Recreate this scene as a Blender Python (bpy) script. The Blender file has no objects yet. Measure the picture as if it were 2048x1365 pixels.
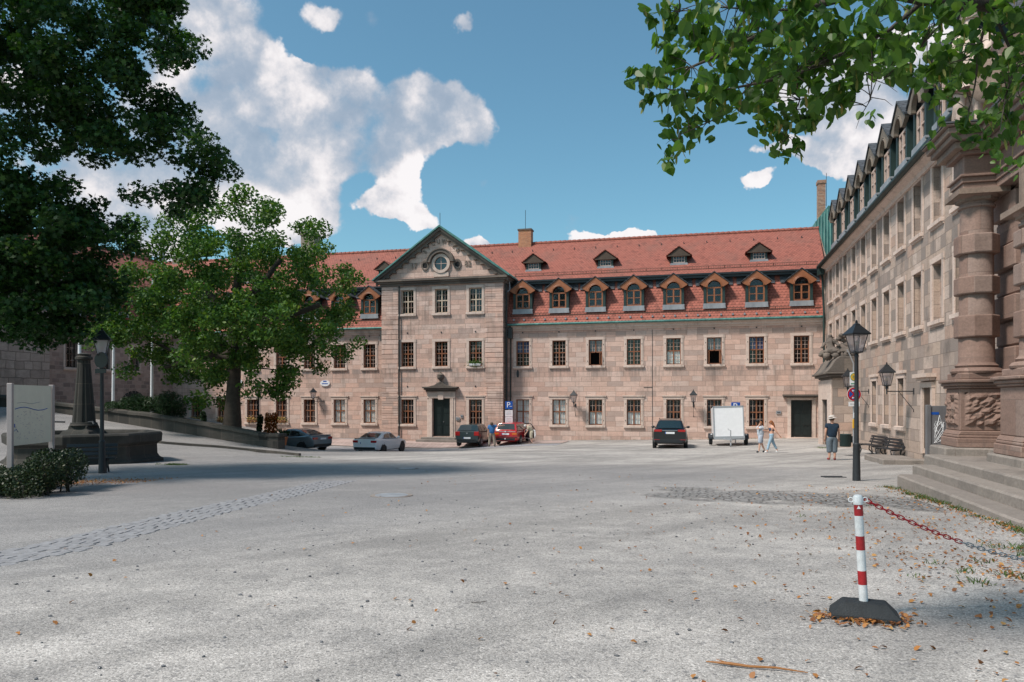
import bpy, math, random
import numpy as np
from mathutils import Vector, Matrix, Euler
random.seed(7); RNG = np.random.default_rng(11)
R = math.radians
SC = bpy.context.scene; COL = SC.collection
# ---------------- camera ----------------
YAW = R(14.25); CY, SY = math.cos(YAW), math.sin(YAW); F = 1480.0; EYE = 3.0
cam_d = bpy.data.cameras.new("camera"); cam = bpy.data.objects.new("camera", cam_d); COL.objects.link(cam)
cam.location = (0, 0, EYE); cam.rotation_euler = (R(90), 0, YAW)
cam_d.lens = 36 * F / 2048; cam_d.sensor_width = 36; cam_d.shift_y = (800 - 682.5) / 2048
cam_d.clip_start = 0.05; cam_d.clip_end = 3000
SC.camera = cam
# ---------------- exposure ----------------
SC.view_settings.view_transform = 'Standard'; SC.view_settings.look = 'None'
SC.view_settings.exposure = EXPO = 0.54; SC.view_settings.gamma = 1.0; SC.view_settings.use_curve_mapping = False
# ---------------- sun ----------------
SUN = Vector((-0.64, -0.60, 1.20)).normalized()
sd = bpy.data.lights.new("sun", 'SUN'); sd.energy = 2.9; sd.angle = R(9.0); sd.color = (1.0, 0.91, 0.83)
so = bpy.data.objects.new("sun", sd); COL.objects.link(so)
so.rotation_euler = SUN.to_track_quat('Z', 'Y').to_euler(); so.location = (0, 0, 60)

def P(px, py, t):
    a = (px - 1024) / F; b = (800 - py) / F
    return Vector((t * (a * CY - SY), t * (a * SY + CY), EYE + b * t))
def XonY(px, Y):
    a = (px - 1024) / F; t = Y / (a * SY + CY); return t * (a * CY - SY)
def YonX(px, X):
    a = (px - 1024) / F; t = X / (a * CY - SY); return t * (a * SY + CY)
def depth(X, Y): return -SY * X + CY * Y

# ---------------- node helpers ----------------
def nd(t, typ, ins=None, **props):
    n = t.nodes.new('ShaderNode' + typ)
    for k, v in props.items(): setattr(n, k, v)
    for k, v in (ins or {}).items():
        s = n.inputs[k]
        if isinstance(v, bpy.types.NodeSocket): t.links.new(v, s)
        else: s.default_value = v
    return n
def mth(t, op, *a, clamp=False):
    return nd(t, 'Math', {i: x for i, x in enumerate(a)}, operation=op, use_clamp=clamp).outputs[0]
def vm(t, op, *a):
    n = nd(t, 'VectorMath', {i: x for i, x in enumerate(a)}, operation=op)
    return n.outputs['Value'] if op in ('LENGTH', 'DOT_PRODUCT', 'DISTANCE') else n.outputs[0]
def mix(t, fac, a, b, blend='MIX'):
    n = t.nodes.new('ShaderNodeMix'); n.data_type = 'RGBA'; n.blend_type = blend
    for i, x in ((0, fac), (6, a), (7, b)):
        if isinstance(x, bpy.types.NodeSocket): t.links.new(x, n.inputs[i])
        else: n.inputs[i].default_value = (x if i == 0 else (tuple(x) + (1,))[:4])
    return n.outputs[2]
def smooth(t, x, lo, hi, a=0.0, b=1.0):
    n = nd(t, 'MapRange', {0: x, 1: lo, 2: hi, 3: a, 4: b}, interpolation_type='SMOOTHSTEP'); return n.outputs[0]
def ramp(t, fac, stops, interp='LINEAR'):
    n = nd(t, 'ValToRGB', {0: fac}); r = n.color_ramp; r.interpolation = interp
    while len(r.elements) < len(stops): r.elements.new(0.5)
    for e, (p, c) in zip(r.elements, stops):
        e.position = p; e.color = (c + (1,)) if isinstance(c, tuple) else (c, c, c, 1)
    return n.outputs[0]
def noise(t, vec, scale, detail=3, rough=0.55, out=0):
    return nd(t, 'TexNoise', {'Vector': vec, 'Scale': scale, 'Detail': detail, 'Roughness': rough}).outputs[out]

# ---------------- world: sky + clouds by direction ----------------
W = bpy.data.worlds.new("World"); SC.world = W; W.use_nodes = True
t = W.node_tree; t.nodes.clear()
SKYS = 0.12
sky = nd(t, 'TexSky', sky_type='NISHITA', sun_disc=False, sun_elevation=math.asin(SUN.z), sun_rotation=math.atan2(SUN.x, SUN.y), air_density=1.0, dust_density=1.4, ozone_density=1.6)
tc = nd(t, 'TexCoord').outputs['Generated']
sp = nd(t, 'SeparateXYZ', {0: tc})
az = mth(t, 'ARCTAN2', sp.outputs[0], sp.outputs[1]); el = mth(t, 'ARCSINE', sp.outputs[2])
ae = nd(t, 'CombineXYZ', {0: az, 1: el, 2: 0.0}).outputs[0]
wob = nd(t, 'TexNoise', {'Vector': ae, 'Scale': 9.0, 'Detail': 5.0, 'Roughness': 0.6}).outputs['Color']
wob = vm(t, 'MULTIPLY', vm(t, 'SUBTRACT', wob, (0.5, 0.5, 0.5)), (0.08, 0.08, 0.0))
q = vm(t, 'ADD', ae, wob)
CL = [  # px, py, rx, ry, brightness
 (420,20,120,110,.50),(370,150,110,110,.50),(470,110,60,80,.42),(330,290,110,110,.46),
 (575,150,75,75,1.0),(520,200,75,50,.95),(620,210,90,80,.86),(690,150,70,60,.62),(740,210,100,80,.52),(700,270,120,80,.50),
 (500,265,75,50,.36),(560,300,90,50,.62),(620,350,80,60,.62),(660,420,45,60,.60),(830,215,60,50,.50),(900,225,75,60,.52),(950,250,40,50,.5),
 (450,330,80,60,.48),(802,374,52,58,.98),(758,405,52,36,.88),(800,262,85,62,.47),(870,275,55,38,.46),(750,300,80,52,.44),(850,190,60,60,.50),(905,280,40,30,.5),(845,430,52,32,.97),
 (120,330,160,60,.75),(60,200,150,90,.6),(150,420,120,60,.6),(500,400,90,55,1.0),(420,420,90,60,.80),(620,440,60,40,.92),(560,450,90,50,.90),(260,400,140,60,.55),(230,470,110,50,.42),(320,500,80,40,.8),
 (965,488,45,26,1.0),(1010,495,50,18,.95),(1195,475,55,22,1.0),(1240,478,45,18,.95),(1290,474,25,12,.95),
 (1640,160,130,70,.62),(1760,130,130,80,.66),(1840,110,80,70,.75),(1700,230,100,70,.60),(1560,280,70,22,.85),(1640,300,70,30,.80),(1720,300,70,50,.9),(1780,220,80,80,.8),
 (1500,350,36,18,.8),(640,22,48,30,.66),(925,25,26,18,.30)]
S0 = S1 = None
for (px, py, rx, ry, br) in CL:
    a = (px - 1024) / F; b = (800 - py) / F
    dx, dy = a * CY - SY, a * SY + CY; h = math.hypot(1, a)
    A, E = math.atan2(dx, dy), math.atan2(b, h)
    sa = F * (1 + a * a) / rx; se = F * h * (1 + b * b / h / h) / ry
    d = vm(t, 'MULTIPLY', vm(t, 'SUBTRACT', q, (A, E, 0)), (sa, se, 0))
    v = nd(t, 'MapRange', {0: vm(t, 'LENGTH', d), 1: 1.55, 2: 0.10, 3: 0.0, 4: 1.0}, interpolation_type='SMOOTHSTEP').outputs[0]
    v2_ = mth(t, 'POWER', v, 2.5); wv = mth(t, 'MULTIPLY', v2_, br); S2 = v2_ if S0 is None else mth(t, 'ADD', S2, v2_)
    S0 = v if S0 is None else mth(t, 'ADD', S0, v); S1 = wv if S1 is None else mth(t, 'ADD', S1, wv)
bright = mth(t, 'DIVIDE', S1, mth(t, 'MAXIMUM', S2, 0.005))
dens = mth(t, 'MINIMUM', S0, 1.0)
fb = noise(t, tc, 7.0, 10, 0.62); fb2 = noise(t, vm(t, 'ADD', tc, (0.016, 0.012, -0.028)), 7.0, 6, 0.6)
fine = noise(t, tc, 26.0, 6, 0.6)
# clouds over the rest of the sky, away from the ones in view
off = smooth(t, mth(t, 'ABSOLUTE', mth(t, 'ADD', az, SY)), 0.75, 1.0)
gen = mth(t, 'MULTIPLY', smooth(t, noise(t, tc, 2.2, 6, 0.55), 0.50, 0.66), off)
dens = mth(t, 'MAXIMUM', dens, gen); bright = mth(t, 'MAXIMUM', bright, mth(t, 'MULTIPLY', gen, 0.72))
dd = mth(t, 'ADD', dens, mth(t, 'MULTIPLY', mth(t, 'SUBTRACT', fb, 0.5), 1.7))
vo1 = nd(t, 'TexVoronoi', {'Vector': vm(t, 'ADD', tc, vm(t, 'MULTIPLY', wob, (.25, .25, 0))), 'Scale': 15.0, 'Randomness': 1.0, 'Smoothness': .35}, feature='SMOOTH_F1').outputs['Distance']
vo2 = nd(t, 'TexVoronoi', {'Vector': tc, 'Scale': 34.0, 'Randomness': 1.0, 'Smoothness': .35}, feature='SMOOTH_F1').outputs['Distance']
bil = mth(t, 'ADD', mth(t, 'MULTIPLY', mth(t, 'SUBTRACT', 0.42, vo1), 0.85), mth(t, 'MULTIPLY', mth(t, 'SUBTRACT', 0.42, vo2), 0.55))
dd = mth(t, 'ADD', dd, mth(t, 'ADD', bil, mth(t, 'MULTIPLY', mth(t, 'SUBTRACT', fine, 0.5), 0.55)))
al = mth(t, 'MULTIPLY', smooth(t, dd, 0.30, 0.74), smooth(t, br2, 0.2, 0.75, 0.80, 1.0)) if False else smooth(t, dd, 0.34, smooth(t, bright, 0.5, 0.9, 0.84, 0.52))
relief = mth(t, 'MULTIPLY', mth(t, 'SUBTRACT', fb, fb2), 2.6)
br2 = mth(t, 'ADD', bright, mth(t, 'ADD', relief, mth(t, 'MULTIPLY', mth(t, 'SUBTRACT', fine, 0.5), 0.10)))
br2 = mth(t, 'ADD', br2, mth(t, 'MULTIPLY', bil, 0.45), clamp=True)
cc = ramp(t, br2, [(0.0, (.34, .41, .52)), (.35, (.44, .50, .60)), (.6, (.60, .63, .70)), (.85, (.90, .87, .89)), (1.0, (1.0, .97, .98))])
cc = vm(t, 'SCALE', cc); cc.node.inputs['Scale'].default_value = 0.66 / SKYS
skc = mix(t, 1.0, sky.outputs[0], SKYTINT if 'SKYTINT' in globals() else (0.62, .89, .83), 'MULTIPLY')
fin = mix(t, mth(t, 'MULTIPLY', al, smooth(t, br2, 0.30, 0.80, 0.82, 1.0)), skc, cc)
bg = nd(t, 'Background', {0: fin, 1: SKYS}); wo = nd(t, 'OutputWorld', {0: bg.outputs[0]})
# ================= mesh helpers =================
LOC = {}
class MB:
    def __init__(s): s.v = []; s.f = []; s.m = []; s.T = None; s.sm = False
    def add(s, vs, fs, m=0):
        o = len(s.v)
        if s.T is not None: vs = [s.T @ Vector(p) for p in vs]
        s.v += [tuple(p) for p in vs]; s.f += [tuple(i + o for i in f) for f in fs]; s.m += [m] * len(fs); return s
    def box(s, x0, x1, y0, y1, z0, z1, m=0):
        return s.add([(x0,y0,z0),(x1,y0,z0),(x1,y1,z0),(x0,y1,z0),(x0,y0,z1),(x1,y0,z1),(x1,y1,z1),(x0,y1,z1)],
                     [(3,2,1,0),(4,5,6,7),(0,1,5,4),(1,2,6,5),(2,3,7,6),(3,0,4,7)], m)
    def prism(s, poly, ax, a, b, m=0):
        n = len(poly)
        def mk(p, c): return {'x': (c, p[0], p[1]), 'y': (p[0], c, p[1]), 'z': (p[0], p[1], c)}[ax]
        vs = [mk(p, a) for p in poly] + [mk(p, b) for p in poly]
        fs = [tuple(range(n))[::-1], tuple(range(n, 2 * n))] + [(i, (i+1) % n, n + (i+1) % n, n + i) for i in range(n)]
        return s.add(vs, fs, m)
    def tube(s, pts, rad, n=8, m=0, cap=True):
        pts = [Vector(p) for p in pts]
        if not hasattr(rad, '__len__'): rad = [rad] * len(pts)
        vs = []; up = Vector((0, 0, 1)); prev = None
        for i, p in enumerate(pts):
            d = (pts[min(i+1, len(pts)-1)] - pts[max(i-1, 0)])
            d = d.normalized() if d.length > 1e-9 else up
            if prev is None:
                x = d.cross(up if abs(d.z) < .95 else Vector((1, 0, 0))).normalized()
            else:
                x = (prev - d * prev.dot(d)); x = x.normalized() if x.length > 1e-6 else d.orthogonal().normalized()
            y = d.cross(x); prev = x
            for k in range(n):
                a = 2 * math.pi * k / n; vs.append(p + (x * math.cos(a) + y * math.sin(a)) * rad[i])
        fs = [(i*n+k, i*n+(k+1) % n, (i+1)*n+(k+1) % n, (i+1)*n+k) for i in range(len(pts)-1) for k in range(n)]
        if cap: fs += [tuple(range(n))[::-1], tuple(range((len(pts)-1)*n, len(pts)*n))]
        return s.add(vs, fs, m)
    def lathe(s, prof, n=16, m=0, c=(0, 0, 0), ax='z', ph=0.0, cap=True):
        vs = []
        for r, z in prof:
            for k in range(n):
                a = 2 * math.pi * k / n + ph; u, w = r * math.cos(a), r * math.sin(a)
                p = {'z': (u, w, z), 'x': (z, u, w), 'y': (u, z, w)}[ax]
                vs.append((p[0]+c[0], p[1]+c[1], p[2]+c[2]))
        L = len(prof)
        fs = [(i*n+k, i*n+(k+1) % n, (i+1)*n+(k+1) % n, (i+1)*n+k) for i in range(L-1) for k in range(n)]
        if cap: fs += [tuple(range(n))[::-1], tuple(range((L-1)*n, L*n))]
        return s.add(vs, fs, m)
    def blob(s, c, r, n=10, m=0, jit=0.0):
        rx, ry, rz = r if hasattr(r, '__len__') else (r, r, r)
        vs = []; fs = []; k = n // 2 + 1
        for i in range(k):
            th = math.pi * (i + .001) / (k - 1) if i == 0 else math.pi * min(i, k - 1.001) / (k - 1)
            for j in range(n):
                a = 2*math.pi*j/n; q_ = 1 + (random.uniform(-jit, jit) if jit else 0)
                vs.append((c[0]+rx*q_*math.sin(th)*math.cos(a), c[1]+ry*q_*math.sin(th)*math.sin(a), c[2]+rz*q_*math.cos(th)))
        fs = [(i*n+j, i*n+(j+1) % n, (i+1)*n+(j+1) % n, (i+1)*n+j) for i in range(k-1) for j in range(n)]
        return s.add(vs, fs, m)
    def text(s, txt, size, c, m=0, depth_=0.01, ang=0.0, scx=1.0):
        "letters upright in the XZ plane facing -Y, centred at c"
        cu = bpy.data.curves.new("t", 'FONT'); cu.body = txt; cu.size = size; cu.extrude = depth_ / 2
        cu.align_x = 'CENTER'; cu.align_y = 'CENTER'; cu.resolution_u = 2
        o = bpy.data.objects.new("t", cu); COL.objects.link(o)
        dg = bpy.context.evaluated_depsgraph_get(); me = o.evaluated_get(dg).to_mesh()
        Mx = Matrix.Translation(c) @ Matrix.Rotation(ang, 4, 'Y') @ Matrix.Rotation(R(90), 4, 'X') @ Matrix.Diagonal((scx, 1, 1, 1))
        s.add([Mx @ v.co for v in me.vertices], [tuple(p.vertices) for p in me.polygons], m)
        o.evaluated_get(dg).to_mesh_clear(); bpy.data.objects.remove(o); bpy.data.curves.remove(cu); return s
    def mesh(s, name, mats, L=(0, 0, 0), smooth_=None, bevel=0):
        me = bpy.data.meshes.new(name); L = Vector(L)
        me.from_pydata([Vector(p) - L for p in s.v], [], s.f)
        for mt in (mats if isinstance(mats, (list, tuple)) else [mats]): me.materials.append(mt)
        me.polygons.foreach_set('material_index', s.m)
        if smooth_:
            me.polygons.foreach_set('use_smooth', [True] * len(s.f)); me.update()
            me.set_sharp_from_angle(angle=R(smooth_))
        me.update(); return me
    def build(s, name, mats, parent=None, L=None, smooth_=None, bevel=0):
        if L is None: L = LOC.get(parent.name, (0, 0, 0)) if parent else (0, 0, 0)
        me = s.mesh(name, mats, L, smooth_); o = bpy.data.objects.new(name, me); COL.objects.link(o)
        if parent: o.parent = parent; LOC[o.name] = L
        else: o.location = L
        if bevel:
            b = o.modifiers.new('bevel', 'BEVEL'); b.width = bevel; b.segments = 1; b.limit_method = 'ANGLE'; b.angle_limit = R(40)
        return o
def tag(o, label=None, cat=None, group=None, kind=None):
    if label: o['label'] = label
    if cat: o['category'] = cat
    if group: o['group'] = group
    if kind: o['kind'] = kind
    return o
def thing(name, label, cat, loc=(0, 0, 0), rz=0, group=None, world=False):
    o = bpy.data.objects.new(name, None); COL.objects.link(o); o.location = loc; o.rotation_euler = (0, 0, rz); o.empty_display_size = .2
    if world: LOC[o.name] = tuple(loc)      # children meshes are written in world coordinates
    return tag(o, label, cat, group)
def inst(me, name, parent, loc=(0, 0, 0), rz=0, sub=()):
    o = bpy.data.objects.new(name, me); COL.objects.link(o); o.parent = parent
    L = LOC.get(parent.name, (0, 0, 0)) if parent else (0, 0, 0)
    o.location = (loc[0]-L[0], loc[1]-L[1], loc[2]-L[2]); o.rotation_euler = (0, 0, rz)
    for nm, m2 in sub:
        c = bpy.data.objects.new(nm, m2); COL.objects.link(c); c.parent = o
    return o
def dup(root, loc=None, rz=None, label=None, parent=None):
    def cp(o, par):
        c = o.copy(); COL.objects.link(c); c.parent = par
        for ch in [x for x in bpy.data.objects if x.parent == o]: cp(ch, c)
        return c
    r = cp(root, parent)
    if loc is not None: r.location = loc
    if rz is not None: r.rotation_euler = (0, 0, rz)
    if label: r['label'] = label
    return r
def arc(cx, cz, r, a0, a1, n): return [(cx + r*math.cos(R(a0+(a1-a0)*i/n)), cz + r*math.sin(R(a0+(a1-a0)*i/n))) for i in range(n+1)]
def fast_mesh(name, V, k, mats, midx=None):
    "V: (N*k,3) array of N k-gons"
    me = bpy.data.meshes.new(name); n = len(V) // k
    me.vertices.add(len(V)); me.vertices.foreach_set('co', V.astype(np.float32).ravel())
    me.loops.add(len(V)); me.loops.foreach_set('vertex_index', np.arange(len(V), dtype=np.int32))
    me.polygons.add(n); me.polygons.foreach_set('loop_start', np.arange(n, dtype=np.int32) * k)
    me.polygons.foreach_set('loop_total', np.full(n, k, dtype=np.int32))
    for m in mats: me.materials.append(m)
    if midx is not None: me.polygons.foreach_set('material_index', midx.astype(np.int32))
    me.update(calc_edges=True); me.validate(); return me
def leaf_cards(C, size, shape, up=0.5, droop=None):
    "C (n,3) centres, shape (k,3) outline; random turns, normals leaning up"
    n = len(C); N = RNG.normal(size=(n, 3)); N[:, 2] += up * 2.0; N /= np.linalg.norm(N, axis=1)[:, None]
    if droop is not None: N = N * np.array([1, 1, droop]); N /= np.linalg.norm(N, axis=1)[:, None]
    A = RNG.normal(size=(n, 3)); X = np.cross(N, A); X /= np.linalg.norm(X, axis=1)[:, None]; Y = np.cross(N, X)
    s = (size * RNG.uniform(.65, 1.25, n))[:, None, None]
    S = shape[None]
    V = C[:, None] + s * (S[..., 0:1] * X[:, None] + S[..., 1:2] * Y[:, None] + S[..., 2:3] * N[:, None])
    return V.reshape(-1, 3)
MAPLE = np.array([(0,-.5,0),(.18,-.22,.02),(.5,-.28,-.05),(.32,.02,.02),(.45,.3,-.06),(.14,.2,.03),(0,.55,-.06),(-.14,.2,.03),(-.45,.3,-.06),(-.32,.02,.02),(-.5,-.28,-.05),(-.18,-.22,.02)])
OAK = np.array([(0,-.5,0),(.22,-.15,.03),(.3,.2,-.03),(0,.5,-.05),(-.3,.2,-.03),(-.22,-.15,.03)])
HEART = np.array([(0,-.38,0),(.22,-.5,-.04),(.45,-.3,-.08),(.48,0,-.09),(.3,.33,-.07),(0,.68,-.05),(-.3,.33,-.07),(-.48,0,-.09),(-.45,-.3,-.08),(-.22,-.5,-.04)])

# ================= ground height =================
def sst(x): x = min(1, max(0, x)); return x * x * (3 - 2 * x)
def lerp_tab(x, tab):
    if x <= tab[0][0]: return tab[0][1]
    for (a, va), (b, vb) in zip(tab, tab[1:]):
        if x <= b: return va + (vb - va) * (x - a) / (b - a)
    return tab[-1][1]
FAC = [(-60, .3), (-34, .1), (-28, -.02), (-24, -.12), (-18, -.15), (-14, -.08), (-9, .05), (0, .22), (8, .43)]
def gz(X, Y):
    tt = min(30.0, max(-10.0, depth(X, Y))); b = EYE - (1.5 + .0325 * tt)
    s = sst((Y - 25) / (49 - 25)) if Y > 25 else 0
    z = b * (1 - s) + lerp_tab(X, FAC) * s
    ramp_ = min(1.25, max(0, (-21.0 - X) / 15.5)) * 1.75
    f = sst((Y - 37.2) / 6)
    z += ramp_ * sst((Y - 25.5) / 10) * (1 - f) + f * min(1, max(0, (-31 - X) / 10)) * 1.3
    z -= .36 * sst((Y - 37) / 7) * (1 - sst((Y - 48.4) / 3)) * sst((-10 - X) / 9) * (1 - sst((-26 - X) / 5))
    return z
def G(px, py):
    "point where the view through the pixel meets the ground"
    lo, hi = 1.0, 70.0
    for i in range(700):
        tt = 2 + i * .1; p = P(px, py, tt)
        if p.z <= gz(p.x, p.y): break
    lo, hi = tt - .1, tt
    for i in range(20):
        m_ = (lo + hi) / 2; p = P(px, py, m_)
        if p.z <= gz(p.x, p.y): hi = m_
        else: lo = m_
    p = P(px, py, hi); return Vector((p.x, p.y, gz(p.x, p.y)))

# ================= skin figures =================
def skin(vs, es, rs, sub=1, root=0):
    me = bpy.data.meshes.new("sk"); me.from_pydata([tuple(v) for v in vs], es, []); o = bpy.data.objects.new("sk", me); COL.objects.link(o)
    md = o.modifiers.new('s', 'SKIN'); md.use_smooth_shade = True
    for i, r in enumerate(rs):
        r2 = r if hasattr(r, '__len__') else (r, r); me.skin_vertices[0].data[i].radius = r2
    for i in range(len(vs)): me.skin_vertices[0].data[i].use_root = (i == root)
    if sub:
        m2 = o.modifiers.new('u', 'SUBSURF'); m2.levels = sub; m2.render_levels = sub
    dg = bpy.context.evaluated_depsgraph_get(); dg.update(); e = o.evaluated_get(dg); m3 = e.to_mesh()
    V = [v.co.copy() for v in m3.vertices]; Fc = [tuple(p.vertices) for p in m3.polygons]
    e.to_mesh_clear(); bpy.data.objects.remove(o); bpy.data.meshes.remove(me); return V, Fc
# ================= materials =================
def newmat(name):
    m = bpy.data.materials.new(name); m.use_nodes = True; tt = m.node_tree; tt.nodes.clear()
    out = nd(tt, 'OutputMaterial'); return m, tt, out
def finish(tt, out, col, rough=.8, bump=None, bstr=.3, bdist=.02, **kw):
    ins = {'Base Color': col if isinstance(col, bpy.types.NodeSocket) else tuple(col) + (1,), 'Roughness': rough}
    ins.update(kw); b = nd(tt, 'BsdfPrincipled', ins)
    if bump is not None:
        bn = nd(tt, 'Bump', {'Height': bump, 'Strength': bstr, 'Distance': bdist}); tt.links.new(bn.outputs[0], b.inputs['Normal'])
    tt.links.new(b.outputs[0], out.inputs[0]); return b
def ocoord(tt): return nd(tt, 'TexCoord').outputs['Object']
def wallvec(tt, zs=1.0):
    c = nd(tt, 'TexCoord'); s = nd(tt, 'SeparateXYZ', {0: c.outputs['Object']}); n = nd(tt, 'SeparateXYZ', {0: c.outputs['Normal']})
    g = mth(tt, 'GREATER_THAN', mth(tt, 'ABSOLUTE', n.outputs[0]), mth(tt, 'ABSOLUTE', n.outputs[1]))
    u = mth(tt, 'ADD', mth(tt, 'MULTIPLY', s.outputs[1], g), mth(tt, 'MULTIPLY', s.outputs[0], mth(tt, 'SUBTRACT', 1.0, g)))
    return nd(tt, 'CombineXYZ', {0: u, 1: mth(tt, 'MULTIPLY', s.outputs[2], zs), 2: 0.0}).outputs[0], c.outputs['Object']
def simple(name, col, rough=.6, var=.15, nscale=8, bump=.1, metallic=0.0, **kw):
    m, tt, out = newmat(name); oc = ocoord(tt)
    n1 = noise(tt, oc, nscale, 4); n2 = noise(tt, oc, nscale * 7, 3)
    f = mth(tt, 'ADD', mth(tt, 'MULTIPLY', n1, .65), mth(tt, 'MULTIPLY', n2, .35))
    c = ramp(tt, f, [(.3, tuple(x * (1 - var) for x in col)), (.7, tuple(min(1, x * (1 + var)) for x in col))])
    finish(tt, out, c, rough, n2, bump, .01, Metallic=metallic, **kw); return m
def ashlar(name, L, H, cols, stain=.35, streak=.3, mortar=.012, mcol=(.16, .12, .10), vary=.02, bstr=.5, dark=(.10, .085, .075), bands=()):
    "coursed stone: each block takes one of the given colours; weather stains lie over it"
    m, tt, out = newmat(name); v, oc = wallvec(tt)
    wb = vm(tt, 'MULTIPLY', vm(tt, 'SUBTRACT', nd(tt, 'TexNoise', {'Vector': oc, 'Scale': 1.3, 'Detail': 2.0}).outputs['Color'], (.5, .5, .5)), (vary, vary, 0))
    v2 = vm(tt, 'ADD', v, wb)
    br = nd(tt, 'TexBrick', {'Vector': v2, 'Color1': (0, 0, 0, 1), 'Color2': (1, 1, 1, 1), 'Mortar': (.5, .5, .5, 1), 'Scale': 1.0, 'Mortar Size': mortar, 'Mortar Smooth': .3, 'Bias': 0.0, 'Brick Width': L, 'Row Height': H}, offset=.5, squash=.62, squash_frequency=3)
    n = len(cols); c = ramp(tt, br.outputs[0], [(i / n, cols[i]) for i in range(n)], 'CONSTANT')
    c = mix(tt, .22, c, ramp(tt, br.outputs[0], [(0, cols[0]), (1, cols[1])]))
    g = noise(tt, vm(tt, 'MULTIPLY', oc, (1, 1, 2.6)), 2.2, 5, .65)
    c = mix(tt, mth(tt, 'MULTIPLY', smooth(tt, g, .42, .66), .34), c, tuple(x * .62 for x in cols[0]))
    fn = noise(tt, oc, 22, 4, .6); c = mix(tt, .30, c, ramp(tt, fn, [(.3, .28), (.7, .8)]), 'OVERLAY')
    big = noise(tt, vm(tt, 'MULTIPLY', oc, (.45, .45, .30)), 1.0, 5, .7)
    c = mix(tt, mth(tt, 'MULTIPLY', smooth(tt, big, .53, .72), stain), c, dark)
    st = noise(tt, vm(tt, 'MULTIPLY', oc, (2.4, 2.4, .16)), 1.0, 4, .6); c = mix(tt, mth(tt, 'MULTIPLY', smooth(tt, st, .56, .75), streak), c, dark)
    for (za, zb, am) in bands:      # run-off stains hanging below sills, cornices and along the foot of the wall
        zz = nd(tt, 'SeparateXYZ', {0: oc}).outputs[2]; sn = noise(tt, vm(tt, 'MULTIPLY', oc, (3.2, 3.2, .35)), 1.0, 5, .7)
        bd = mth(tt, 'MULTIPLY', smooth(tt, zz, zb, za), mth(tt, 'LESS_THAN', zz, za + .02) if za > zb else mth(tt, 'GREATER_THAN', zz, za - .02))
        c = mix(tt, mth(tt, 'MULTIPLY', mth(tt, 'MULTIPLY', bd, smooth(tt, sn, .42, .62)), am), c, (.17, .15, .14))
    c = mix(tt, mth(tt, 'MULTIPLY', br.outputs['Fac'], .75), c, mcol)
    h = mth(tt, 'ADD', mth(tt, 'MULTIPLY', mth(tt, 'SUBTRACT', 1.0, br.outputs['Fac']), .8), mth(tt, 'MULTIPLY', fn, .35))
    h = mth(tt, 'ADD', h, mth(tt, 'MULTIPLY', br.outputs[0], .35))
    finish(tt, out, c, .88, h, bstr, .02); return m
M = {}
M['stone'] = ashlar('pink_sandstone', 1.15, .36, [(.60,.405,.33),(.68,.495,.425),(.53,.345,.28),(.65,.46,.385),(.47,.315,.255),(.62,.43,.355),(.39,.29,.25),(.64,.405,.32),(.56,.42,.36)], .36, .42, mortar=.011, mcol=(.24,.17,.145), bands=((5.35, 3.9, .55), (9.3, 8.5, .5), (-1, 1.2, .45), (8.45, 7.6, .35)))
M['stone_r'] = ashlar('weathered_sandstone', .95, .46, [(.43,.325,.265),(.50,.39,.33),(.30,.235,.205),(.46,.345,.275),(.22,.18,.16),(.40,.30,.245),(.26,.21,.185),(.53,.42,.36),(.43,.28,.215),(.19,.16,.145),(.36,.28,.235)], .75, .65, mcol=(.16,.125,.105))
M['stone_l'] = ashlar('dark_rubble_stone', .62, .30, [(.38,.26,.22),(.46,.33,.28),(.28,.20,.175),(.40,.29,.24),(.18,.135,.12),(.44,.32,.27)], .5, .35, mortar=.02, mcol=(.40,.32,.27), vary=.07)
M['stone_big'] = ashlar('rough_block_stone', 1.05, .55, [(.43,.33,.28),(.48,.37,.32),(.36,.27,.23),(.45,.34,.29)], .4, .3, mortar=.025, vary=.16, bstr=1.0)
M['trim'] = ashlar('pale_sandstone_trim', 2.6, 3.0, [(.62,.48,.41),(.66,.52,.45),(.57,.44,.37)], .42, .35, mortar=.002)
M['portal'] = ashlar('red_sandstone', 1.6, 1.05, [(.235,.15,.12),(.285,.19,.155),(.20,.125,.10),(.27,.195,.165)], .6, .6, mortar=.006)
M['portal_d'] = ashlar('brown_sandstone_cornice', 2.1, 1.4, [(.25,.18,.14),(.22,.155,.125),(.28,.205,.16)], .55, .4, mortar=.004)
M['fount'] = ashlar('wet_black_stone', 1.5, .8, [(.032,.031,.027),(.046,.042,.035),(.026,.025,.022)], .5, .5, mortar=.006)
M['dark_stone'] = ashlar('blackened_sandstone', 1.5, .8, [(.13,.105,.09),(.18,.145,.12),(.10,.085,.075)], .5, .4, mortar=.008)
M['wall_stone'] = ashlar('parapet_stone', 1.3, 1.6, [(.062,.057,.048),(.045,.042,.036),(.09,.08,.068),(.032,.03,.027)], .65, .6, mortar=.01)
M['step'] = ashlar('worn_step_stone', 1.7, 2.0, [(.25,.215,.19),(.215,.185,.165),(.275,.235,.21)], .7, .3, mortar=.006)
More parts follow.
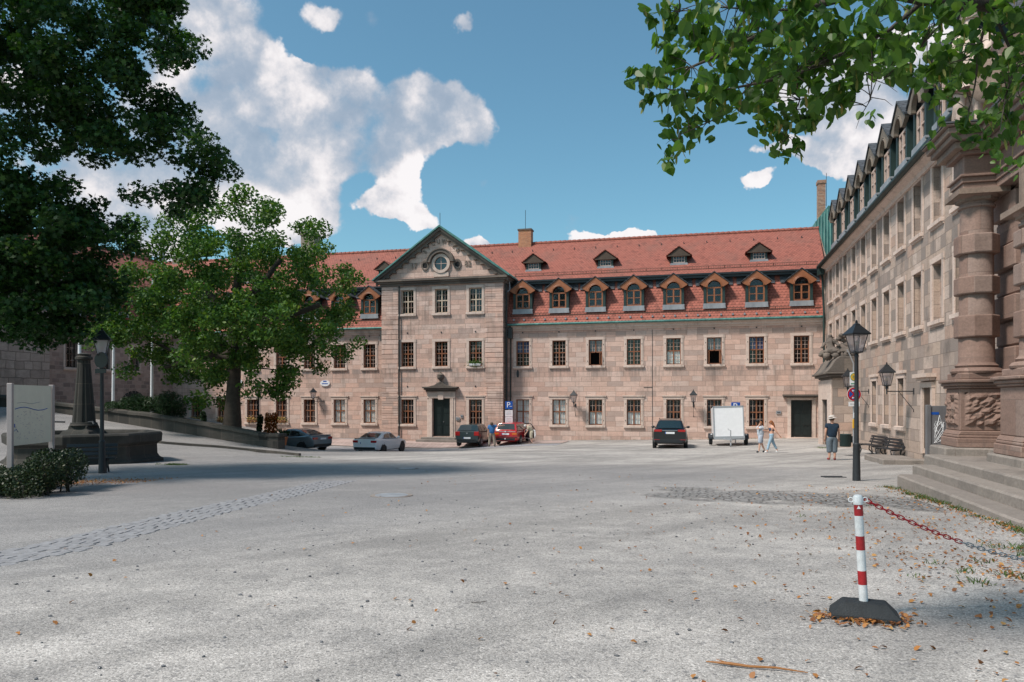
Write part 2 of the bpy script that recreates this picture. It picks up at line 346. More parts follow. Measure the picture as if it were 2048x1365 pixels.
def tiles(name, w, h, zs, a, b, c_, dirt=.3):
    m, tt, out = newmat(name); v, oc = wallvec(tt, zs); s = nd(tt, 'SeparateXYZ', {0: v})
    r = mth(tt, 'DIVIDE', s.outputs[1], h); row = mth(tt, 'FLOOR', r); fy = mth(tt, 'FRACT', r)
    u = mth(tt, 'ADD', mth(tt, 'DIVIDE', s.outputs[0], w), mth(tt, 'MULTIPLY', row, .5)); fx = mth(tt, 'SUBTRACT', mth(tt, 'FRACT', u), .5)
    curve = mth(tt, 'MULTIPLY', mth(tt, 'MULTIPLY', fx, fx), 1.9)          # rounded lower edge
    d = mth(tt, 'SUBTRACT', fy, curve)
    line = smooth(tt, d, .20, .0)                                          # gap under the rounded tail
    cell = nd(tt, 'TexWhiteNoise', {'Vector': nd(tt, 'CombineXYZ', {0: mth(tt, 'FLOOR', u), 1: row, 2: 0.0}).outputs[0]}, noise_dimensions='3D').outputs['Value']
    c = ramp(tt, cell, [(0, a), (.5, b), (.9, c_), (1, tuple(x * .7 for x in a))])
    c = mix(tt, mth(tt, 'MULTIPLY', line, .55), c, tuple(x * .25 for x in a))
    g = noise(tt, vm(tt, 'MULTIPLY', oc, (1, 1, .4)), .55, 5, .6)
    c = mix(tt, mth(tt, 'MULTIPLY', smooth(tt, g, .45, .75), dirt), c, (.16, .09, .07))
    hgt = mth(tt, 'SUBTRACT', mth(tt, 'SUBTRACT', 1.0, mth(tt, 'MULTIPLY', fy, .5)), line)
    finish(tt, out, c, .8, hgt, .7, .03); return m
M['tile_low'] = tiles('red_tile_mansard', .24, .21, 1.05, (.35,.108,.076), (.41,.128,.09), (.30,.09,.063), .25)
M['tile_up'] = tiles('red_tile_upper', .22, .20, 1.62, (.31,.094,.066), (.35,.110,.077), (.275,.083,.058), .4)
M['slate'] = tiles('grey_slate', .28, .22, 1.3, (.055,.062,.072), (.075,.082,.095), (.045,.05,.058), .1)
def metal(name, a, b, rough=.55): 
    m, tt, out = newmat(name); oc = ocoord(tt); n = noise(tt, vm(tt, 'MULTIPLY', oc, (1, 1, .3)), 3, 5, .65)
    finish(tt, out, ramp(tt, n, [(.35, a), (.65, b)]), rough, noise(tt, oc, 20), .1, .01, Metallic=.15); return m
M['copper'] = metal('green_copper', (.04,.13,.12), (.10,.26,.23)); M['copper_d'] = metal('dark_green_copper', (.010,.026,.025), (.020,.045,.040))
M['copper_l'] = metal('pale_copper', (.22,.42,.37), (.34,.55,.48)); M['lead'] = metal('grey_lead_sheet', (.22,.23,.25), (.34,.35,.37))
M['pipe'] = metal('dark_downpipe', (.03,.035,.035), (.06,.065,.06))
M['wood_o'] = simple('orange_stained_wood', (.30,.105,.042), .5, .2, 5); M['wood_b'] = simple('brown_window_wood', (.235,.09,.042), .5, .2, 5)
M['muntin'] = simple('pale_glazing_bar', (.52,.38,.32), .5, .1, 5); M['wood_d'] = simple('dark_brown_wood', (.07,.045,.03), .7, .3, 5)
M['door'] = simple('black_green_door', (.012,.018,.018), .35, .3, 5); M['int'] = simple('dark_interior', (.012,.012,.013), .9, .2, 5)
M['board_r'] = simple('weathered_board', (.17,.135,.105), .7, .3, 5)
M['cream'] = simple('cream_wood', (.52,.42,.32), .6, .2, 5); M['curtain'] = simple('white_curtain', (.74,.75,.73), .9, .06, 10); M['bluecur'] = simple('blue_curtain', (.07,.10,.22), .9, .2, 10)
def glass(name, f0=.035, tint=(.02, .03, .04)):
    m, tt, out = newmat(name); n = noise(tt, ocoord(tt), 2.5, 2)
    bn = nd(tt, 'Bump', {'Height': n, 'Strength': .08, 'Distance': .02})
    gl = nd(tt, 'BsdfGlossy', {'Color': (.9, .95, 1, 1), 'Roughness': .06, 'Normal': bn.outputs[0]}); tr = nd(tt, 'BsdfTransparent', {'Color': (.93, .95, .95, 1)})
    ge = nd(tt, 'NewGeometry'); dt = mth(tt, 'ABSOLUTE', vm(tt, 'DOT_PRODUCT', ge.outputs['Normal'], ge.outputs['Incoming'])); fac = mth(tt, 'ADD', mth(tt, 'MULTIPLY', mth(tt, 'POWER', mth(tt, 'SUBTRACT', 1.0, dt), 5.0), .9), f0 + .015, clamp=True)
    ms = nd(tt, 'MixShader', {0: fac, 1: tr.outputs[0], 2: gl.outputs[0]}); tt.links.new(ms.outputs[0], out.inputs[0]); return m
M['glass'] = glass('window_glass')
def plain(name, col, rough=.5, **kw): return simple(name, col, rough, .06, 6, .03, **kw)
M['black'] = plain('black_paint', (.015,.017,.02), .4); M['iron'] = simple('cast_iron', (.025,.028,.032), .5, .3, 12)
M['white'] = plain('white_paint', (.78,.78,.80), .35); M['pole_white'] = simple('scuffed_white_paint', (.66,.66,.67), .45, .22, 16, .1); M['pole_red'] = simple('scuffed_red_paint', (.36,.012,.016), .45, .3, 16, .1)
M['red'] = plain('red_paint', (.42,.008,.014), .4); M['blue'] = plain('sign_blue', (.005,.075,.36), .35)
M['grey'] = plain('grey_metal', (.42,.43,.45), .4, metallic=.5); M['yellow'] = plain('yellow_paint', (.75,.42,.03), .5); M['green'] = plain('green_paint', (.02,.22,.12), .5)
M['rubber'] = simple('rubber', (.017,.020,.023), .75, .35, 10, .4); M['rust'] = simple('brick', (.48,.17,.07), .85, .25, 9)
def brick(name, cols, L=.25, H=.085):
    m = ashlar(name, L, H, cols, .3, .3, mortar=.01, mcol=(.35,.28,.22)); return m
M['brick_o'] = brick('orange_brick', [(.50,.20,.09),(.42,.16,.075),(.55,.24,.12)]); M['brick_b'] = brick('brown_brick', [(.32,.16,.10),(.38,.20,.13),(.20,.12,.09),(.40,.27,.2)])
M['chim'] = ashlar('chimney_stone', .5, .25, [(.27,.23,.19),(.33,.28,.23),(.21,.18,.15)], .5, .4)
# ground
def ground_mat(name, c0, c1, c2, peb=95, court=False):
    m, tt, out = newmat(name); oc = ocoord(tt)
    big = noise(tt, vm(tt, 'MULTIPLY', oc, (.35, 1, 1)), .33, 6, .62); mid = noise(tt, oc, 2.6, 5, .65); fn = noise(tt, oc, 34, 5, .75)
    vo = nd(tt, 'TexVoronoi', {'Vector': oc, 'Scale': float(peb), 'Randomness': 1.0}); pc = nd(tt, 'SeparateColor', {0: vo.outputs['Color']}).outputs[0]
    v2 = nd(tt, 'TexVoronoi', {'Vector': oc, 'Scale': peb * .38, 'Randomness': 1.0}); pc2 = nd(tt, 'SeparateColor', {0: v2.outputs['Color']}).outputs[1]
    f = mth(tt, 'ADD', mth(tt, 'MULTIPLY', big, .70), mth(tt, 'MULTIPLY', mid, .30)); f = smooth(tt, f, .37, .66)
    c = mix(tt, f, c0, c1)
    if court:      # long worn vehicle streaks, and the darker compacted drive on the left of the sett gutter, with shade painted into it and over the ramp
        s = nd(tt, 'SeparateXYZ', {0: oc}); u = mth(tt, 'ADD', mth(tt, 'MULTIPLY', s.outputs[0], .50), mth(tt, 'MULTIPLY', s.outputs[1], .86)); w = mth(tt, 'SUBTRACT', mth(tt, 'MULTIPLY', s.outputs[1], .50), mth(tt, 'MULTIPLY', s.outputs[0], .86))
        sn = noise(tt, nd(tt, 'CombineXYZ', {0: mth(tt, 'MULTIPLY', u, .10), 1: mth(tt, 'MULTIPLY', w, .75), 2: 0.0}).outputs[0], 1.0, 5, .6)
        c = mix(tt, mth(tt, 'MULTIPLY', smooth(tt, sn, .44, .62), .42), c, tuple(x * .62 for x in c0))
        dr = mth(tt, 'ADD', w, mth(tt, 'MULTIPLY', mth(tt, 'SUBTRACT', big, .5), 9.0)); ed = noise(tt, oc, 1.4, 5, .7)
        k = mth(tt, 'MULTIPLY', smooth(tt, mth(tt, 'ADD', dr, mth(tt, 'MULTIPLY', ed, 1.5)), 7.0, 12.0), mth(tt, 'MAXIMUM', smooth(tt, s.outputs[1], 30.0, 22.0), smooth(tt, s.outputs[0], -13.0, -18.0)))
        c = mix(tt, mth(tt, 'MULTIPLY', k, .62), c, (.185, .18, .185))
    c = mix(tt, .8, c, ramp(tt, pc, [(0, .16), (.2, .40), (.7, .54), (.9, .66), (1, .88)]), 'OVERLAY')
    c = mix(tt, mth(tt, 'MULTIPLY', smooth(tt, pc2, .955, .97), .7), c, c2)
    c = mix(tt, .42, c, ramp(tt, fn, [(.3, .22), (.7, .80)]), 'OVERLAY')
    h = mth(tt, 'ADD', mth(tt, 'MULTIPLY', mth(tt, 'SUBTRACT', 1.0, vo.outputs['Distance']), .5), mth(tt, 'MULTIPLY', fn, .6))
    h = mth(tt, 'ADD', h, mth(tt, 'MULTIPLY', mid, .8))
    finish(tt, out, c, .92, h, .55, .010); return m
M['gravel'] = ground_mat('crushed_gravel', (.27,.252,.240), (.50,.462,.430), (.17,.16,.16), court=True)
M['asphalt'] = ground_mat('pale_asphalt', (.25,.25,.27), (.33,.32,.34), (.2,.2,.2), 70)
M['pave'] = ashlar('pink_paving', .3, .2, [(.44,.33,.30),(.40,.30,.275),(.47,.36,.33)], .2, .0)
def cobble(name, sc_=5.5, cols=((.2,.2,.2), (.36,.36,.39)), warm=False):
    m, tt, out = newmat(name); oc = ocoord(tt)
    v = nd(tt, 'TexVoronoi', {'Vector': oc, 'Scale': sc_, 'Randomness': .75}, feature='DISTANCE_TO_EDGE'); vc = nd(tt, 'TexVoronoi', {'Vector': oc, 'Scale': sc_, 'Randomness': .75})
    cv = nd(tt, 'SeparateColor', {0: vc.outputs['Color']}).outputs[0]; e = smooth(tt, v.outputs[0], .02, .14); fn = noise(tt, oc, 30, 4)
    c = mix(tt, cv, cols[0], cols[1]); c = mix(tt, .5, c, ramp(tt, fn, [(.3, .3), (.7, .75)]), 'OVERLAY'); c = mix(tt, e, (.10, .095, .09), c)
    finish(tt, out, c, .85, mth(tt, 'ADD', e, mth(tt, 'MULTIPLY', fn, .3)), .8, .03); return m
M['cobble'] = cobble('cobble_setts', 6.5, ((.27,.26,.255), (.38,.36,.35)))
def fade_edges(m):
    tt = m.node_tree; out = [n for n in tt.nodes if n.type == 'OUTPUT_MATERIAL'][0]; sh = out.inputs[0].links[0].from_socket; oc = ocoord(tt); s = nd(tt, 'SeparateXYZ', {0: oc})
    y_ = mth(tt, 'ADD', s.outputs[1], mth(tt, 'MULTIPLY', s.outputs[0], .22)); d = mth(tt, 'MINIMUM', mth(tt, 'SUBTRACT', y_, 14.75), mth(tt, 'SUBTRACT', 18.0, y_)); d = mth(tt, 'MINIMUM', d, mth(tt, 'ADD', s.outputs[0], 1.2))
    d = mth(tt, 'ADD', d, mth(tt, 'MULTIPLY', mth(tt, 'SUBTRACT', noise(tt, oc, 1.1, 5, .65), .5), 3.4))
    ms = nd(tt, 'MixShader', {0: smooth(tt, d, .0, .9, 0.0, .72), 1: nd(tt, 'BsdfTransparent').outputs[0], 2: sh}); tt.links.new(ms.outputs[0], out.inputs[0])
fade_edges(M['cobble'])
M['sett'] = simple('granite_sett', (.255,.25,.26), .8, .35, 9, .5)
M['soil'] = simple('dark_soil', (.05,.04,.03), .95, .4, 6, .8)
def leafmat(name, stops, trans=.3, rough=.5):
    m, tt, out = newmat(name); r = nd(tt, 'NewGeometry').outputs['Random Per Island']
    n = noise(tt, nd(tt, 'TexCoord').outputs['Object'], .55, 3)
    f = mth(tt, 'ADD', mth(tt, 'MULTIPLY', r, .72), mth(tt, 'MULTIPLY', n, .36), clamp=True)
    c = ramp(tt, f, stops); b = nd(tt, 'BsdfPrincipled', {'Base Color': c, 'Roughness': rough, 'Specular IOR Level': .35})
    tl = nd(tt, 'BsdfTranslucent', {'Color': mix(tt, 1.0, c, (1.1, 1.25, .5), 'MULTIPLY')})
    ms = nd(tt, 'MixShader', {0: trans, 1: b.outputs[0], 2: tl.outputs[0]}); tt.links.new(ms.outputs[0], out.inputs[0]); return m
M['leaf1'] = leafmat('maple_leaf', [(0,(.009,.034,.010)),(.5,(.018,.062,.014)),(.86,(.045,.105,.020)),(.97,(.08,.14,.02)),(1,(.30,.16,.02))])
M['leaf2'] = leafmat('oak_leaf', [(0,(.022,.062,.014)),(.45,(.052,.13,.022)),(.8,(.11,.20,.03)),(1,(.20,.24,.04))])
M['leaf3'] = leafmat('linden_leaf', [(0,(.032,.080,.017)),(.5,(.070,.150,.030)),(.9,(.13,.22,.045)),(1,(.20,.27,.06))], .52, .4)
M['bract'] = leafmat('linden_bract', [(0,(.20,.24,.07)),(.6,(.30,.30,.10)),(1,(.35,.2,.06))], .4)
M['hedge'] = leafmat('hedge_leaf', [(0,(.006,.016,.007)),(.6,(.016,.034,.012)),(.93,(.04,.055,.015)),(1,(.22,.10,.02))], .15)
M['yew'] = leafmat('yew_leaf', [(0,(.012,.035,.012)),(.6,(.025,.06,.02)),(1,(.05,.09,.03))], .15)
M['redleaf'] = leafmat('red_creeper_leaf', [(0,(.25,.05,.015)),(.6,(.38,.11,.02)),(1,(.10,.14,.02))], .3)
M['grass'] = leafmat('grass_blade', [(0,(.04,.085,.02)),(.6,(.07,.13,.03)),(1,(.15,.17,.05))], .3)
M['flower'] = leafmat('flower', [(0,(.05,.12,.03)),(.45,(.08,.14,.03)),(.5,(.75,.35,.1)),(.75,(.8,.6,.3)),(1,(.55,.06,.2))], .2)
M['litter'] = leafmat('dry_leaf', [(0,(.10,.04,.02)),(.4,(.26,.10,.035)),(.75,(.42,.18,.05)),(1,(.5,.32,.12))], .1)
M['bark'] = simple('bark', (.055,.045,.036), .95, .4, 5, .9)
M['skin'] = plain('skin', (.56,.32,.23), .55); M['water'] = plain('water', (.05,.06,.055), .05)
def paint(name, col, met=0.0, rough=.25):
    m, tt, out = newmat(name); n = noise(tt, ocoord(tt), 1.5, 2)
    c = ramp(tt, n, [(.3, tuple(x * .9 for x in col)), (.7, col)])
    finish(tt, out, c, rough, Metallic=met, **{'Coat Weight': .6, 'Coat Roughness': .06}); return m
M['letter'] = simple('weathered_lettering', (.24,.185,.15), .8, .3, 8)
M['cglass'] = paint('car_glass', (.012,.025,.03), 0, .05)
# ================= setting: ground =================
def grid(name, xs, ys, m, zoff=0.0, fn=None):
    vs = [(x, y, (fn or gz)(x, y) + zoff) for y in ys for x in xs]; nx = len(xs)
    fs = [(j*nx+i, j*nx+i+1, (j+1)*nx+i+1, (j+1)*nx+i) for j in range(len(ys)-1) for i in range(nx-1)]
    b = MB(); b.add(vs, fs); o = b.build(name, m, smooth_=60); return tag(o, kind='structure')
def frange(a, b, s): n = int(round((b - a) / s)); return [a + (b - a) * i / n for i in range(n + 1)]
xs = [-900, -300, -120] + frange(-70, 30, .8) + [60, 200, 900]; ys = [-900, -200, -60] + frange(-20, 62, .8) + [120, 400, 1500]
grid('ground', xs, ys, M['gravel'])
# pavement of small pink stone along the facade
def strip(name, pts0, pts1, m, zoff, ny=6):
    vs = []; n = len(pts0)
    for j in range(ny + 1):
        for a, b_ in zip(pts0, pts1):
            x = a[0] + (b_[0]-a[0]) * j / ny; y = a[1] + (b_[1]-a[1]) * j / ny; vs.append((x, y, gz(x, y) + zoff))
    fs = [(j*n+i, j*n+i+1, (j+1)*n+i+1, (j+1)*n+i) for j in range(ny) for i in range(n - 1)]
    b = MB(); b.add(vs, fs); return tag(b.build(name, m, smooth_=60), kind='structure')
xx = frange(-31, -9, .8)
strip('pavement', [(x, 49.3) for x in xx], [(x, 52.2) for x in xx], M['pave'], .035)
kb = MB()
for a, b_ in zip(xx, xx[1:]):
    za, zb_ = gz(a, 49.2), gz(b_, 49.2)
    kb.add([(a,49.16,za-.1),(b_,49.16,zb_-.1),(b_,49.3,zb_-.1),(a,49.3,za-.1),(a,49.16,za+.045),(b_,49.16,zb_+.045),(b_,49.3,zb_+.045),(a,49.3,za+.045)],[(3,2,1,0),(4,5,6,7),(0,1,5,4),(2,3,7,6)])
tag(kb.build('kerb', M['step']), kind='structure')
strip('road', [(x, 46.9) for x in xx], [(x, 49.14) for x in xx], M['asphalt'], .006)
# cobbled paving near the steps
cp0 = [(-1.2 + i * .45, 15.0 - i * .10) for i in range(13)]; cp1 = [(-1.9 + i * .5, 18.4 - i * .10) for i in range(13)]
strip('cobbled_paving', cp0, cp1, M['cobble'], .006)
# kerb line of the ramp on the left
lp = [G(px, py) for px, py in ((296, 884), (330, 888), (380, 892), (440, 896), (500, 902), (560, 908), (600, 912))]
kb = MB(); 
for a, b_ in zip(lp, lp[1:]):
    kb.add([(a.x,a.y-.08,a.z-.1),(b_.x,b_.y-.08,b_.z-.1),(b_.x,b_.y+.08,b_.z-.1),(a.x,a.y+.08,a.z-.1),(a.x,a.y-.08,a.z+.11),(b_.x,b_.y-.08,b_.z+.11),(b_.x,b_.y+.08,b_.z+.11),(a.x,a.y+.08,a.z+.11)],[(3,2,1,0),(4,5,6,7),(0,1,5,4),(2,3,7,6)])
tag(kb.build('ramp_kerb', M['wall_stone']), kind='structure')
# gutter of granite setts
gp = [G(px, py) for px, py in ((-330, 1170), (-120, 1142), (0, 1118), (137, 1093), (239, 1066), (325, 1045), (427, 1020), (547, 994), (625, 975), (680, 962))]
sb = MB(); rr = random.Random(3)
for a, b_ in zip(gp, gp[1:]):
    d = Vector((b_.x-a.x, b_.y-a.y, 0)); L_ = d.length; d.normalize(); n_ = Vector((-d.y, d.x, 0)); k = max(1, int(L_ / .145))
    for i in range(k):
        for j in range(5):
            p = a + d * (L_ * (i + .5) / k) + n_ * ((j - 2) * .185 + rr.uniform(-.015, .015) + (.05 if i % 2 else 0)); h1, h2 = L_/k*.475, .088
            z = gz(p.x, p.y) + .001 + rr.uniform(-.004, .003); z -= .002; rt = Matrix.Translation((p.x, p.y, z)) @ Matrix.Rotation(math.atan2(d.y, d.x) + rr.uniform(-.08, .08), 4, 'Z') @ Matrix.Rotation(rr.uniform(-.05, .05), 4, 'X')
            sb.T = rt; e = .010
            sb.add([(-h1,-h2,-.05),(h1,-h2,-.05),(h1,h2,-.05),(-h1,h2,-.05),(-h1+e,-h2+e,.008),(h1-e,-h2+e,.008),(h1-e,h2-e,.008),(-h1+e,h2-e,.008)],[(4,5,6,7),(0,1,5,4),(1,2,6,5),(2,3,7,6),(3,0,4,7)])
tag(sb.build('cobbled_gutter', M['sett'], smooth_=50), kind='structure')

# ================= window and dormer kits =================
KIT = {}
def win_kit(key, w, h, rows=4, cols=4, cross=.52, frame='wood_b', bar='muntin', depth_=.13, surround='trim', sw=.2, sill=True, lintel=0, curtain=None, openleaf=False, blind=None):
    s = MB()
    s.box(-w/2-sw, -w/2, -.035, .02, -.0, h); s.box(w/2, w/2+sw, -.035, .02, 0, h); s.box(-w/2-sw-.03, w/2+sw+.03, -.045, .02, h, h+sw)
    if lintel: s.box(-w/2-sw-.1, w/2+sw+.1, -.10, .02, h+sw, h+sw+lintel)
    if not sill: s.box(-w/2-sw, w/2+sw, -.035, .02, -sw, 0)
    sur = s.mesh('window', M[surround])
    sub = []
    if sill:
        q_ = MB(); q_.prism([(-.13, -.17), (-.13, -.03), (.02, .0), (.16, .0), (.16, -.17)], 'x', -w/2-sw-.02, w/2+sw+.02); q_.box(-w/2-sw, w/2+sw, -.05, .02, -.24, -.17)
        sub.append(('sill', q_.mesh('sill', M['lead' if sill == 'lead' else surround])))
    if blind:
        b_ = MB(); b_.box(-w/2, w/2, .22, .26, 0, h); sub.append(('blocked_panel', b_.mesh('blocked_panel', M[blind])))
        KIT[key] = (sur, sub); return
    f = MB(); y0, y1 = depth_, depth_ + .07; fw = .065; hc = h * cross
    f.box(-w/2, w/2, y0, y1, 0, fw); f.box(-w/2, w/2, y0, y1, h-fw, h); f.box(-w/2, -w/2+fw, y0, y1, fw, h-fw); f.box(w/2-fw, w/2, y0, y1, fw, h-fw)
    f.box(-.045, .045, y0-.012, y1, (hc if openleaf else fw), h-fw); f.box(-w/2+fw, -.045, y0-.012, y1, hc-.04, hc+.04); f.box(.045, w/2-fw, y0-.012, y1, hc-.04, hc+.04)
    sub.append(('frame', f.mesh('frame', M[frame])))
    b_ = MB(); n2 = rows // 2
    for (za, zb_, n) in ((fw, hc-.04, rows - n2), (hc+.04, h-fw, n2)):
        if openleaf and za == fw: continue
        for sx in (-1, 1):
            for k in range(1, n): z = za + (zb_-za)*k/n; b_.box(*( (sx*(w/2-fw), sx*.045) if sx < 0 else (.045, w/2-fw)), y0+.02, y0+.045, z-.011, z+.011)
            for k in range(1, cols // 2): x = sx*(.045 + (w/2-fw-.045)*k/(cols//2)); b_.box(x-.011, x+.011, y0+.018, y0+.047, za, zb_)
    sub.append(('glazing_bars', b_.mesh('glazing_bars', M[bar])))
    g = MB(); z0 = hc if openleaf else fw; g.add([(-w/2+fw, y0+.033, z0), (w/2-fw, y0+.033, z0), (w/2-fw, y0+.033, h-fw), (-w/2+fw, y0+.033, h-fw)], [(0, 1, 2, 3)])
    sub.append(('pane', g.mesh('pane', M['glass'])))
    if curtain:
        cm, c0, c1 = curtain; c_ = MB(); n = 22; vs = []; y0 = depth_ - .03
        for i in range(n + 1):
            x = -w/2+fw + (w-2*fw)*i/n; yy = y0 + .12 + .018*math.sin(i*1.9); vs += [(x, yy, c0*h), (x, yy, c1*h)]
        c_.add(vs, [(2*i, 2*i+2, 2*i+3, 2*i+1) for i in range(n)]); sub.append(('curtain', c_.mesh('curtain', M[cm])))
    if openleaf:
        for sx in (-1, 1):
            l_ = MB(); a = 0
            ww = w/2 - fw; l_.T = Matrix.Translation((sx*(w/2-fw), y0+.05, 0)) @ Matrix.Rotation(-sx*a if sx < 0 else a, 4, 'Z') if False else Matrix.Translation((sx*(w/2-fw-.01), y0+.07, 0)) @ Matrix.Rotation(-sx*R(-82), 4, 'Z')
            x0, x1 = (0, ww) if sx < 0 else (-ww, 0)
            l_.box(x0, x1, 0, .04, fw, fw+.05); l_.box(x0, x1, 0, .04, hc-.1, hc-.05); l_.box(x0, x0+.045, 0, .04, fw, hc-.05); l_.box(x1-.045, x1, 0, .04, fw, hc-.05)
            l_.T = None; sub.append(('open_sash', l_.mesh('open_sash', M[frame])))
    KIT[key] = (sur, sub)
W1 = 1.0
win_kit('hi', W1, 1.86, 6, 4); win_kit('hi_blue', W1, 1.86, 6, 4, curtain=('bluecur', .5, .98)); win_kit('hi_open', W1, 1.86, 6, 4, openleaf=True, curtain=('lead', .55, .98))
win_kit('hi_net', W1, 1.86, 6, 4, curtain=('curtain', .04, .5))
win_kit('lo', W1, 1.86, 4, 4, lintel=.09); win_kit('lo_net', W1, 1.86, 4, 4, lintel=.09, curtain=('curtain', .04, .97)); win_kit('lo_half', W1, 1.86, 4, 4, lintel=.09, curtain=('curtain', .04, .5))
win_kit('top', 1.0, 1.79, 4, 4, frame='cream')
win_kit('blind', 1.1, 2.05, surround='trim', blind='stone_r', sill='stone')
win_kit('blind_lo', 1.0, 2.0, surround='trim', blind='stone_r', lintel=.12)
win_kit('left', 1.0, 1.86, 4, 4, frame='wood_d', sw=.17)
def put_window(key, root, x, y, z, rz=0):
    sur, sub = KIT[key]; return inst(sur, 'window', root, (x, y, z), rz, sub)

def dormer_kit(key, roof='slate', board='wood_o', cheek='copper_d', sc=1.0, depth_=2.6, fr='wood_o'):
    s = sc; b = MB()
    for sx in (-1, 1): b.box(*sorted((sx*.54*s, sx*.72*s)), 0.0, depth_, .25*s, 1.75*s)
    b.box(-.54*s, .54*s, .35, depth_, .25*s, 1.75*s, 1); body = b.mesh('dormer', [M[cheek], M['int']])
    sub = []
    a = MB(); a.prism([(-.74*s, .30*s), (.74*s, .30*s), (.78*s, .02*s), (-.78*s, .02*s)], 'y', -.06, .0); a.box(-.76*s, .76*s, -.05, .12, .30*s, .38*s)
    sub.append(('apron', a.mesh('apron', M['lead'])))
    a = MB()  # arched gable board built from segments
    out = [(-.95*s, 1.80*s), (0, 2.52*s), (.95*s, 1.80*s)]
    n = 14; arcp = arc(0, 1.52*s, .45*s, 180, 0, n)
    def top(x):
        return (1.80 + (2.52 - 1.80) * (1 - abs(x / s) / .95)) * s
    for i in range(n):
        (x0, z0), (x1, z1) = arcp[i], arcp[i+1]
        a.add([(x0, -.14, z0), (x1, -.14, z1), (x1, -.14, top(x1)), (x0, -.14, top(x0)), (x0, .02, z0), (x1, .02, z1), (x1, .02, top(x1)), (x0, .02, top(x0))], [(0,1,2,3),(4,5,1,0),(3,2,6,7)])
    for sx in (-1, 1):
        a.add([(sx*.45*s,-.14,1.52*s),(sx*.60*s,-.14,1.52*s),(sx*.95*s,-.14,1.72*s),(sx*.95*s,-.14,1.80*s),(sx*.45*s,-.14,top(.45*s)),
               (sx*.45*s,.02,1.52*s),(sx*.60*s,.02,1.52*s),(sx*.95*s,.02,1.72*s),(sx*.95*s,.02,1.80*s),(sx*.45*s,.02,top(.45*s))],
              [(0,1,2,3,4),(5,6,1,0),(6,7,2,1),(7,8,3,2)])
    for k in range(2):   # moulded arch rings
        r0 = (.47 + k*.07)*s; pr = arc(0, 1.52*s, r0, 180, 0, n); a.tube([(x, -.15 + .02*k, z) for x, z in pr], .028*s, 6)
    sub.append(('gable_board', a.mesh('gable_board', M[board])))
    f = MB(); y = .06
    f.box(-.54*s, -.44*s, y, y+.08, .38*s, 1.52*s); f.box(.44*s, .54*s, y, y+.08, .38*s, 1.52*s); f.box(-.44*s, .44*s, y, y+.08, .38*s, .47*s)
    f.box(-.05*s, .05*s, y-.02, y+.06, .47*s, 1.46*s); f.box(-.44*s, .44*s, y-.02, y+.06, 1.44*s, 1.53*s); f.box(-.44*s, .44*s, y, y+.05, .94*s, .985*s)
    sub.append(('frame', f.mesh('frame', M[fr])))
    g = MB(); g.add([(x, y+.04, z) for x, z in [(-.44*s, .4*s), (.44*s, .4*s)] + arc(0, 1.52*s, .44*s, 0, 180, 12)], [tuple(range(15))]); sub.append(('pane', g.mesh('pane', M['glass'])))
    r = MB()
    for sx in (-1, 1):
        r.add([(0, -.20, 2.56*s), (sx*1.0*s, -.20, 1.79*s), (sx*1.0*s, depth_, 1.79*s), (0, depth_, 2.56*s), (0, -.20, 2.62*s), (sx*1.02*s, -.20, 1.85*s), (sx*1.02*s, depth_, 1.85*s), (0, depth_, 2.62*s)],
              [(4,5,6,7),(0,1,2,3),(0,1,5,4),(1,2,6,5)])
    if s == 1.0:
        for sx in (-1, 1): r.add([(sx*.62, .83, 1.78), (sx*1.28, .83, 1.78), (sx*1.28, 1.14, 2.42), (sx*.1, 1.14, 2.42)], [(0,1,2,3)])
    sub.append(('dormer_roof', r.mesh('dormer_roof', M[roof])))
    KIT[key] = (body, sub)
dormer_kit('dormer'); dormer_kit('dormer_r', board='board_r', sc=1.18, depth_=2.4, cheek='copper_d', fr='muntin')
def small_dormer_kit():
    b = MB(); b.box(-.56, -.42, 0, 2.0, -.1, .55); b.box(.42, .56, 0, 2.0, -.1, .55); b.box(-.42, .42, .25, 2.0, -.1, .55, 1)
    body = b.mesh('dormer', [M['copper_d'], M['int']]); sub = []
    a = MB(); a.prism([(-.6, -.02), (.6, -.02), (.66, -.2), (-.66, -.2)], 'y', -.05, 0); sub.append(('apron', a.mesh('apron', M['lead'])))
    f = MB()
    for x in (-.42, .37): f.box(x, x+.05, .03, .09, 0, .5)
    f.box(-.37, .37, .03, .09, 0, .05); f.box(-.37, .37, .03, .09, .45, .5)
    for x in (-.19, 0, .19): f.box(x-.016, x+.016, .035, .08, .05, .45)
    f.box(-.37, .37, .035, .075, .24, .27); sub.append(('frame', f.mesh('frame', M['muntin'])))
    g = MB(); g.add([(-.37,.06,.05),(.37,.06,.05),(.37,.06,.45),(-.37,.06,.45)],[(0,1,2,3)]); sub.append(('pane', g.mesh('pane', M['glass'])))
    a = MB(); a.prism([(-.78, .52), (.78, .52), (0, 1.12)], 'y', -.12, -.02); a.box(-.80, .80, -.16, .0, .46, .54); sub.append(('gable_board', a.mesh('gable_board', M['wood_d'])))
    r = MB()
    for sx in (-1, 1):
        r.add([(0,-.2,1.18),(sx*.92,-.2,.50),(sx*.92,1.5,.50),(0,2.4,1.18),(0,-.2,1.24),(sx*.93,-.2,.56),(sx*.93,1.5,.56),(0,2.4,1.24)],[(4,5,6,7),(0,1,2,3),(0,1,5,4)])
    sub.append(('dormer_roof', r.mesh('dormer_roof', M['tile_up']))); KIT['small'] = (body, sub)
small_dormer_kit()

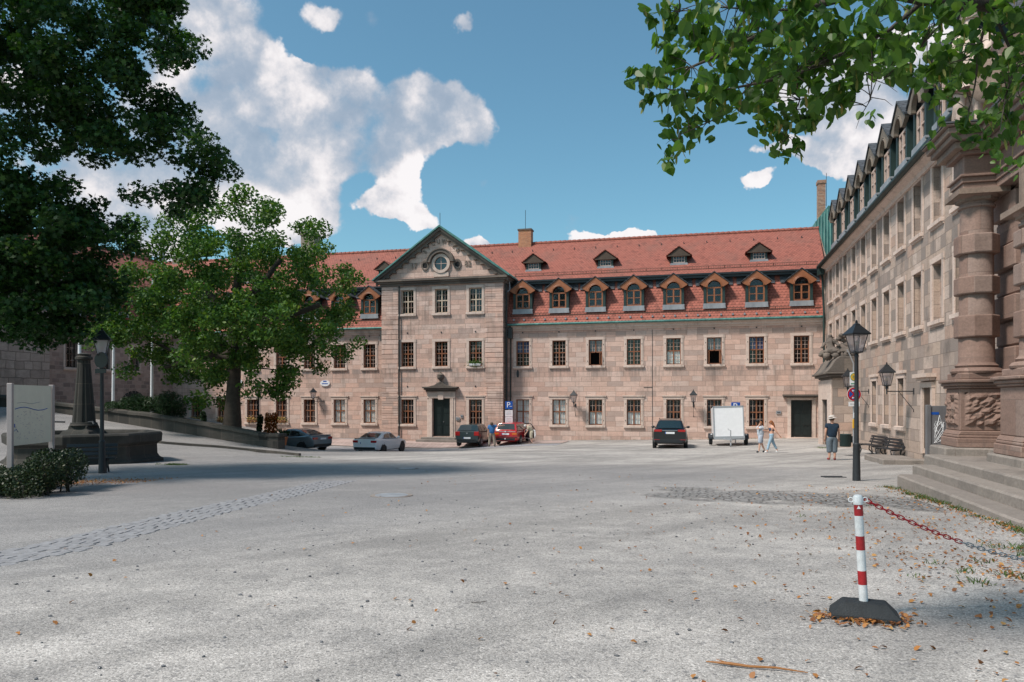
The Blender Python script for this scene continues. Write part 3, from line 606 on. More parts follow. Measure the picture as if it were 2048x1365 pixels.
def wall_holes(b, u0, u1, z0, z1, holes, plane, axis='y', deep=.75, sgn=1):
    "wall face with real openings; holes = (u0,u1,z0,z1); mat 0 wall, mat 1 dark interior; sgn = direction into the wall"
    us = sorted({u0, u1, *[h for q_ in holes for h in q_[:2]]}); zs = sorted({z0, z1, *[h for q_ in holes for h in q_[2:]]})
    def pt(u, d, z): return (u, plane + sgn*d, z) if axis == 'y' else (plane + sgn*d, u, z)
    for a, c in zip(us, us[1:]):
        for e, f in zip(zs, zs[1:]):
            mu, mz = (a+c)/2, (e+f)/2
            if any(h[0] < mu < h[1] and h[2] < mz < h[3] for h in holes): continue
            b.add([pt(a,0,e), pt(c,0,e), pt(c,0,f), pt(a,0,f)], [(0,1,2,3)])
    for (a, c, e, f) in holes:
        d = .45
        b.add([pt(a,0,e), pt(c,0,e), pt(c,0,f), pt(a,0,f), pt(a,d,e), pt(c,d,e), pt(c,d,f), pt(a,d,f)], [(0,1,5,4),(1,2,6,5),(2,3,7,6),(3,0,4,7)])
        b.add([pt(a,d,e), pt(c,d,e), pt(c,d,f), pt(a,d,f), pt(a,d+deep,e), pt(c,d+deep,e), pt(c,d+deep,f), pt(a,d+deep,f)], [(0,1,5,4),(1,2,6,5),(2,3,7,6),(3,0,4,7),(4,5,6,7)], 1)

# ================= long building =================
FY = 53.55; BY = 52.35; BX0, BX1 = -23.5, -14.0; EZ = 8.45
LB = thing('palace_building', 'long pink sandstone palace with red mansard roof and gabled centre across the court', 'building', (-18, FY, 0), world=True)
right_px_lo = [1045.5, 1118, 1191, 1267.5, 1347, 1428.5, 1513]; XR = [XonY(p, FY) for p in right_px_lo] + [XonY(1603, FY)]
XL = [XonY(p, FY) for p in (739, 679, 619, 563, 505, 446, 393)]
XB = [XonY(815, BY), XonY(882.7, BY), XonY(951, BY)]
w2 = W1/2
b = MB(); holes = [(x-w2, x+w2, 5.5, 7.36) for x in XR + XL] + [(x-w2, x+w2, 1.17, 3.03) for x in XR[:7] + XL] + [(XR[7]-.68, XR[7]+.68, .45, 2.98)]
wall_holes(b, BX1, 8.3, -1.5, EZ, [h for h in holes if h[0] > BX1], FY); b.build('wall', [M['stone'], M['int']], LB); b = MB(); wall_holes(b, -50, BX0, -1.5, EZ, [h for h in holes if h[1] < BX0], FY)
b.build('wall', [M['stone'], M['int']], LB)
b = MB(); DX = XB[1]
wall_holes(b, BX0, BX1, -1.5, 12.0, [(x-w2, x+w2, 9.5, 11.29) for x in XB] + [(x-w2, x+w2, 5.5, 7.36) for x in XB] + [(x-w2, x+w2, 1.17, 3.03) for x in (XB[0], XB[2])] + [(DX-.70, DX+.70, .26, 3.10)], BY)
b.add([(BX1, BY, -1.5), (BX1, FY+6, -1.5), (BX1, FY+6, 12), (BX1, BY, 12)], [(0,1,2,3)]); b.add([(BX0, BY, -1.5), (BX0, FY+6, -1.5), (BX0, FY+6, 12), (BX0, BY, 12)], [(0,1,2,3)])
b.build('centre_wall', [M['stone'], M['int']], LB)
up_kinds = ['hi_blue', 'hi', 'hi_open', 'hi', 'hi_net', 'hi_open', 'hi_blue', 'hi']; lo_kinds = ['lo_net', 'lo_net', 'lo_half', 'lo_half', 'lo', 'lo', 'lo']
for x, k in zip(XR, up_kinds): put_window(k, LB, x, FY, 5.5)
for x, k in zip(XR, lo_kinds): put_window(k, LB, x, FY, 1.17)
for i, x in enumerate(XL): put_window('hi', LB, x, FY, 5.5); put_window('lo_net' if i < 2 else 'lo', LB, x, FY, 1.17)
for i, x in enumerate(XB):
    put_window('top', LB, x, BY, 9.5); put_window('hi', LB, x, BY, 5.5)
    if i != 1: put_window('lo', LB, x, BY, 1.17)
# lower mansard, break, upper roof, ridge
def roof_run(root, names, x0, x1, swap=False, plane=FY, s=1, x1r=None):
    "roof along x (or along y when swap), rising away from the plane"
    def T(u, d, z): return (u, plane + s*d, z) if not swap else (plane + s*d, u, z)
    x1r = x1 if x1r is None else x1r
    for nm, mt, pts in names:
        b = MB()
        (d0, z0), (d1, z1) = pts
        nrm = Vector((z1-z0, d1-d0)).normalized() * .09
        b.add([T(x0,d0,z0), T(x1,d0,z0), T(x1r,d1,z1), T(x0,d1,z1), T(x0,d0+nrm.x,z0-nrm.y), T(x1,d0+nrm.x,z0-nrm.y), T(x1r,d1+nrm.x,z1-nrm.y), T(x0,d1+nrm.x,z1-nrm.y)],
              [(0,1,2,3),(4,5,6,7),(0,1,5,4),(1,2,6,5),(2,3,7,6),(3,0,4,7)]); b.build(nm, M[mt], root)
LOWR = ('lower_roof', 'tile_low', ((-.30, EZ+.16), (1.20, 11.75))); UPR = ('upper_roof', 'tile_up', ((.85, 11.98), (5.95, 15.85)))
roof_run(LB, [LOWR], BX1-.02, 8.1); roof_run(LB, [LOWR], -49.2, BX0+.02)
roof_run(LB, [UPR], -49.2, 8.35, x1r=8.6)
b = MB(); b.add([(-49.2, FY+5.95, 15.82), (8.6, FY+5.95, 15.82), (8.6, FY+12.5, 11), (-49.2, FY+12.5, 11)], [(0,1,2,3)]); b.build('rear_roof', M['tile_up'], LB)
b = MB(); b.add([(8.62, FY+.85, 11.9), (8.62, FY+5.95, 15.8), (8.62, FY+12, 11), (8.62, FY+12, 0), (8.62, FY, 0)], [(0,1,2,3,4)]); b.build('end_wall', M['stone'], LB)
# ridge tiles
b = MB(); x = -49.0
while x < 8.5: b.tube([(x, FY+5.95, 15.84), (x+.42, FY+5.95, 15.86)], [.14, .165], 8); x += .40
b.build('ridge_tiles', M['tile_up'], LB, smooth_=50)
def trim_line(root, x0, x1, plane, swap=False, s=1):
    "gutter, soffit cornice and the dark break board"
    def bx(b, u0, u1, d0, d1, z0, z1, m=0):
        a, c = sorted((plane + s*d0, plane + s*d1))
        b.box(u0, u1, a, c, z0, z1, m) if not swap else b.box(a, c, u0, u1, z0, z1, m)
    b = MB(); bx(b, x0, x1, -.34, .02, EZ-.02, EZ+.10); bx(b, x0, x1, -.20, .02, EZ-.22, EZ-.02); bx(b, x0, x1, -.09, .02, EZ-.36, EZ-.22); b.build('cornice', M['trim'], root)
    b = MB()
    pts = [(x0, plane + s*-.42, EZ+.10), (x1, plane + s*-.42, EZ+.12)]; pts = pts if not swap else [(p[1], p[0], p[2]) for p in pts]
    b.tube(pts, .085, 8); b.build('gutter', M['copper'], root, smooth_=50)
    b = MB(); bx(b, x0, x1, .75, 1.35, 11.68, 11.92); bx(b, x0, x1, .62, .80, 11.86, 11.99); b.build('eaves_board', M['black'], root)
trim_line(LB, BX1+.02, 8.0, FY); trim_line(LB, -43, BX0-.02, FY)
def snow_guard(root, x0, x1, plane, d, z, h, swap=False, s=1):
    b = MB()
    def T(u, dd, zz): return (u, plane + s*dd, zz) if not swap else (plane + s*dd, u, zz)
    for k in (0.15, 1.0): b.tube([T(x0, d, z+h*k), T(x1, d, z+h*k)], .014, 5)
    x = x0
    while x < x1: b.tube([T(x, d, z-.04), T(x, d, z+h)], .009, 4); x += .12
    x = x0
    while x < x1: b.tube([T(x, d+.25, z+.0), T(x, d-.02, z+h)], .016, 4); x += 1.1
    b.build('snow_guard', M['wood_d'], root)
snow_guard(LB, BX1+.3, 7.9, FY, 1.35, 12.38, .22); snow_guard(LB, -43, BX0-.5, FY, 1.35, 12.38, .22)
snow_guard(LB, BX1+.3, 7.9, FY, -.05, 9.18, .2); snow_guard(LB, -43, BX0-.3, FY, -.05, 9.18, .2)
b = MB(); x = BX1 + .6
while x < 8: b.box(x-.06, x+.06, FY-.26, FY-.12, 8.86, 8.98); x += .78
tag(b.build('snow_stops', M['lead'], LB), kind='stuff')
b = MB(); x = -42.0
while x < 8:
    b.box(x-.025, x+.025, FY+4.75, FY+4.85, 14.97, 15.12); x += 1.7
tag(b.build('roof_hooks', M['iron'], LB), kind='stuff')
for x in XR: inst(KIT['dormer'][0], 'dormer', LB, (x, FY-.02, 9.35), 0, KIT['dormer'][1])
for x in XL: inst(KIT['dormer'][0], 'dormer', LB, (x, FY-.02, 9.35), 0, KIT['dormer'][1])
for px, py in ((1067, 531), (1211, 527), (1358, 522), (1518, 514), (770, 551), (500, 563), (610, 556)):
    x = XonY(px, FY+2.1); inst(KIT['small'][0], 'dormer', LB, (x, FY+2.1, 13.06), 0, KIT['small'][1])
# centre block: quoins, cornice, pediment
for (xa, xb, xs_) in ((BX0-.02, BX0+1.28, (BX0-.07, BX0+.05)), (BX1-1.28, BX1+.02, (BX1-.05, BX1+.07))):
    b = MB(); z = -.3
    while z < 11.55:
        h = min(.375, 11.6 - z); b.box(xa - .03, xb + .03, BY-.07, BY+.1, z + .012, z + h - .012)
        b.box(*xs_, BY+.1, FY-.01, z+.012, z+h-.012, 1); z += .375
    b.build('quoins', [M['stone'], M['dark_stone']], LB, bevel=.015)
b = MB()
for (z0, z1, d) in ((11.62, 11.80, .16), (11.80, 11.93, .30), (11.93, 12.08, .44)):
    b.box(BX0-d, BX1+d, BY-d, BY+.1, z0, z1)
    b.box(BX1-.05, BX1+d, BY+.1, FY+1.5, z0, z1); b.box(BX0-d, BX0+.05, BY+.1, FY+1.5, z0, z1)
b.build('cornice', M['dark_stone'], LB)
PX = (BX0+BX1)/2; AP = 15.72; hw = (BX1-BX0)/2
b = MB(); b.add([(BX0, BY+.0, 12.08), (BX1, BY+.0, 12.08), (PX, BY+.0, AP-.1)], [(0,1,2)]); b.build('pediment', M['trim'] if False else M['stone'], LB)
b = MB()
for sx in (-1, 1):
    e = (PX + sx*(hw+.45), 12.02); 
    for (o0, o1, d) in ((.10, .34, .22), (-.10, .10, .40)):
        dz = Vector((-(AP-12.02), sx*(hw+.45))).normalized() if False else None
        b.prism([(e[0], e[1]-o1), (e[0], e[1]-o0), (PX, AP-o0), (PX, AP-o1)], 'y', BY-d, BY+.02)
    # modillions under the raking cornice
    for k in range(9):
        f = .08 + k*.10; x = e[0] + (PX-e[0])*f; zt = 12.02 + (AP-12.02)*f
        b.prism([(x-.14, zt-.46-.14*sx*.0), (x+.14, zt-.46), (x+.14, zt-.30), (x-.14, zt-.30)], 'y', BY-.20, BY+.01)
b.build('raking_cornice', M['dark_stone'], LB)
b = MB()
for sx in (-1, 1):
    e = (PX + sx*(hw+.62), 11.98)
    b.add([(e[0], BY-.55, e[1]+.02), (PX, BY-.55, AP+.12), (PX, FY+7.0, AP+.12), (e[0], FY+1.6, e[1]+.02), (e[0], BY-.55, e[1]+.12), (PX, BY-.55, AP+.24), (PX, FY+7.0, AP+.24), (e[0], FY+1.6, e[1]+.12)],
          [(0,1,2,3),(4,5,6,7),(0,1,5,4),(3,0,4,7)])
    for k in range(11):     # standing seams
        y = BY - .5 + k*.6
        b.tube([(e[0], y, e[1]+.13), (PX, y, AP+.25)], .02, 4)
b.build('gable_roof', M['copper'], LB)
# tympanum: round window, two ovals, lettering and date
oz = 13.18; b = MB(); n = 28
def ring(b, cx, cz, r0, r1, y0, y1, a0=0, a1=360, sz=1.0, m=0, n=28):
    P0 = arc(cx, 0, r0, a0, a1, n); P1 = arc(cx, 0, r1, a0, a1, n)
    for i in range(n):
        (xa, za), (xb, zb_) = P0[i], P0[i+1]; (xc, zc), (xd, zd) = P1[i], P1[i+1]
        za, zb_, zc, zd = [cz + v*sz for v in (za, zb_, zc, zd)]
        b.add([(xa,y0,za),(xb,y0,zb_),(xd,y0,zd),(xc,y0,zc),(xa,y1,za),(xb,y1,zb_),(xd,y1,zd),(xc,y1,zc)], [(0,1,2,3),(0,1,5,4),(3,2,6,7)], m)
ring(b, PX, oz, .50, .72, BY-.16, BY+.0); b.box(PX-.60, PX+.60, BY-.10, BY-.003, 12.20, 12.52); b.build('round_window_surround', M['trim'], LB, smooth_=40)
b = MB(); ring(b, PX, oz, .80, 1.02, BY-.34, BY, 12, 168); ring(b, PX, oz, 1.02, 1.10, BY-.40, BY, 10, 170)
for sx in (-1, 1): b.box(*sorted((PX+sx*.78, PX+sx*1.12)), BY-.36, BY-.003, oz+.10, oz+.2)
b.build('round_window_hood', M['dark_stone'], LB, smooth_=40)
b = MB(); b.lathe([(.50, BY-.03), (.50, BY-.004)], 28, 0, (PX, 0, oz), 'y'); 
b.build('round_window', M['cglass'], LB)
b = MB(); b.box(PX-.5, PX+.5, BY-.055, BY-.035, oz-.018, oz+.018); b.box(PX-.018, PX+.018, BY-.056, BY-.034, oz-.5, oz+.5); b.build('glazing_bars', M['muntin'], LB)
for sx in (-1, 1):
    b = MB(); ring(b, PX+sx*1.28, oz-.10, .20, .30, BY-.07, BY, sz=1.35, n=20); b.lathe([(.20, BY-.006), (.20, BY-.003)], 20, 1, (PX+sx*1.28, 0, oz-.10), 'y')
    b.v = b.v[:]; b.build('oval_opening', [M['dark_stone'], M['int']], LB)
b = MB()
for k, ch in enumerate("BFCUWFZB"):
    a = R(148 - k*(116/7)); r = 1.52; b.text(ch, .46, (PX + r*math.cos(a), BY-.02, oz + .12 + r*math.sin(a)), 0, .10, (R(90)-a), .8)
for x, ch in ((-2.18, '17'), (2.10, '82')): b.text(ch, .58, (PX+x, BY-.02, oz-.10), 0, .10, 0, .9)
b.build('carved_lettering', M['letter'], LB)
# centre door with hood, urn and steps
b = MB(); b.box(DX-.70, DX+.70, BY+.22, BY+.27, .26, 3.1)
for sx in (-1, 1):
    for z0, z1 in ((.42, 1.0), (1.12, 1.9), (2.0, 2.45)): b.box(*sorted((DX+sx*.10, DX+sx*.60)), BY+.19, BY+.225, z0, z1)
b.box(DX-.03, DX+.03, BY+.17, BY+.225, .26, 2.6); b.box(DX-.7, DX+.7, BY+.17, BY+.225, 2.58, 2.66)
d_ = b.build('door', M['door'], LB); 
b = MB(); b.blob((DX+.12, BY+.15, 1.35), .04, 8); b.build('handle', M['grey'], d_)
b = MB()
for sx in (-1, 1):
    b.box(*sorted((DX+sx*.70, DX+sx*.98)), BY-.09, BY+.02, -.1, 3.1); b.box(*sorted((DX+sx*.98, DX+sx*1.12)), BY-.05, BY+.02, -.1, 3.1)
b.box(DX-1.12, DX+1.12, BY-.09, BY+.02, 3.1, 3.62); b.prism([(DX-.2, 3.0), (DX+.2, 3.0), (DX+.28, 3.62), (DX-.28, 3.62)], 'y', BY-.16, BY-.09)
b.build('door_surround', M['trim'], LB, bevel=.02)
b = MB()
for (hw_, z0, z1, d) in ((1.15, 3.62, 3.74, .22), (1.28, 3.74, 3.86, .36), (1.38, 3.86, 3.98, .46)): b.box(DX-hw_, DX+hw_, BY-d, BY-.002, z0, z1)
b.prism([(DX-1.0, 3.98), (DX+1.0, 3.98), (DX+.45, 4.10), (DX+.2, 4.28), (DX-.2, 4.28), (DX-.45, 4.10)], 'y', BY-.3, BY-.003)
b.build('door_hood', M['dark_stone'], LB, bevel=.02)
b = MB(); b.lathe([(.16,4.28),(.10,4.36),(.08,4.44),(.22,4.56),(.27,4.72),(.25,4.84),(.28,4.86),(.20,4.92),(.12,4.98),(.05,5.03),(.07,5.08),(.0,5.13)], 14, 0, (DX, BY-.18, 0)); b.build('urn', M['dark_stone'], LB, smooth_=40)
b = MB(); b.box(DX-1.35, DX+1.35, BY-.8, BY-.003, -.4, .22); b.box(DX-1.6, DX+1.6, BY-1.15, BY-.8, -.4, .06); b.box(DX-1.6, DX-1.35, BY-.8, BY-.003, -.4, .06); b.box(DX+1.35, DX+1.6, BY-.8, BY-.003, -.4, .06); b.build('door_steps', M['step'], LB, bevel=.02)
# right-hand door
X8 = XR[7]; b = MB(); b.box(X8-.68, X8+.68, FY+.22, FY+.27, .45, 2.98)
for sx in (-1, 1):
    for z0, z1 in ((.6, 1.15), (1.25, 2.0), (2.1, 2.75)): b.box(*sorted((X8+sx*.08, X8+sx*.58)), FY+.19, FY+.225, z0, z1)
b.build('door', M['door'], LB)
b = MB(); b.box(X8-.9, X8-.68, FY-.07, FY+.02, .2, 2.98); b.box(X8+.68, X8+.9, FY-.07, FY+.02, .2, 2.98); b.box(X8-.95, X8+.95, FY-.08, FY+.02, 2.98, 3.14); b.box(X8-1.0, X8+1.0, FY-.5, FY-.003, .1, .44); b.build('door_surround', M['trim'], LB)
b = MB(); b.box(X8-1.15, X8+1.15, FY-.30, FY-.002, 3.16, 3.26); b.box(X8-1.22, X8+1.22, FY-.38, FY-.002, 3.26, 3.36); b.build('door_hood', M['dark_stone'], LB)
# pipes
b = MB()
b.tube([(BX1+.35, FY-.42, EZ+.05), (BX1+.35, FY-.14, EZ-.5), (BX1+.30, FY-.12, 0)], .055, 8); b.tube([(BX1+.12, BY+.6, 11.7), (BX1+.14, BY+.62, 0)], .06, 8)
b.tube([(BX0+1.42, BY-.12, 11.6), (BX0+1.42, BY-.12, -.2)], .055, 8)
b.box(BX1+.2, BX1+.5, FY-.5, FY-.1, EZ-.9, EZ-.1); b.box(BX0-.5, BX0-.2, FY-.5, FY-.1, EZ-.9, EZ-.1)
b.build('downpipe', M['pipe'], LB, smooth_=50)
b = MB(); b.tube([(BX1+.25, FY-.25, 12.0), (BX1+.3, FY-.25, 11.2), (BX1+.14, BY+.8, 11.0)], .05, 6); b.build('downpipe', M['lead'], LB)
# window boxes' iron anchors and small marks on the wall
b = MB()
for x in XR[:7] + XL:
    for dx_ in (-.58, .58):
        for z in (1.5, 2.7, 5.8, 7.0): b.box(x+dx_-.02, x+dx_+.02, FY-.05, FY-.035, z-.04, z+.04)
for x in XR + XL: b.box(x-.05, x+.05, FY-.04, FY-.002, 7.95, 8.03); 
for x in XB: b.box(x-.04, x+.04, BY-.04, BY-.002, 8.0, 8.1); b.box(x-.04, x+.04, BY-.04, BY-.002, 3.95, 4.05) if x != XB[1] else None
tag(b.build('wall_anchors', M['iron'], LB), kind='stuff')
b = MB(); b.box(XR[3]+1.30, XR[3]+1.325, FY-.03, FY-.002, 0.3, 8.0); b.box(XR[3]+.7, XR[3]+1.32, FY-.03, FY-.002, 3.88, 3.91); b.build('cable', M['iron'], LB)
# chimneys
def chimney(px0, px1, ptop, zb, Yc, mt, cap=.12, d=.8, rod=1.6, capm='dark_stone'):
    x0, x1 = XonY(px0, Yc), XonY(px1, Yc); t_ = depth((x0+x1)/2, Yc); zt = EYE + (800-ptop)/F*t_
    b = MB(); b.box(x0, x1, Yc-d/2, Yc+d/2, zb, zt-cap); o = b.build('chimney', M[mt], LB)
    c = MB(); c.box(x0-.06, x1+.06, Yc-d/2-.06, Yc+d/2+.06, zt-cap, zt); c.build('chimney_cap', M[capm], o)
    if rod:
        c = MB(); c.tube([((x0+x1)/2, Yc-.1, zt), ((x0+x1)/2, Yc-.1, zt+rod)], .02, 4); c.build('lightning_rod', M['iron'], o)
chimney(1039, 1064, 460, 14.8, FY+5.9, 'brick_o'); chimney(608, 634, 468, 14.8, FY+6.2, 'chim', .25, 1.1)
chimney(276, 293, 500, 14.8, FY+6.4, 'brick_b'); chimney(349, 361, 514, 14.8, FY+6, 'chim', .1, .6, 0)
x = XonY(324, FY+6); b = MB(); b.tube([(x, FY+6, 15), (x, FY+6, 16.9)], .28, 12); b.lathe([(.34, 16.9), (.34, 17.1)], 12, 0, (x, FY+6, 0)); b.build('flue', M['lead'], LB, smooth_=50)
b = MB(); x = XonY(880, FY); b.tube([(x, FY, AP), (x, FY, AP+1.6)], .02, 4); b.build('lightning_rod', M['iron'], LB); b = MB(); x = XonY(843, FY+1)
b.tube([(x, FY+1, 14.0), (x-.25, FY+1, 15.3)], .02, 4); b.tube([(x-.35, FY+1, 15.0), (x+.2, FY+1, 14.75)], .015, 4); b.build('aerial', M['iron'], LB)

# ================= left building =================
LX = -43.2
LF = thing('corner_building', 'shaded dark sandstone range with red roof behind the trees on the left', 'building', (LX-5, 40, 0), world=True)
b = MB(); LY = [YonX(142, LX), YonX(269, LX)]; LY = [LY[0], (LY[0]+LY[1])/2, LY[1]]
AY = YonX(267, LX); hl = [(y-.5, y+.5, 5.3, 7.16) for y in LY] + [(AY-1.0, AY+1.0, 1.0, 2.9)]; DY = YonX(337, LX)
hl += [(DY-.75, DY+.75, 1.2, 3.3)]
wall_holes(b, 40.4, FY, -1, EZ, hl, LX, 'x', sgn=-1); b.build('wall', [M['stone_l'], M['int']], LF)
for y in LY: put_window('left', LF, LX, y, 5.3, R(90))
b = MB()
for k in range(13):
    a = R(k*15); r0, r1 = .95, 1.45; y0, z0 = AY + r0*math.cos(a), 2.35 + .75*r0*math.sin(a)
    b.T = Matrix.Translation((LX, AY + 1.2*math.cos(a), 2.2 + 1.2*math.sin(a))) @ Matrix.Rotation(-(a-R(90)) if False else (a-R(90)), 4, 'X'); b.box(-.02, .05, -.13, .13, -.3, .3)
b.T = None; b.build('arch_stones', M['wall_stone'], LF)
b = MB(); b.box(LX, LX+.25, DY-1.1, DY+1.1, 3.3, 3.5); b.build('door_lintel', M['dark_stone'], LF)
roof_run(LF, [LOWR, UPR], 12, 59.5, True, LX, -1); trim_line(LF, 30, 53.2, LX, True, -1); snow_guard(LF, 30, 52.5, LX, 1.35, 12.38, .22, True, -1)
b = MB(); b.add([(LX-5.95, 12, 15.82), (LX-5.95, 59.5, 15.82), (LX-12.5, 59.5, 11), (LX-12.5, 12, 11)], [(0,1,2,3)]); b.build('rear_roof', M['tile_up'], LF)
b = MB(); b.tube([(LX-.95+.12, FY+.85-.1, 12.05), (LX-5.9, FY+5.9, 15.9)], .13, 6); b.build('valley', M['lead'], LF)
b = MB(); b.tube([(LX-5.95, 12, 15.86), (LX-5.95, 59, 15.86)], .15, 8); b.build('ridge_tiles', M['tile_up'], LF)
for y in (38, 43, 48): 
    inst(KIT['dormer'][0], 'dormer', LF, (LX+.02, y, 9.35), R(90), KIT['dormer'][1])
# projecting block of rough masonry (nearer)
OW = thing('bastion_wall', 'tall old wall of large rough sandstone blocks behind the information board', 'wall', (LX+1, 30, 0), world=True)
b = MB(); b.box(LX-2, LX+1.0, 14, 40.4, -1, 11.0); b.build('wall', M['stone_big'], OW)
b = MB(); b.box(LX-2.1, LX+1.15, 13.9, 40.5, 11.0, 11.3); b.build('coping', M['dark_stone'], OW)

# ================= right building =================
RX = 8.17; RZ = 11.75
RB = thing('side_building', 'tall weathered sandstone building on the right with blocked windows and slate dormers', 'building', (RX+5, 35, 0), world=True)
WY = [31.6 + 2.45*k for k in range(9)]; WY2 = [26.7, 29.15]
b = MB(); hr = [(y-.55, y+.55, 9.35, 11.4) for y in WY + WY2] + [(y-.55, y+.55, 5.85, 7.9) for y in WY + WY2] + [(y-.5, y+.5, 1.9, 3.9) for y in WY[1:6:2] + [WY[2]]]
wall_holes(b, 12, FY+2, -1, 11.9, hr, RX, 'x', .2); b.build('wall', [M['stone_r'], M['stone_r']], RB)
for y in WY + WY2: put_window('blind', RB, RX, y, 9.35, R(-90)); put_window('blind', RB, RX, y, 5.85, R(-90))
for y in WY[1:6:2] + [WY[2]]: put_window('blind_lo', RB, RX, y, 1.9, R(-90))
b = MB(); b.prism([(RX, 11.45), (RX-.10, 11.45), (RX-.14, 11.6), (RX-.38, 11.72), (RX-.42, 11.86), (RX, 11.86)], 'y', 12, FY-.4)
b.build('cornice', M['trim'], RB)
b = MB(); b.tube([(RX-.50, 12, 11.9), (RX-.50, 53.0, 11.86)], .13, 10); b.box(RX-.5, RX+.2, 12, 53.2, 11.9, 12.0); b.build('gutter', M['copper_d'], RB, smooth_=50)
b = MB(); b.add([(RX-.25, 12, 11.95), (RX-.25, 53.4, 11.95), (RX+1.9, 53.4, 16.2), (RX+1.9, 12, 16.2), (RX+7, 53.4, 18.0), (RX+7, 12, 18.0)], [(0,1,2,3), (3,2,4,5)]); b.build('roof', M['slate'], RB)
b = MB(); b.add([(RX-.25, 53.4, 11.9), (RX+1.9, 53.4, 16.2), (RX+7, 53.4, 18.0), (RX+7, 53.4, 9), (RX, 53.4, 9)], [(0,1,2,3,4)]); b.build('end_wall', M['stone_r'], RB)
for k in range(-2, 8):
    inst(KIT['dormer_r'][0], 'dormer', RB, (RX-.05, 31.2 + 2.62*k, 12.35), R(-90), KIT['dormer_r'][1])
# small door with hood near the portal, low stone blocks
y0 = YonX(1858, RX); b = MB(); b.box(RX-.03, RX+.0, y0-.5, y0+.5, 1.2, 3.45); b.build('door', M['wood_d'], RB)
b = MB(); b.box(RX-.10, RX-.002, y0-.72, y0-.5, 1.0, 3.45); b.box(RX-.10, RX-.002, y0+.5, y0+.72, 1.0, 3.45); b.box(RX-.12, RX-.002, y0-.74, y0+.74, 3.45, 3.65); b.build('door_surround', M['trim'], RB)
b = MB(); b.box(RX-.35, RX-.002, y0-.9, y0+.9, 3.82, 3.96); b.box(RX-.22, RX-.003, y0-.8, y0+.8, 3.70, 3.82); b.build('door_hood', M['trim'], RB)
b = MB(); b.tube([(RX-.5, 52.9, 11.8), (RX-.25, 53.0, 11.2), (RX-.15, 53.0, 9.0), (RX-.15, 53.0, .4)], .07, 8); b.box(RX-.55, RX-.2, 52.5, 53.2, 11.3, 11.85); b.build('downpipe', M['copper_d'], RB, smooth_=50)
b = MB(); b.box(RX-.26, RX-.003, 12, 52.9, -.5, 1.0, 0) if False else None
# copper-clad block with the tall chimney behind the roofs
CB = thing('copper_roof_block', 'green copper clad roof block with a tall brick chimney behind the roof corner', 'roof', (9.5, 60, 15), world=True)
x0, x1 = XonY(1626, 61), XonY(1700, 61); b = MB(); z1 = EYE + (800-415)/F*depth(9, 61)
b.add([(x0, 61, 13), (x0+.1, 61, z1-1.2), (x0+1.1, 61, z1+.1), (x0+3.2, 61, z1-.3), (x0+3.4, 61, 13), (x0, 66, 13), (x0+.1, 66, z1-1.2), (x0+1.1, 66, z1+.1), (x0+3.2, 66, z1-.3), (x0+3.4, 66, 13)], [(0,1,2,3,4),(0,1,6,5),(1,2,7,6),(2,3,8,7),(3,4,9,8)]); b.build('copper_wall', M['copper'], CB)
b = MB()
for k in range(9): x = x0 + .15 + k*.22; b.box(x-.015, x+.015, 60.93, 60.995, 13, z1-1.0+min(k, 4)*.2)
b.add([(x0+1.9, 60.95, 13), (x0+2.2, 60.95, z1-.35), (x0+3.3, 60.95, z1-.4), (x0+3.4, 60.95, 13)], [(0,1,2,3)]); b.build('copper_seams', M['copper_l'], CB)
x0, x1 = XonY(1635, 62), XonY(1650, 62); zt = EYE + (800-363)/F*depth(9, 62); b = MB(); b.box(x0, x1, 61.7, 62.4, 14, zt-.25); b.box(x0-.05, x1+.05, 61.65, 62.45, zt-.25, zt); b.build('chimney', M['brick_b'], CB)
b = MB(); b.tube([(x1+.1, 62, zt-2), (x1+.1, 62, zt+.6)], .02, 4); b.build('lightning_rod', M['iron'], CB)
# ================= stone portal =================
PT = thing('stone_portal', 'baroque red sandstone portal with banded columns and heavy cornice at the right edge', 'portal', (7.2, 19, .9), world=True)
CX, CYc, C2X, C2Y = 6.72, 20.85, 6.95, 17.6
b = MB()
# back wall with niches
wall_holes(b, 10.5, 21.6, 1.8, 12.0, [(19.0, 19.9, 4.6, 7.0), (12.6, 16.2, 1.9, 6.4)], 7.45, 'x', .3)
b.add([(7.45, 21.6, 1.0), (8.2, 21.6, 1.0), (8.2, 21.6, 12.0), (7.45, 21.6, 12.0)], [(0,1,2,3)])
b.build('wall', [M['portal'], M['int']], PT)
b = MB(); z = 3.7; i = 0
while z < 8.3:      # rusticated pilaster strips behind the columns
    pr = .16 if i % 2 == 0 else .05
    b.box(7.45-pr, 7.5, 20.1, 21.55, z+.015, z+.60); z += .63; i += 1
b.build('rustication', M['portal'], PT, bevel=.03); b = MB(); z = 3.7; i = 0
while z < 6.8: pr = .16 if i % 2 == 0 else .05; b.box(7.45-pr, 7.5, 16.9, 18.5, z+.015, z+.60); z += .63; i += 1
b.build('rustication', M['portal'], PT, bevel=.03)
b = MB(); b.add([(7.40, 19.0 - .02, 7.0)] + [(7.40, y, z) for y, z in arc(19.45, 7.0, .45, 180, 0, 12)], [tuple(range(1, 14))]); b.build('niche_head', M['int'], PT)
def pedestal(cx, cy, hw):
    b = MB()
    for (e, z0, z1) in ((.10, 1.83, 2.06), (.07, 2.06, 2.13), (0, 2.24, 3.28), (.06, 3.28, 3.34), (.10, 3.34, 3.42), (.15, 3.42, 3.50), (-.02, 3.50, 3.66)):
        b.box(cx-hw-e, 7.5, cy-hw-e, cy+hw+e, z0, z1)
    b.prism([(cx-hw-.07, 2.13), (7.5, 2.13), (7.5, 2.24), (cx-hw, 2.24)], 'y', cy-hw-.05, cy+hw+.05)
    return b.build('pedestal', M['portal'], PT, bevel=.02)
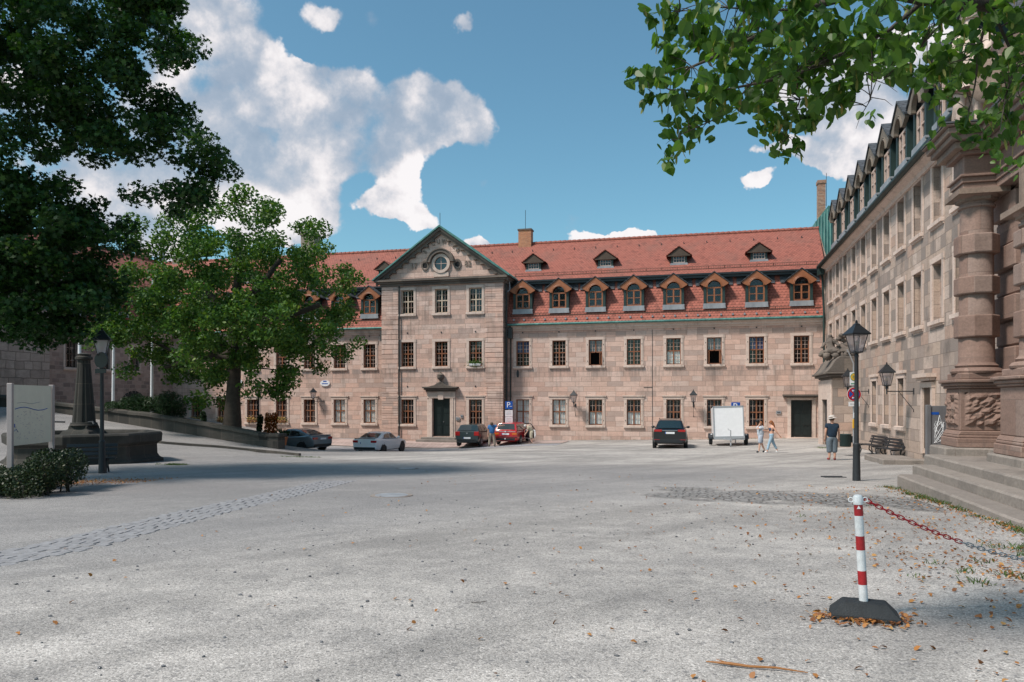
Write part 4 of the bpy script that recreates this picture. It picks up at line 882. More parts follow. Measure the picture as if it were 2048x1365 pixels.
pedestal(CX, CYc, .53); pedestal(C2X, C2Y, .62)
b = MB(); rr = random.Random(9)       # weathered rock-faced panel on the pedestal
n = 14; 
for (face, u0, u1) in (('y', CX-.43, CX+.75), ('x', CYc-.43, CYc+.43)):
    vs = []
    for j in range(n+1):
        for i in range(n+1):
            u = u0+(u1-u0)*i/n; z = 2.36+.82*j/n; d = 0 if i in (0, n) or j in (0, n) else rr.uniform(.01, .10)
            vs.append((u, CYc-.53-d, z) if face == 'y' else (CX-.53-d, u, z))
    b.add(vs, [(j*(n+1)+i, j*(n+1)+i+1, (j+1)*(n+1)+i+1, (j+1)*(n+1)+i) for j in range(n) for i in range(n)])
b.build('weathered_panel', M['portal'], PT)
def column(cx, cy, ztop, r0, r1, bands):
    b = MB(); z0 = 3.66
    b.lathe([(r0+.16, z0), (r0+.18, z0+.05), (r0+.13, z0+.12), (r0+.05, z0+.14), (r0+.08, z0+.19), (r0+.02, z0+.24), (r0, z0+.28), (r1, ztop-.34), (r1+.05, ztop-.32), (r1+.05, ztop-.27), (r1, ztop-.25), (r1+.02, ztop-.14), (r1+.12, ztop-.08), (r1+.15, ztop-.05)], 32, 0, (cx, cy, 0))
    c = b.build('column', M['portal'], PT, smooth_=40)
    q_ = MB(); q_.box(cx-r1-.2, cx+r1+.2, cy-r1-.2, cy+r1+.2, ztop-.05, ztop+.08)
    q_.lathe([(r1+.02, ztop-.20), (r1+.10, ztop-.16), (r1+.12, ztop-.06)], 8, 0, (cx, cy, 0), ph=R(22.5)); q_.build('capital', M['portal_d'], c)
    for zb, zt in bands:
        q_ = MB(); rb = r0 + .07; q_.lathe([(rb, zb), (rb+.03, zb+.02), (rb+.03, zt-.02), (rb, zt)], 8, 0, (cx, cy, 0), ph=R(22.5)); q_.build('band', M['portal'], c, bevel=.012)
column(CX, CYc, 8.10, .40, .36, [(4.55, 5.10), (5.62, 6.06), (6.62, 7.10)]); column(C2X, C2Y, 6.95, .46, .42, [(4.30, 4.86), (5.40, 5.85), (6.20, 6.55)])
b = MB()       # entablature breaking forward over the column
def ent(hw0, xin, z0, z1, e):
    b.box(CX-hw0-e, 8.2, CYc-hw0-e, CYc+hw0+e, z0, z1); b.box(xin-e, 8.2, 10.5, CYc-hw0-e, z0, z1)
for (z0, z1, e) in ((8.18, 8.34, .02), (8.34, 8.48, .06), (8.48, 8.54, .12), (8.54, 9.02, .0), (9.02, 9.12, .14)): ent(.40, 7.05, z0, z1, e)
b.build('entablature', M['portal'], PT, bevel=.012)
b = MB()
for (z0, z1, e) in ((9.12, 9.30, .30), (9.30, 9.44, .42), (9.44, 9.60, .50), (9.60, 9.66, .58)): ent(.40, 7.05, z0, z1, e)
b.build('cornice', M['portal_d'], PT, bevel=.02)
b = MB(); e = .60; b.box(CX-.4-e, 8.2, CYc-.4-e, CYc+.4+e, 9.662, 9.70); b.box(7.05-e, 8.2, 10.5, CYc-.4-e, 9.662, 9.70); b.build('lead_capping', M['slate'], PT)
b = MB(); b.box(6.75, 7.6, 16.9, 18.4, 7.03, 8.18); b.box(6.6, 7.6, 16.75, 18.55, 7.03, 7.2); b.build('inner_entablature', M['portal_d'], PT, bevel=.02)
b = MB(); b.prism([(15.2, 9.7), (19.0, 9.7), (19.0, 10.4), (17.0, 12.0), (15.2, 12.6)], 'x', 7.3, 8.0); b.build('upper_gable', M['portal'], PT)

# ================= statue on the portal =================
def figure(name, vs, es, rs, m, parent, sub=2, noise_=0.0):
    V, Fc = skin(vs, es, rs, sub)
    if noise_:
        from mathutils import noise as nz
        V = [v + nz.noise_vector(v * 6.0) * noise_ for v in V]
    b = MB(); b.add(V, Fc); return b.build(name, m, parent, L=(0, 0, 0), smooth_=80)
ST = thing('statue', 'carved sandstone warrior with lance and round shield standing on the portal cornice', 'statue', (6.55, 20.75, 9.70), R(-40))
vs = [(0,0,1.55),(0,.02,1.85),(0,.04,2.2),(0,.02,2.5),(0,0,2.72),(0,0,2.88),(-.30,.02,2.32),(-.52,-.05,1.95),(-.62,-.22,2.15),(.30,.02,2.32),(.48,-.1,1.95),(.50,-.35,1.72),(-.17,0,1.35),(-.22,-.10,.75),(-.22,.05,.12),(-.22,-.16,.06),(.17,0,1.35),(.20,-.02,.75),(.22,.02,.12),(.22,-.20,.06)]
es = [(0,1),(1,2),(2,3),(3,4),(4,5),(2,6),(6,7),(7,8),(2,9),(9,10),(10,11),(0,12),(12,13),(13,14),(14,15),(0,16),(16,17),(17,18),(18,19)]
rs = [.27,.25,.30,.13,.15,.11,.15,.11,.08,.15,.11,.08,.19,.15,.11,.08,.19,.15,.11,.08]
figure('body', vs, es, rs, M['trim'], ST, 2, .03)
b = MB(); n = 26
for (r_, z0, z1, m_) in ((.38, 1.0, 1.65, 0), (.42, 1.45, 1.62, 0)):
    prof = []
    vs2 = []
    for z, k in ((z0, 1.15), ((z0+z1)/2, 1.0), (z1, .72)):
        for i in range(n): a = 2*math.pi*i/n; q_ = r_*k*(1+.09*math.sin(a*7+z*5)); vs2.append((q_*math.cos(a), q_*math.sin(a), z))
    b.add(vs2, [(j*n+i, j*n+(i+1) % n, (j+1)*n+(i+1) % n, (j+1)*n+i) for j in range(2) for i in range(n)])
b.build('tunic', M['trim'], ST, smooth_=70)
b = MB(); vs2 = []
for i in range(9):
    for j in range(14):
        u = (i-4)*.11; z = 2.35 - j*.165; vs2.append((u*(1+j*.035), .30+.05*math.sin(i*1.7+j*.4)+.012*j, z))
b.add(vs2, [(i*14+j, i*14+j+1, (i+1)*14+j+1, (i+1)*14+j) for i in range(8) for j in range(13)]); b.build('cloak', M['trim'], ST, smooth_=70)
b = MB(); b.lathe([(.0,-.06),(.22,-.10),(.40,-.06),(.46,0),(.40,.03),(.0,.05)], 22, 0, (0,0,0), 'y'); b.v = [(x+.62, y-.42, z*1.25+1.0) for x, y, z in b.v]; b.build('shield', M['portal_d'], ST, smooth_=50)
b = MB(); b.tube([(-.64,-.26,.0), (-.62,-.24,3.0)], .035, 8); b.lathe([(.03,3.0),(.09,3.1),(.0,3.4)], 6, 0, (-.62,-.24,0)); b.build('lance', M['iron'], ST)
b = MB(); b.lathe([(.17,2.80),(.19,2.86),(.16,2.98),(.08,3.06),(.0,3.08)], 14); b.prism([(-.2,2.95),(.16,2.95),(.22,3.15),(0,3.28),(-.22,3.12)], 'x', -.03, .03); b.build('helmet', M['trim'], ST, smooth_=50)
b = MB(); b.blob((0,-.155,2.82), (.025,.045,.045), 8); [b.blob((sx*.055,-.14,2.86), .018, 6) for sx in (-1,1)]; b.build('face', M['trim'], ST, smooth_=60)
b = MB(); b.lathe([(.55,0),(.55,.10),(.45,.14)], 10); b.build('plinth', M['portal_d'], ST)

# ================= staircase =================
SS = thing('stone_staircase', 'broad worn stone steps with low treads rising to the portal', 'steps', (5.5, 17, .9), world=True)
stp = [(4.50, 19.25, 1.24, .14), (4.98, 19.75, 1.44, .0), (5.42, 20.45, 1.64, .0), (5.80, 21.40, 1.83, 0)]
for i, (x0, y1, zt, _) in enumerate(stp):
    b = MB(); x1_ = 8.16; ya = 10.8 + i*.35
    if i == 0: b.prism([(x0+.05, y1), (x0, y1-.15), (x0+.02, 15), (x0+.0, 12.4), (x0+.25, 11.2), (x0+1.2, 10.5), (7.9, 10.2), (x1_, 10.2), (x1_, y1)], 'z', .3, zt)
    elif i == 3: b.prism([(5.8,21.4),(5.8,20.15),(6.75,20.05),(6.75,18.7),(6.15,18.5),(6.15,16.6),(6.95,16.4),(6.95,11.9),(8.15,11.9),(8.15,21.4)], 'z', 1.0, zt)
    else: b.box(x0, x1_-.002*i, ya, y1, 1.0, zt)
    b.build('step', M['step'], SS, bevel=.035)
# ================= stone gate in the corner =================
GT = thing('stone_gate', 'weathered stone gate pavilion with moulded hood and arched doorway in the far right corner', 'gate', (7.5, 45, .4), world=True)
b = MB(); gx, gy0, gy1 = 6.95, 43.0, 47.2
wall_holes(b, gy0, gy1, 0, 4.15, [(44.1, 46.1, .3, 3.0)], gx, 'x', .5); b.add([(gx, gy0, 0), (RX-.01, gy0, 0), (RX-.01, gy0, 4.15), (gx, gy0, 4.15)], [(0,1,2,3)]); b.add([(gx, gy1, 0), (RX-.01, gy1, 0), (RX-.01, gy1, 4.15), (gx, gy1, 4.15)], [(0,1,2,3)])
b.build('wall', [M['stone_r'], M['int']], GT)
b = MB()
for y0_, y1_ in ((gy0, 44.1), (46.1, gy1)): b.box(gx-.12, gx-.002, y0_, y1_, .1, 4.1)
b.prism([(44.1, 3.05)] + [(y, z) for y, z in arc(45.1, 3.0, 1.0, 180, 0, 10)] + [(46.1, 4.1), (44.1, 4.1)], 'x', gx-.10, gx-.002) if False else b.box(gx-.12, gx-.002, 44.1, 46.1, 3.0, 4.1)
b.build('door_surround', M['trim'], GT, bevel=.02)
b = MB(); b.box(gx+.1, gx+.16, 44.1, 46.1, .3, 3.0); b.build('door', M['iron'], GT)
b = MB()
for (e, z0, z1) in ((.10, 4.15, 4.25), (.28, 4.25, 4.38), (.42, 4.38, 4.50)): b.box(gx-e, RX-.012, gy0-e, gy1+e, z0, z1)
b.prism([(gx-.35, 4.50), (RX-.012, 4.50), (RX-.012, 5.35), (gx+.35, 5.35), (gx+.1, 5.15), (gx-.1, 4.8)], 'y', gy0-.2, gy1+.2); b.build('hood', M['dark_stone'], GT, bevel=.03)
SG = thing('carved_figures', 'dark weathered carving of reclining figures on top of the corner gate', 'sculpture', (7.35, 43.9, 5.35), R(-20))
rr = random.Random(4)
for k, (x, y, h_, ln) in enumerate(((-.35, .0, 1.15, -.5), (.30, .15, .85, .55))):
    vs = [(x,y,.28),(x+.05*ln,y,.6),(x+.12*ln,y,h_*.8),(x+.1*ln,y-.02,h_*.95),(x+.1*ln,y-.04,h_+.12),(x-.25,y-.1,h_*.7),(x-.5,y-.2,h_*.45),(x+.28,y-.1,h_*.75),(x+.5,y-.25,h_*.5),(x+.25,y-.25,.35),(x+.55,y-.35,.22),(x-.25,y-.2,.3),(x-.6,y-.3,.1)]
    figure('figure', vs, [(0,1),(1,2),(2,3),(3,4),(2,5),(5,6),(2,7),(7,8),(0,9),(9,10),(0,11),(11,12)], [.22,.2,.2,.09,.14,.1,.07,.1,.08,.15,.12,.15,.12], M['dark_stone'], SG, 2, .07)
b = MB()
for k in range(26): b.blob((rr.uniform(-.8,.8), rr.uniform(-.35,.35), rr.uniform(.0,.35)), (rr.uniform(.1,.25), rr.uniform(.1,.2), rr.uniform(.08,.2)), 8, 0, .2)
for k in range(10): b.blob((rr.uniform(-.5,.3), rr.uniform(-.2,.2), rr.uniform(.9,1.25)), (.15,.12,.1), 8, 0, .25)
b.build('carved_drapery', M['dark_stone'], SG, smooth_=70)

# ================= parapet wall of the ramp =================
PW = thing('parapet_wall', 'long mossy stone parapet with rounded coping running down the ramp', 'wall', (-30, 36, .8), world=True)
wp = [P(px, 800, tt) for px, tt in ((-60, 47), (105, 45), (300, 42.6), (440, 41.1), (545, 40.0))]
b = MB(); c = MB(); topz = []
tops = [(-60, 782), (105, 803), (300, 826), (440, 849), (545, 869)]
for (px, py), p, tt in zip(tops, wp, (47, 45, 42.6, 41.1, 40.0)): topz.append(EYE + (800-py)/F*tt)
n = 40
def along(f):
    k = f * (len(wp)-1); i = min(int(k), len(wp)-2); g = k - i; q_ = wp[i].lerp(wp[i+1], g); return q_.x, q_.y, topz[i] + (topz[i+1]-topz[i])*g
for i in range(n):
    x0, y0_, z0 = along(i/n); x1, y1_, z1 = along((i+1)/n); j = rr.uniform(-.012, .012)
    b.add([(x0,y0_-.22,-1),(x1,y1_-.22,-1),(x1,y1_+.22,-1),(x0,y0_+.22,-1),(x0,y0_-.22,z0-.2),(x1,y1_-.22,z1-.2),(x1,y1_+.22,z1-.2),(x0,y0_+.22,z0-.2)], [(0,1,5,4),(2,3,7,6)] + ([(3,0,4,7)] if i == 0 else []) + ([(1,2,6,5)] if i == n-1 else []))
    c.add([(x0,y0_-.32,z0-.2+j),(x1,y1_-.32,z1-.2+j),(x1,y1_+.32,z1-.2+j),(x0,y0_+.32,z0-.2+j),(x0,y0_-.30,z0-.06+j),(x1,y1_-.30,z1-.06+j),(x1,y1_+.30,z1-.06+j),(x0,y0_+.30,z0-.06+j),(x0,y0_-.16,z0+j),(x1,y1_-.16,z1+j),(x1,y1_+.16,z1+j),(x0,y0_+.16,z0+j)],
          [(0,1,2,3),(0,1,5,4),(4,5,9,8),(8,9,10,11),(11,10,6,7),(7,6,2,3),(1,2,6,10,9,5),(0,4,8,11,7,3)])
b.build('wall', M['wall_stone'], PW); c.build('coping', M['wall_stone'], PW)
e = wp[-1]; b = MB(); b.box(e.x-.1, e.x+.55, e.y-.34, e.y+.34, -.5, topz[-1]-.14); b.build('end_pier', M['wall_stone'], PW); b = MB(); b.box(e.x-.2, e.x+.65, e.y-.42, e.y+.42, topz[-1]-.14, topz[-1]+.05); b.build('pier_cap', M['wall_stone'], PW, bevel=.04)

# ================= fountain =================
fc = P(168, 800, 29.2); fz = gz(fc.x, fc.y) - .12
FT = thing('fountain', 'dark octagonal stone fountain basin with a fluted obelisk in the middle', 'fountain', (fc.x, fc.y, fz))
def fz_of(py, t_=29.2): return EYE + (800-py)/F*t_ - fz
n = 8; ph = R(22.5+8); Rb = 2.62
b = MB(); b.lathe([(Rb+.28, .0),(Rb+.26, .22),(Rb+.12, .30),(Rb+.04, .42),(Rb+.02, .80),(Rb+.10, .88),(Rb+.20, .92),(Rb+.22, 1.22),(Rb+.16, 1.30),(Rb-.26, 1.30),(Rb-.30, 1.18),(Rb-.30, .5),(0, .5)], n, 0, (0,0,0), ph=ph, cap=False)
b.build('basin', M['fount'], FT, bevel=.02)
b = MB(); b.lathe([(Rb-.301, .98), (0, .98)], n, 0, (0,0,0), ph=ph, cap=False); b.build('water_surface', M['water'], FT)
zt = fz_of(712); b = MB(); sc_ = 1.02
b.lathe([(.74, .5), (.74, 1.0), (.84, 1.06), (.86, 1.22), (.76, 1.34), (.56, 1.42), (.54, 1.55)], 4, 0, (0,0,0), ph=R(45+10)); b.build('pedestal', M['fount'], FT, bevel=.02)
b = MB(); m_ = 32; vs = []; z0_, z1_ = 1.55, zt-.18
for z, r_ in ((z0_, .50), (z0_+.12, .46), (z0_+.13, .42), ((z0_+z1_)/2, .325), (z1_, .225)):
    for i in range(m_): a = 2*math.pi*i/m_; q_ = r_*(1 - (.10 if (i % 4 == 0 and r_ < .43) else 0)); vs.append((q_*math.cos(a), q_*math.sin(a), z))
b.add(vs, [(j*m_+i, j*m_+(i+1) % m_, (j+1)*m_+(i+1) % m_, (j+1)*m_+i) for j in range(4) for i in range(m_)]); b.lathe([(.24,z1_),(.31,z1_+.04),(.31,z1_+.12),(.24,z1_+.17),(.26,z1_+.24),(.0,z1_+.3)], 16); b.build('obelisk', M['fount'], FT, smooth_=30)
b = MB(); b.tube([(.5,-.3,1.7),(.9,-.5,1.72),(1.0,-.55,1.62)], .035, 6); b.tube([(-.5,-.4,1.7),(-.9,-.7,1.72),(-1.0,-.78,1.62)], .035, 6); b.build('spouts', M['iron'], FT)

# ================= street lamps =================
def lantern(parent, z, s=1.0, bulb=True, L=(0, 0, 0)):
    lx, ly, lz = L
    b = MB()
    for k in range(4):
        a0, a1 = R(45+90*k), R(135+90*k); r0, r1 = .165*s, .30*s
        b.tube([(lx+r0*math.cos(a0), ly+r0*math.sin(a0), z), (lx+r1*math.cos(a0), ly+r1*math.sin(a0), z+.50*s)], .013*s, 5)
        for r_, zz in ((r0, z), (r1, z+.50*s)): b.tube([(lx+r_*math.cos(a0), ly+r_*math.sin(a0), zz), (lx+r_*math.cos(a1), ly+r_*math.sin(a1), zz)], .016*s, 5)
    b.lathe([(.06*s, z-.14*s), (.05*s, z-.05*s), (.17*s, z-.01*s), (.17*s, z+.01*s)], 8, 0, (lx, ly, 0))
    fr = b.build('lantern_frame', M['iron'], parent)
    b = MB(); b.lathe([(.39*s, z+.49*s), (.385*s, z+.53*s), (.12*s, z+.76*s), (.10*s, z+.80*s), (.04*s, z+.83*s), (.03*s, z+.90*s), (.0, z+.93*s)], 4, 0, (lx, ly, 0), ph=R(45)); b.build('lantern_roof', M['black'], parent)
    b = MB()
    for k in range(4):
        a0, a1 = R(45+90*k), R(135+90*k); r0, r1 = .160*s, .292*s
        b.add([(lx+r0*math.cos(a0), ly+r0*math.sin(a0), z+.01), (lx+r0*math.cos(a1), ly+r0*math.sin(a1), z+.01), (lx+r1*math.cos(a1), ly+r1*math.sin(a1), z+.49*s), (lx+r1*math.cos(a0), ly+r1*math.sin(a0), z+.49*s)], [(0,1,2,3)])
    b.build('lantern_glass', M['lglass'], parent)
    b = MB(); b.tube([(lx, ly, z), (lx, ly, z+.18*s)], .03*s, 6); b.blob((lx, ly, z+.25*s), (.065*s,.065*s,.08*s), 10, 1); b.build('bulb', [M['iron'], M['cream']], parent, smooth_=60)
mg, tg, og = newmat('lantern_glass'); gl = nd(tg, 'BsdfGlossy', {'Color': (1,1,1,1), 'Roughness': .1}); tr = nd(tg, 'BsdfTransparent', {'Color': (.9,.9,.92,1)}); df = nd(tg, 'BsdfTranslucent', {'Color': (.85,.85,.88,1)})
m1 = nd(tg, 'MixShader', {0: .35, 1: tr.outputs[0], 2: df.outputs[0]}); m2 = nd(tg, 'MixShader', {0: .08, 1: m1.outputs[0], 2: gl.outputs[0]}); tg.links.new(m2.outputs[0], og.inputs[0]); M['lglass'] = mg
def street_lamp(pos, H, label, rz=0):
    T_ = thing('street_lamp', label, 'street lamp', pos, rz, 'lamp posts around the court')
    b = MB(); hp = H - 1.0
    b.lathe([(.10, 0), (.10, .02), (.085, .9), (.09, .92), (.09, .97), (.06, 1.0), (.055, hp*.7), (.048, hp), (.06, hp+.02), (.05, hp+.06)], 12); b.lathe([(.0,-.3),(.1,-.3),(.1,0)], 12)
    b.build('post', M['iron'], T_, smooth_=40); lantern(T_, hp+.12, .92); return T_
pR = G(1713, 962); tR = depth(pR.x, pR.y); street_lamp(pR, (962-638)/F*tR, 'tall black lamp post with a clear lantern in front of the benches on the right', R(20))
pL = G(204, 947); tL = depth(pL.x, pL.y); LL = street_lamp(pL, (947-653)/F*tL, 'black lamp post with frosted lantern in front of the stone fountain', R(35))
H_ = (947-653)/F*tL; hs = EYE+(800-745)/F*tL - pL.z
b = MB(); b.T = Matrix.Rotation(R(-35), 4, 'Z'); b.box(-.17, .22, -.09, -.07, hs-.03, hs+.10); b.lathe([(.0,-.13),(.24,-.13),(.24,-.09),(.0,-.09)], 18, 0, (.08, 0, hs+.36), 'y', cap=False); b.build('sign_back', M['black'], LL)
p3 = P(517, 800, 46.5); p3.z = gz(p3.x, p3.y); street_lamp(p3, EYE+(800-762)/F*46.5-p3.z, 'slender lamp post behind the parapet beside the oak trunk', R(10))
def wall_lamp(wall_pt, dirv, reach, label, s=.85, side=0.0):
    "bracket from a wall point, reaching out along dirv"
    T_ = thing('wall_lamp', label, 'wall lamp', wall_pt, math.atan2(dirv[1], dirv[0]), 'lanterns on wall brackets')
    b = MB(); b.tube([(0, 0, 0), (reach, 0, 0)], .025, 6); b.tube([(0, 0, -.75), (reach*.55, 0, -.02)], .014, 5); b.box(-.0, .03, -.05, .05, -.12, .12); b.tube([(reach, 0, -.12), (reach, 0, .14)], .03, 6); b.blob((reach*.0+.01, 0, -.78), .03, 6)
    b.build('bracket', M['iron'], T_); lantern(T_, .24, s, L=(reach, 0, 0)); return T_
def rwall(px, py): 
    a = (px-1024)/F; t_ = RX/(a*CY-SY); return Vector((RX, t_*(a*SY+CY), EYE+(800-py)/F*t_))
wall_lamp(rwall(1828, 783), (-1, 0), .98, 'lantern on a long wall bracket between two blocked ground floor windows', 1.0)
wall_lamp(rwall(1738, 783), (-1, 0), .98, 'lantern on a wall bracket half hidden behind the no stopping sign', 1.0)
def fwall(px, py): 
    x = XonY(px, FY); return Vector((x, FY-.01, EYE+(800-py)/F*depth(x, FY)))
wall_lamp(fwall(1151, 811), (0, -1), .75, 'wall lantern on the right wing between the second and third ground floor windows', .95)
wall_lamp(fwall(1387, 811), (0, -1), .75, 'wall lantern on the right wing beside the black sports utility vehicle', .95)
wall_lamp(fwall(648, 803), (-.75, -.66), .85, 'wall lantern below the oval white sign on the left wing', .95)

# ================= benches, bin, slabs =================
def bench(pos, rz, label, W_=1.6):
    T_ = thing('park_bench', label, 'bench', pos, rz, 'slatted benches')
    for sx in (-1, 1):
        b = MB(); x = sx*(W_/2-.25); q_ = [(x, -.32, 0), (x, -.26, .18), (x, -.30, .40), (x, .0, .42), (x, .20, .44), (x, .33, .86)]
        b.tube(q_, .030, 6); b.tube([(x, .12, .42), (x, .10, .2), (x, .28, 0)], .030, 6); b.build('leg', M['iron'], T_)
    for k in range(4):
        b = MB(); y = -.30 + k*.125; b.box(-W_/2, W_/2, y, y+.10, .43, .465); b.build('seat_slat', M['black'], T_, bevel=.008)
    for k in range(3):
        b = MB(); z = .52 + k*.125; y = .20 + k*.045; b.T = Matrix.Translation((0, y, z)) @ Matrix.Rotation(R(-18), 4, 'X'); b.box(-W_/2, W_/2, -.015, .015, 0, .10); b.build('back_slat', M['black'], T_, bevel=.008)
    return T_
g = G(1776, 919); bench((g.x+.1, g.y+.1, g.z), R(-78), 'nearer of the two dark slatted benches against the side building', 1.9)
g = G(1742, 910); bench((g.x+.1, g.y+.2, g.z), R(-82), 'farther of the two dark slatted benches against the side building', 1.9)
g = G(187, 946); bench((g.x-.1, g.y, g.z), R(35), 'dark bench half hidden between the hedge and the left lamp post', 1.4)
g = G(1686, 912); 
BN = thing('litter_bin', 'dark green litter bin hanging from the sign post', 'bin', (g.x+.1, g.y, g.z)); b = MB(); b.lathe([(.22,.42),(.24,.45),(.26,.95),(.27,.97),(.25,.99),(.23,.97),(.22,.5)], 16, cap=True); b.build('bin_body', M['copper_d'], BN, smooth_=40)
b = MB(); b.box(.2, .34, -.03, .03, .6, .9); b.build('bin_bracket', M['iron'], BN)
g = G(1822, 925); SL = thing('stone_slab', 'worn stone slab lying against the side building beyond the steps', 'slab', (7.5, g.y, gz(7.5, g.y)+.0), R(2)); b = MB(); b.box(-.75, .62, -1.5, 1.5, -.1, .20); b.build('slab', M['step'], SL, bevel=.03)
b = MB(); b.box(-.95, .62, -2.1, -1.52, -.1, .26); b.build('slab_block', M['step'], SL, bevel=.03)

# ================= signs =================
def sign_post(pos, H, label, cat='sign'):
    T_ = thing('sign_post', label, cat, pos); b = MB(); b.tube([(0, 0, -.2), (0, 0, H)], .032, 10); b.build('pole', M['grey'], T_, smooth_=50); return T_
def parking(px, py_top, py_bot_sign, t_, label, plate=True):
    p = P(px, 800, t_); z0 = gz(p.x, p.y); zt = EYE+(800-py_top)/F*t_ - z0; T_ = sign_post((p.x, p.y, z0), zt, label); T_.rotation_euler = (0, 0, YAW*.5)
    b = MB(); w = .27; b.box(-w, w, -.06, -.04, zt-.56, zt, 0); b.text('P', .56, (-.03, -.065, zt-.28), 1, .008); b.box(.05, .22, -.068, -.06, zt-.38, zt-.35, 1)
    b.build('parking_sign', [M['blue'], M['white']], T_)
    if plate:
        b = MB(); b.box(-w, w, -.06, -.04, zt-1.10, zt-.64, 0); b.box(-w, w, -.06, -.04, zt-1.62, zt-1.13, 0)
        for z in (zt-.78, zt-.88, zt-.98, zt-1.27, zt-1.37, zt-1.47): b.box(-w+.08, w-.08, -.063, -.06, z, z+.03, 1)
        b.build('text_plate', [M['white'], M['grey']], T_)
    return T_
parking(1018, 803, 0, 53.2, 'blue parking sign with white text plates beside the dark downpipe'); parking(1471, 805, 0, 46.5, 'blue parking sign rising from behind the white trailer', False)
g = G(1707, 914); tt_ = depth(g.x, g.y); zt = EYE+(800-745)/F*tt_-g.z
NS = sign_post(g, zt+.05, 'post with bus stop plate and round no stopping sign behind the right lamp post'); NS.rotation_euler = (0, 0, YAW)
s_ = tt_/F
b = MB(); w = 17*s_/2; zb_ = zt-26*s_; b.box(-w, w, -.07, -.05, zb_, zt, 0); b.lathe([(8*s_, -.076), (8*s_, -.07)], 24, 1, (0, 0, zt-9.5*s_), 'y'); b.lathe([(6.8*s_, -.078), (6.8*s_, -.076)], 24, 2, (0, 0, zt-9.5*s_), 'y')
b.text('H', 11*s_, (0, -.082, zt-9.5*s_), 1, .006); b.box(-w*.8, w*.8, -.075, -.07, zb_+2*s_, zb_+4*s_, 1); b.build('bus_stop_plate', [M['white'], M['green'], M['yellow']], NS)
zc = EYE+(800-789)/F*tt_-g.z; r_ = 14*s_; b = MB(); b.lathe([(r_, -.065), (r_, -.05)], 32, 3, (0,0,zc), 'y'); b.lathe([(r_*.96, -.069), (r_*.96, -.065)], 32, 1, (0,0,zc), 'y'); b.lathe([(r_*.74, -.073), (r_*.74, -.069)], 32, 0, (0,0,zc), 'y')
for sx in (-1, 1): b.T = Matrix.Translation((0, -.076, zc)) @ Matrix.Rotation(sx*R(45), 4, 'Y'); b.box(-r_*.74, r_*.74, -.003, .003, -r_*.11, r_*.11, 1)
b.T = None
for z in (zc+r_*.5, zc-r_*.5): b.box(-r_*.22, r_*.22, -.083, -.080, z-.015, z+.015, 3); b.prism([(-r_*.35, z), (-r_*.18, z+.05), (-r_*.18, z-.05)], 'y', -.083, -.080, 3)
b.build('no_stopping_sign', [M['blue'], M['red'], M['red'], M['white']], NS)
b = MB(); b.box(-11*s_, 11*s_, -.065, -.05, zc-r_-10*s_, zc-r_-1*s_, 0); b.box(-8*s_, 8*s_, -.068, -.065, zc-r_-6*s_, zc-r_-5*s_, 1); b.build('text_plate', [M['white'], M['grey']], NS)
z = EYE+(800-848)/F*tt_-g.z; b = MB(); b.box(-3*s_, 3*s_, -.10, -.04, z-9*s_, z+9*s_, 0); b.box(-.02, .02, -.08, -.04, z+12*s_, z+22*s_, 1); b.build('yellow_box', [M['yellow'], M['white']], NS)
b = MB(); b.tube([(0,0,zt), (0,0,zt+.4), (-.15,0,zt+.75), (-.28,0,zt+1.0)], .03, 8); b.build('bent_pipe', M['grey'], NS, smooth_=50)
# oval sign and other small plates on the walls
def plate(name, px, py, wpx, hpx, label, mats, parts=(), oval=False, ywall=FY):
    x = XonY(px, ywall); t_ = depth(x, ywall); z = EYE+(800-py)/F*t_; s_ = t_/F; T_ = thing(name, label, 'sign', (x, ywall-.06, z)); w, h = wpx*s_/2, hpx*s_/2; b = MB()
    if oval: b.prism([(w*math.cos(a), h*math.sin(a)) for a in [2*math.pi*i/28 for i in range(28)]], 'y', -.04, .04, 0)
    else: b.box(-w, w, -.02, .04, -h, h, 0)
    for (x0, x1, z0, z1, m_) in parts: b.box(x0*w, x1*w, -.045, -.039 if oval else -.018, z0*h, z1*h, m_)
    b.build('panel', [M[k] for k in mats], T_); return T_
plate('oval_sign', 651, 767, 21, 12, 'white oval inn sign with a blue crest on the left wing', ['white', 'blue'], [(-.62,.62,-.30,.0,1),(-.35,.35,.45,.85,1)], True)
plate('round_sign', 480, 766, 14, 14, 'round blue and white sign half hidden by the oak trunk', ['white', 'blue'], [(-.5,.5,-.5,.3,1)], True)
plate('wall_plaque', 924, 833, 5, 6, 'small grey plaque nearest the window right of the central door', ['lead', 'iron'], [(-.6,.6,-.1,.1,1)], ywall=BY); plate('wall_plaque', 916, 838, 8, 6, 'small grey plaque beside the frame of the central door', ['lead', 'iron'], [(-.6,.6,-.1,.1,1)], ywall=BY)
plate('wall_plaque', 1557, 825, 9, 6, 'small metal plaque left of the right-hand black door', ['lead', 'iron'], [(-.6,.6,-.2,.2,1)])
plate('oval_plaque', 1036, 748, 5, 15, 'dark oval cartouche under the first upper window of the right wing', ['iron'], (), True)
y_ = YonX(352, LX); t_ = depth(LX, y_); T_ = thing('inn_sign', 'small white rectangular sign over the doorway in the shaded corner', 'sign', (LX+.3, y_, EYE+(800-779)/F*t_), R(60)); b = MB(); b.box(-.38, .38, -.03, .03, -.16, .16, 0); b.box(-.28, .28, -.035, -.031, -.05, .05, 1); b.build('panel', [M['white'], M['grey']], T_)
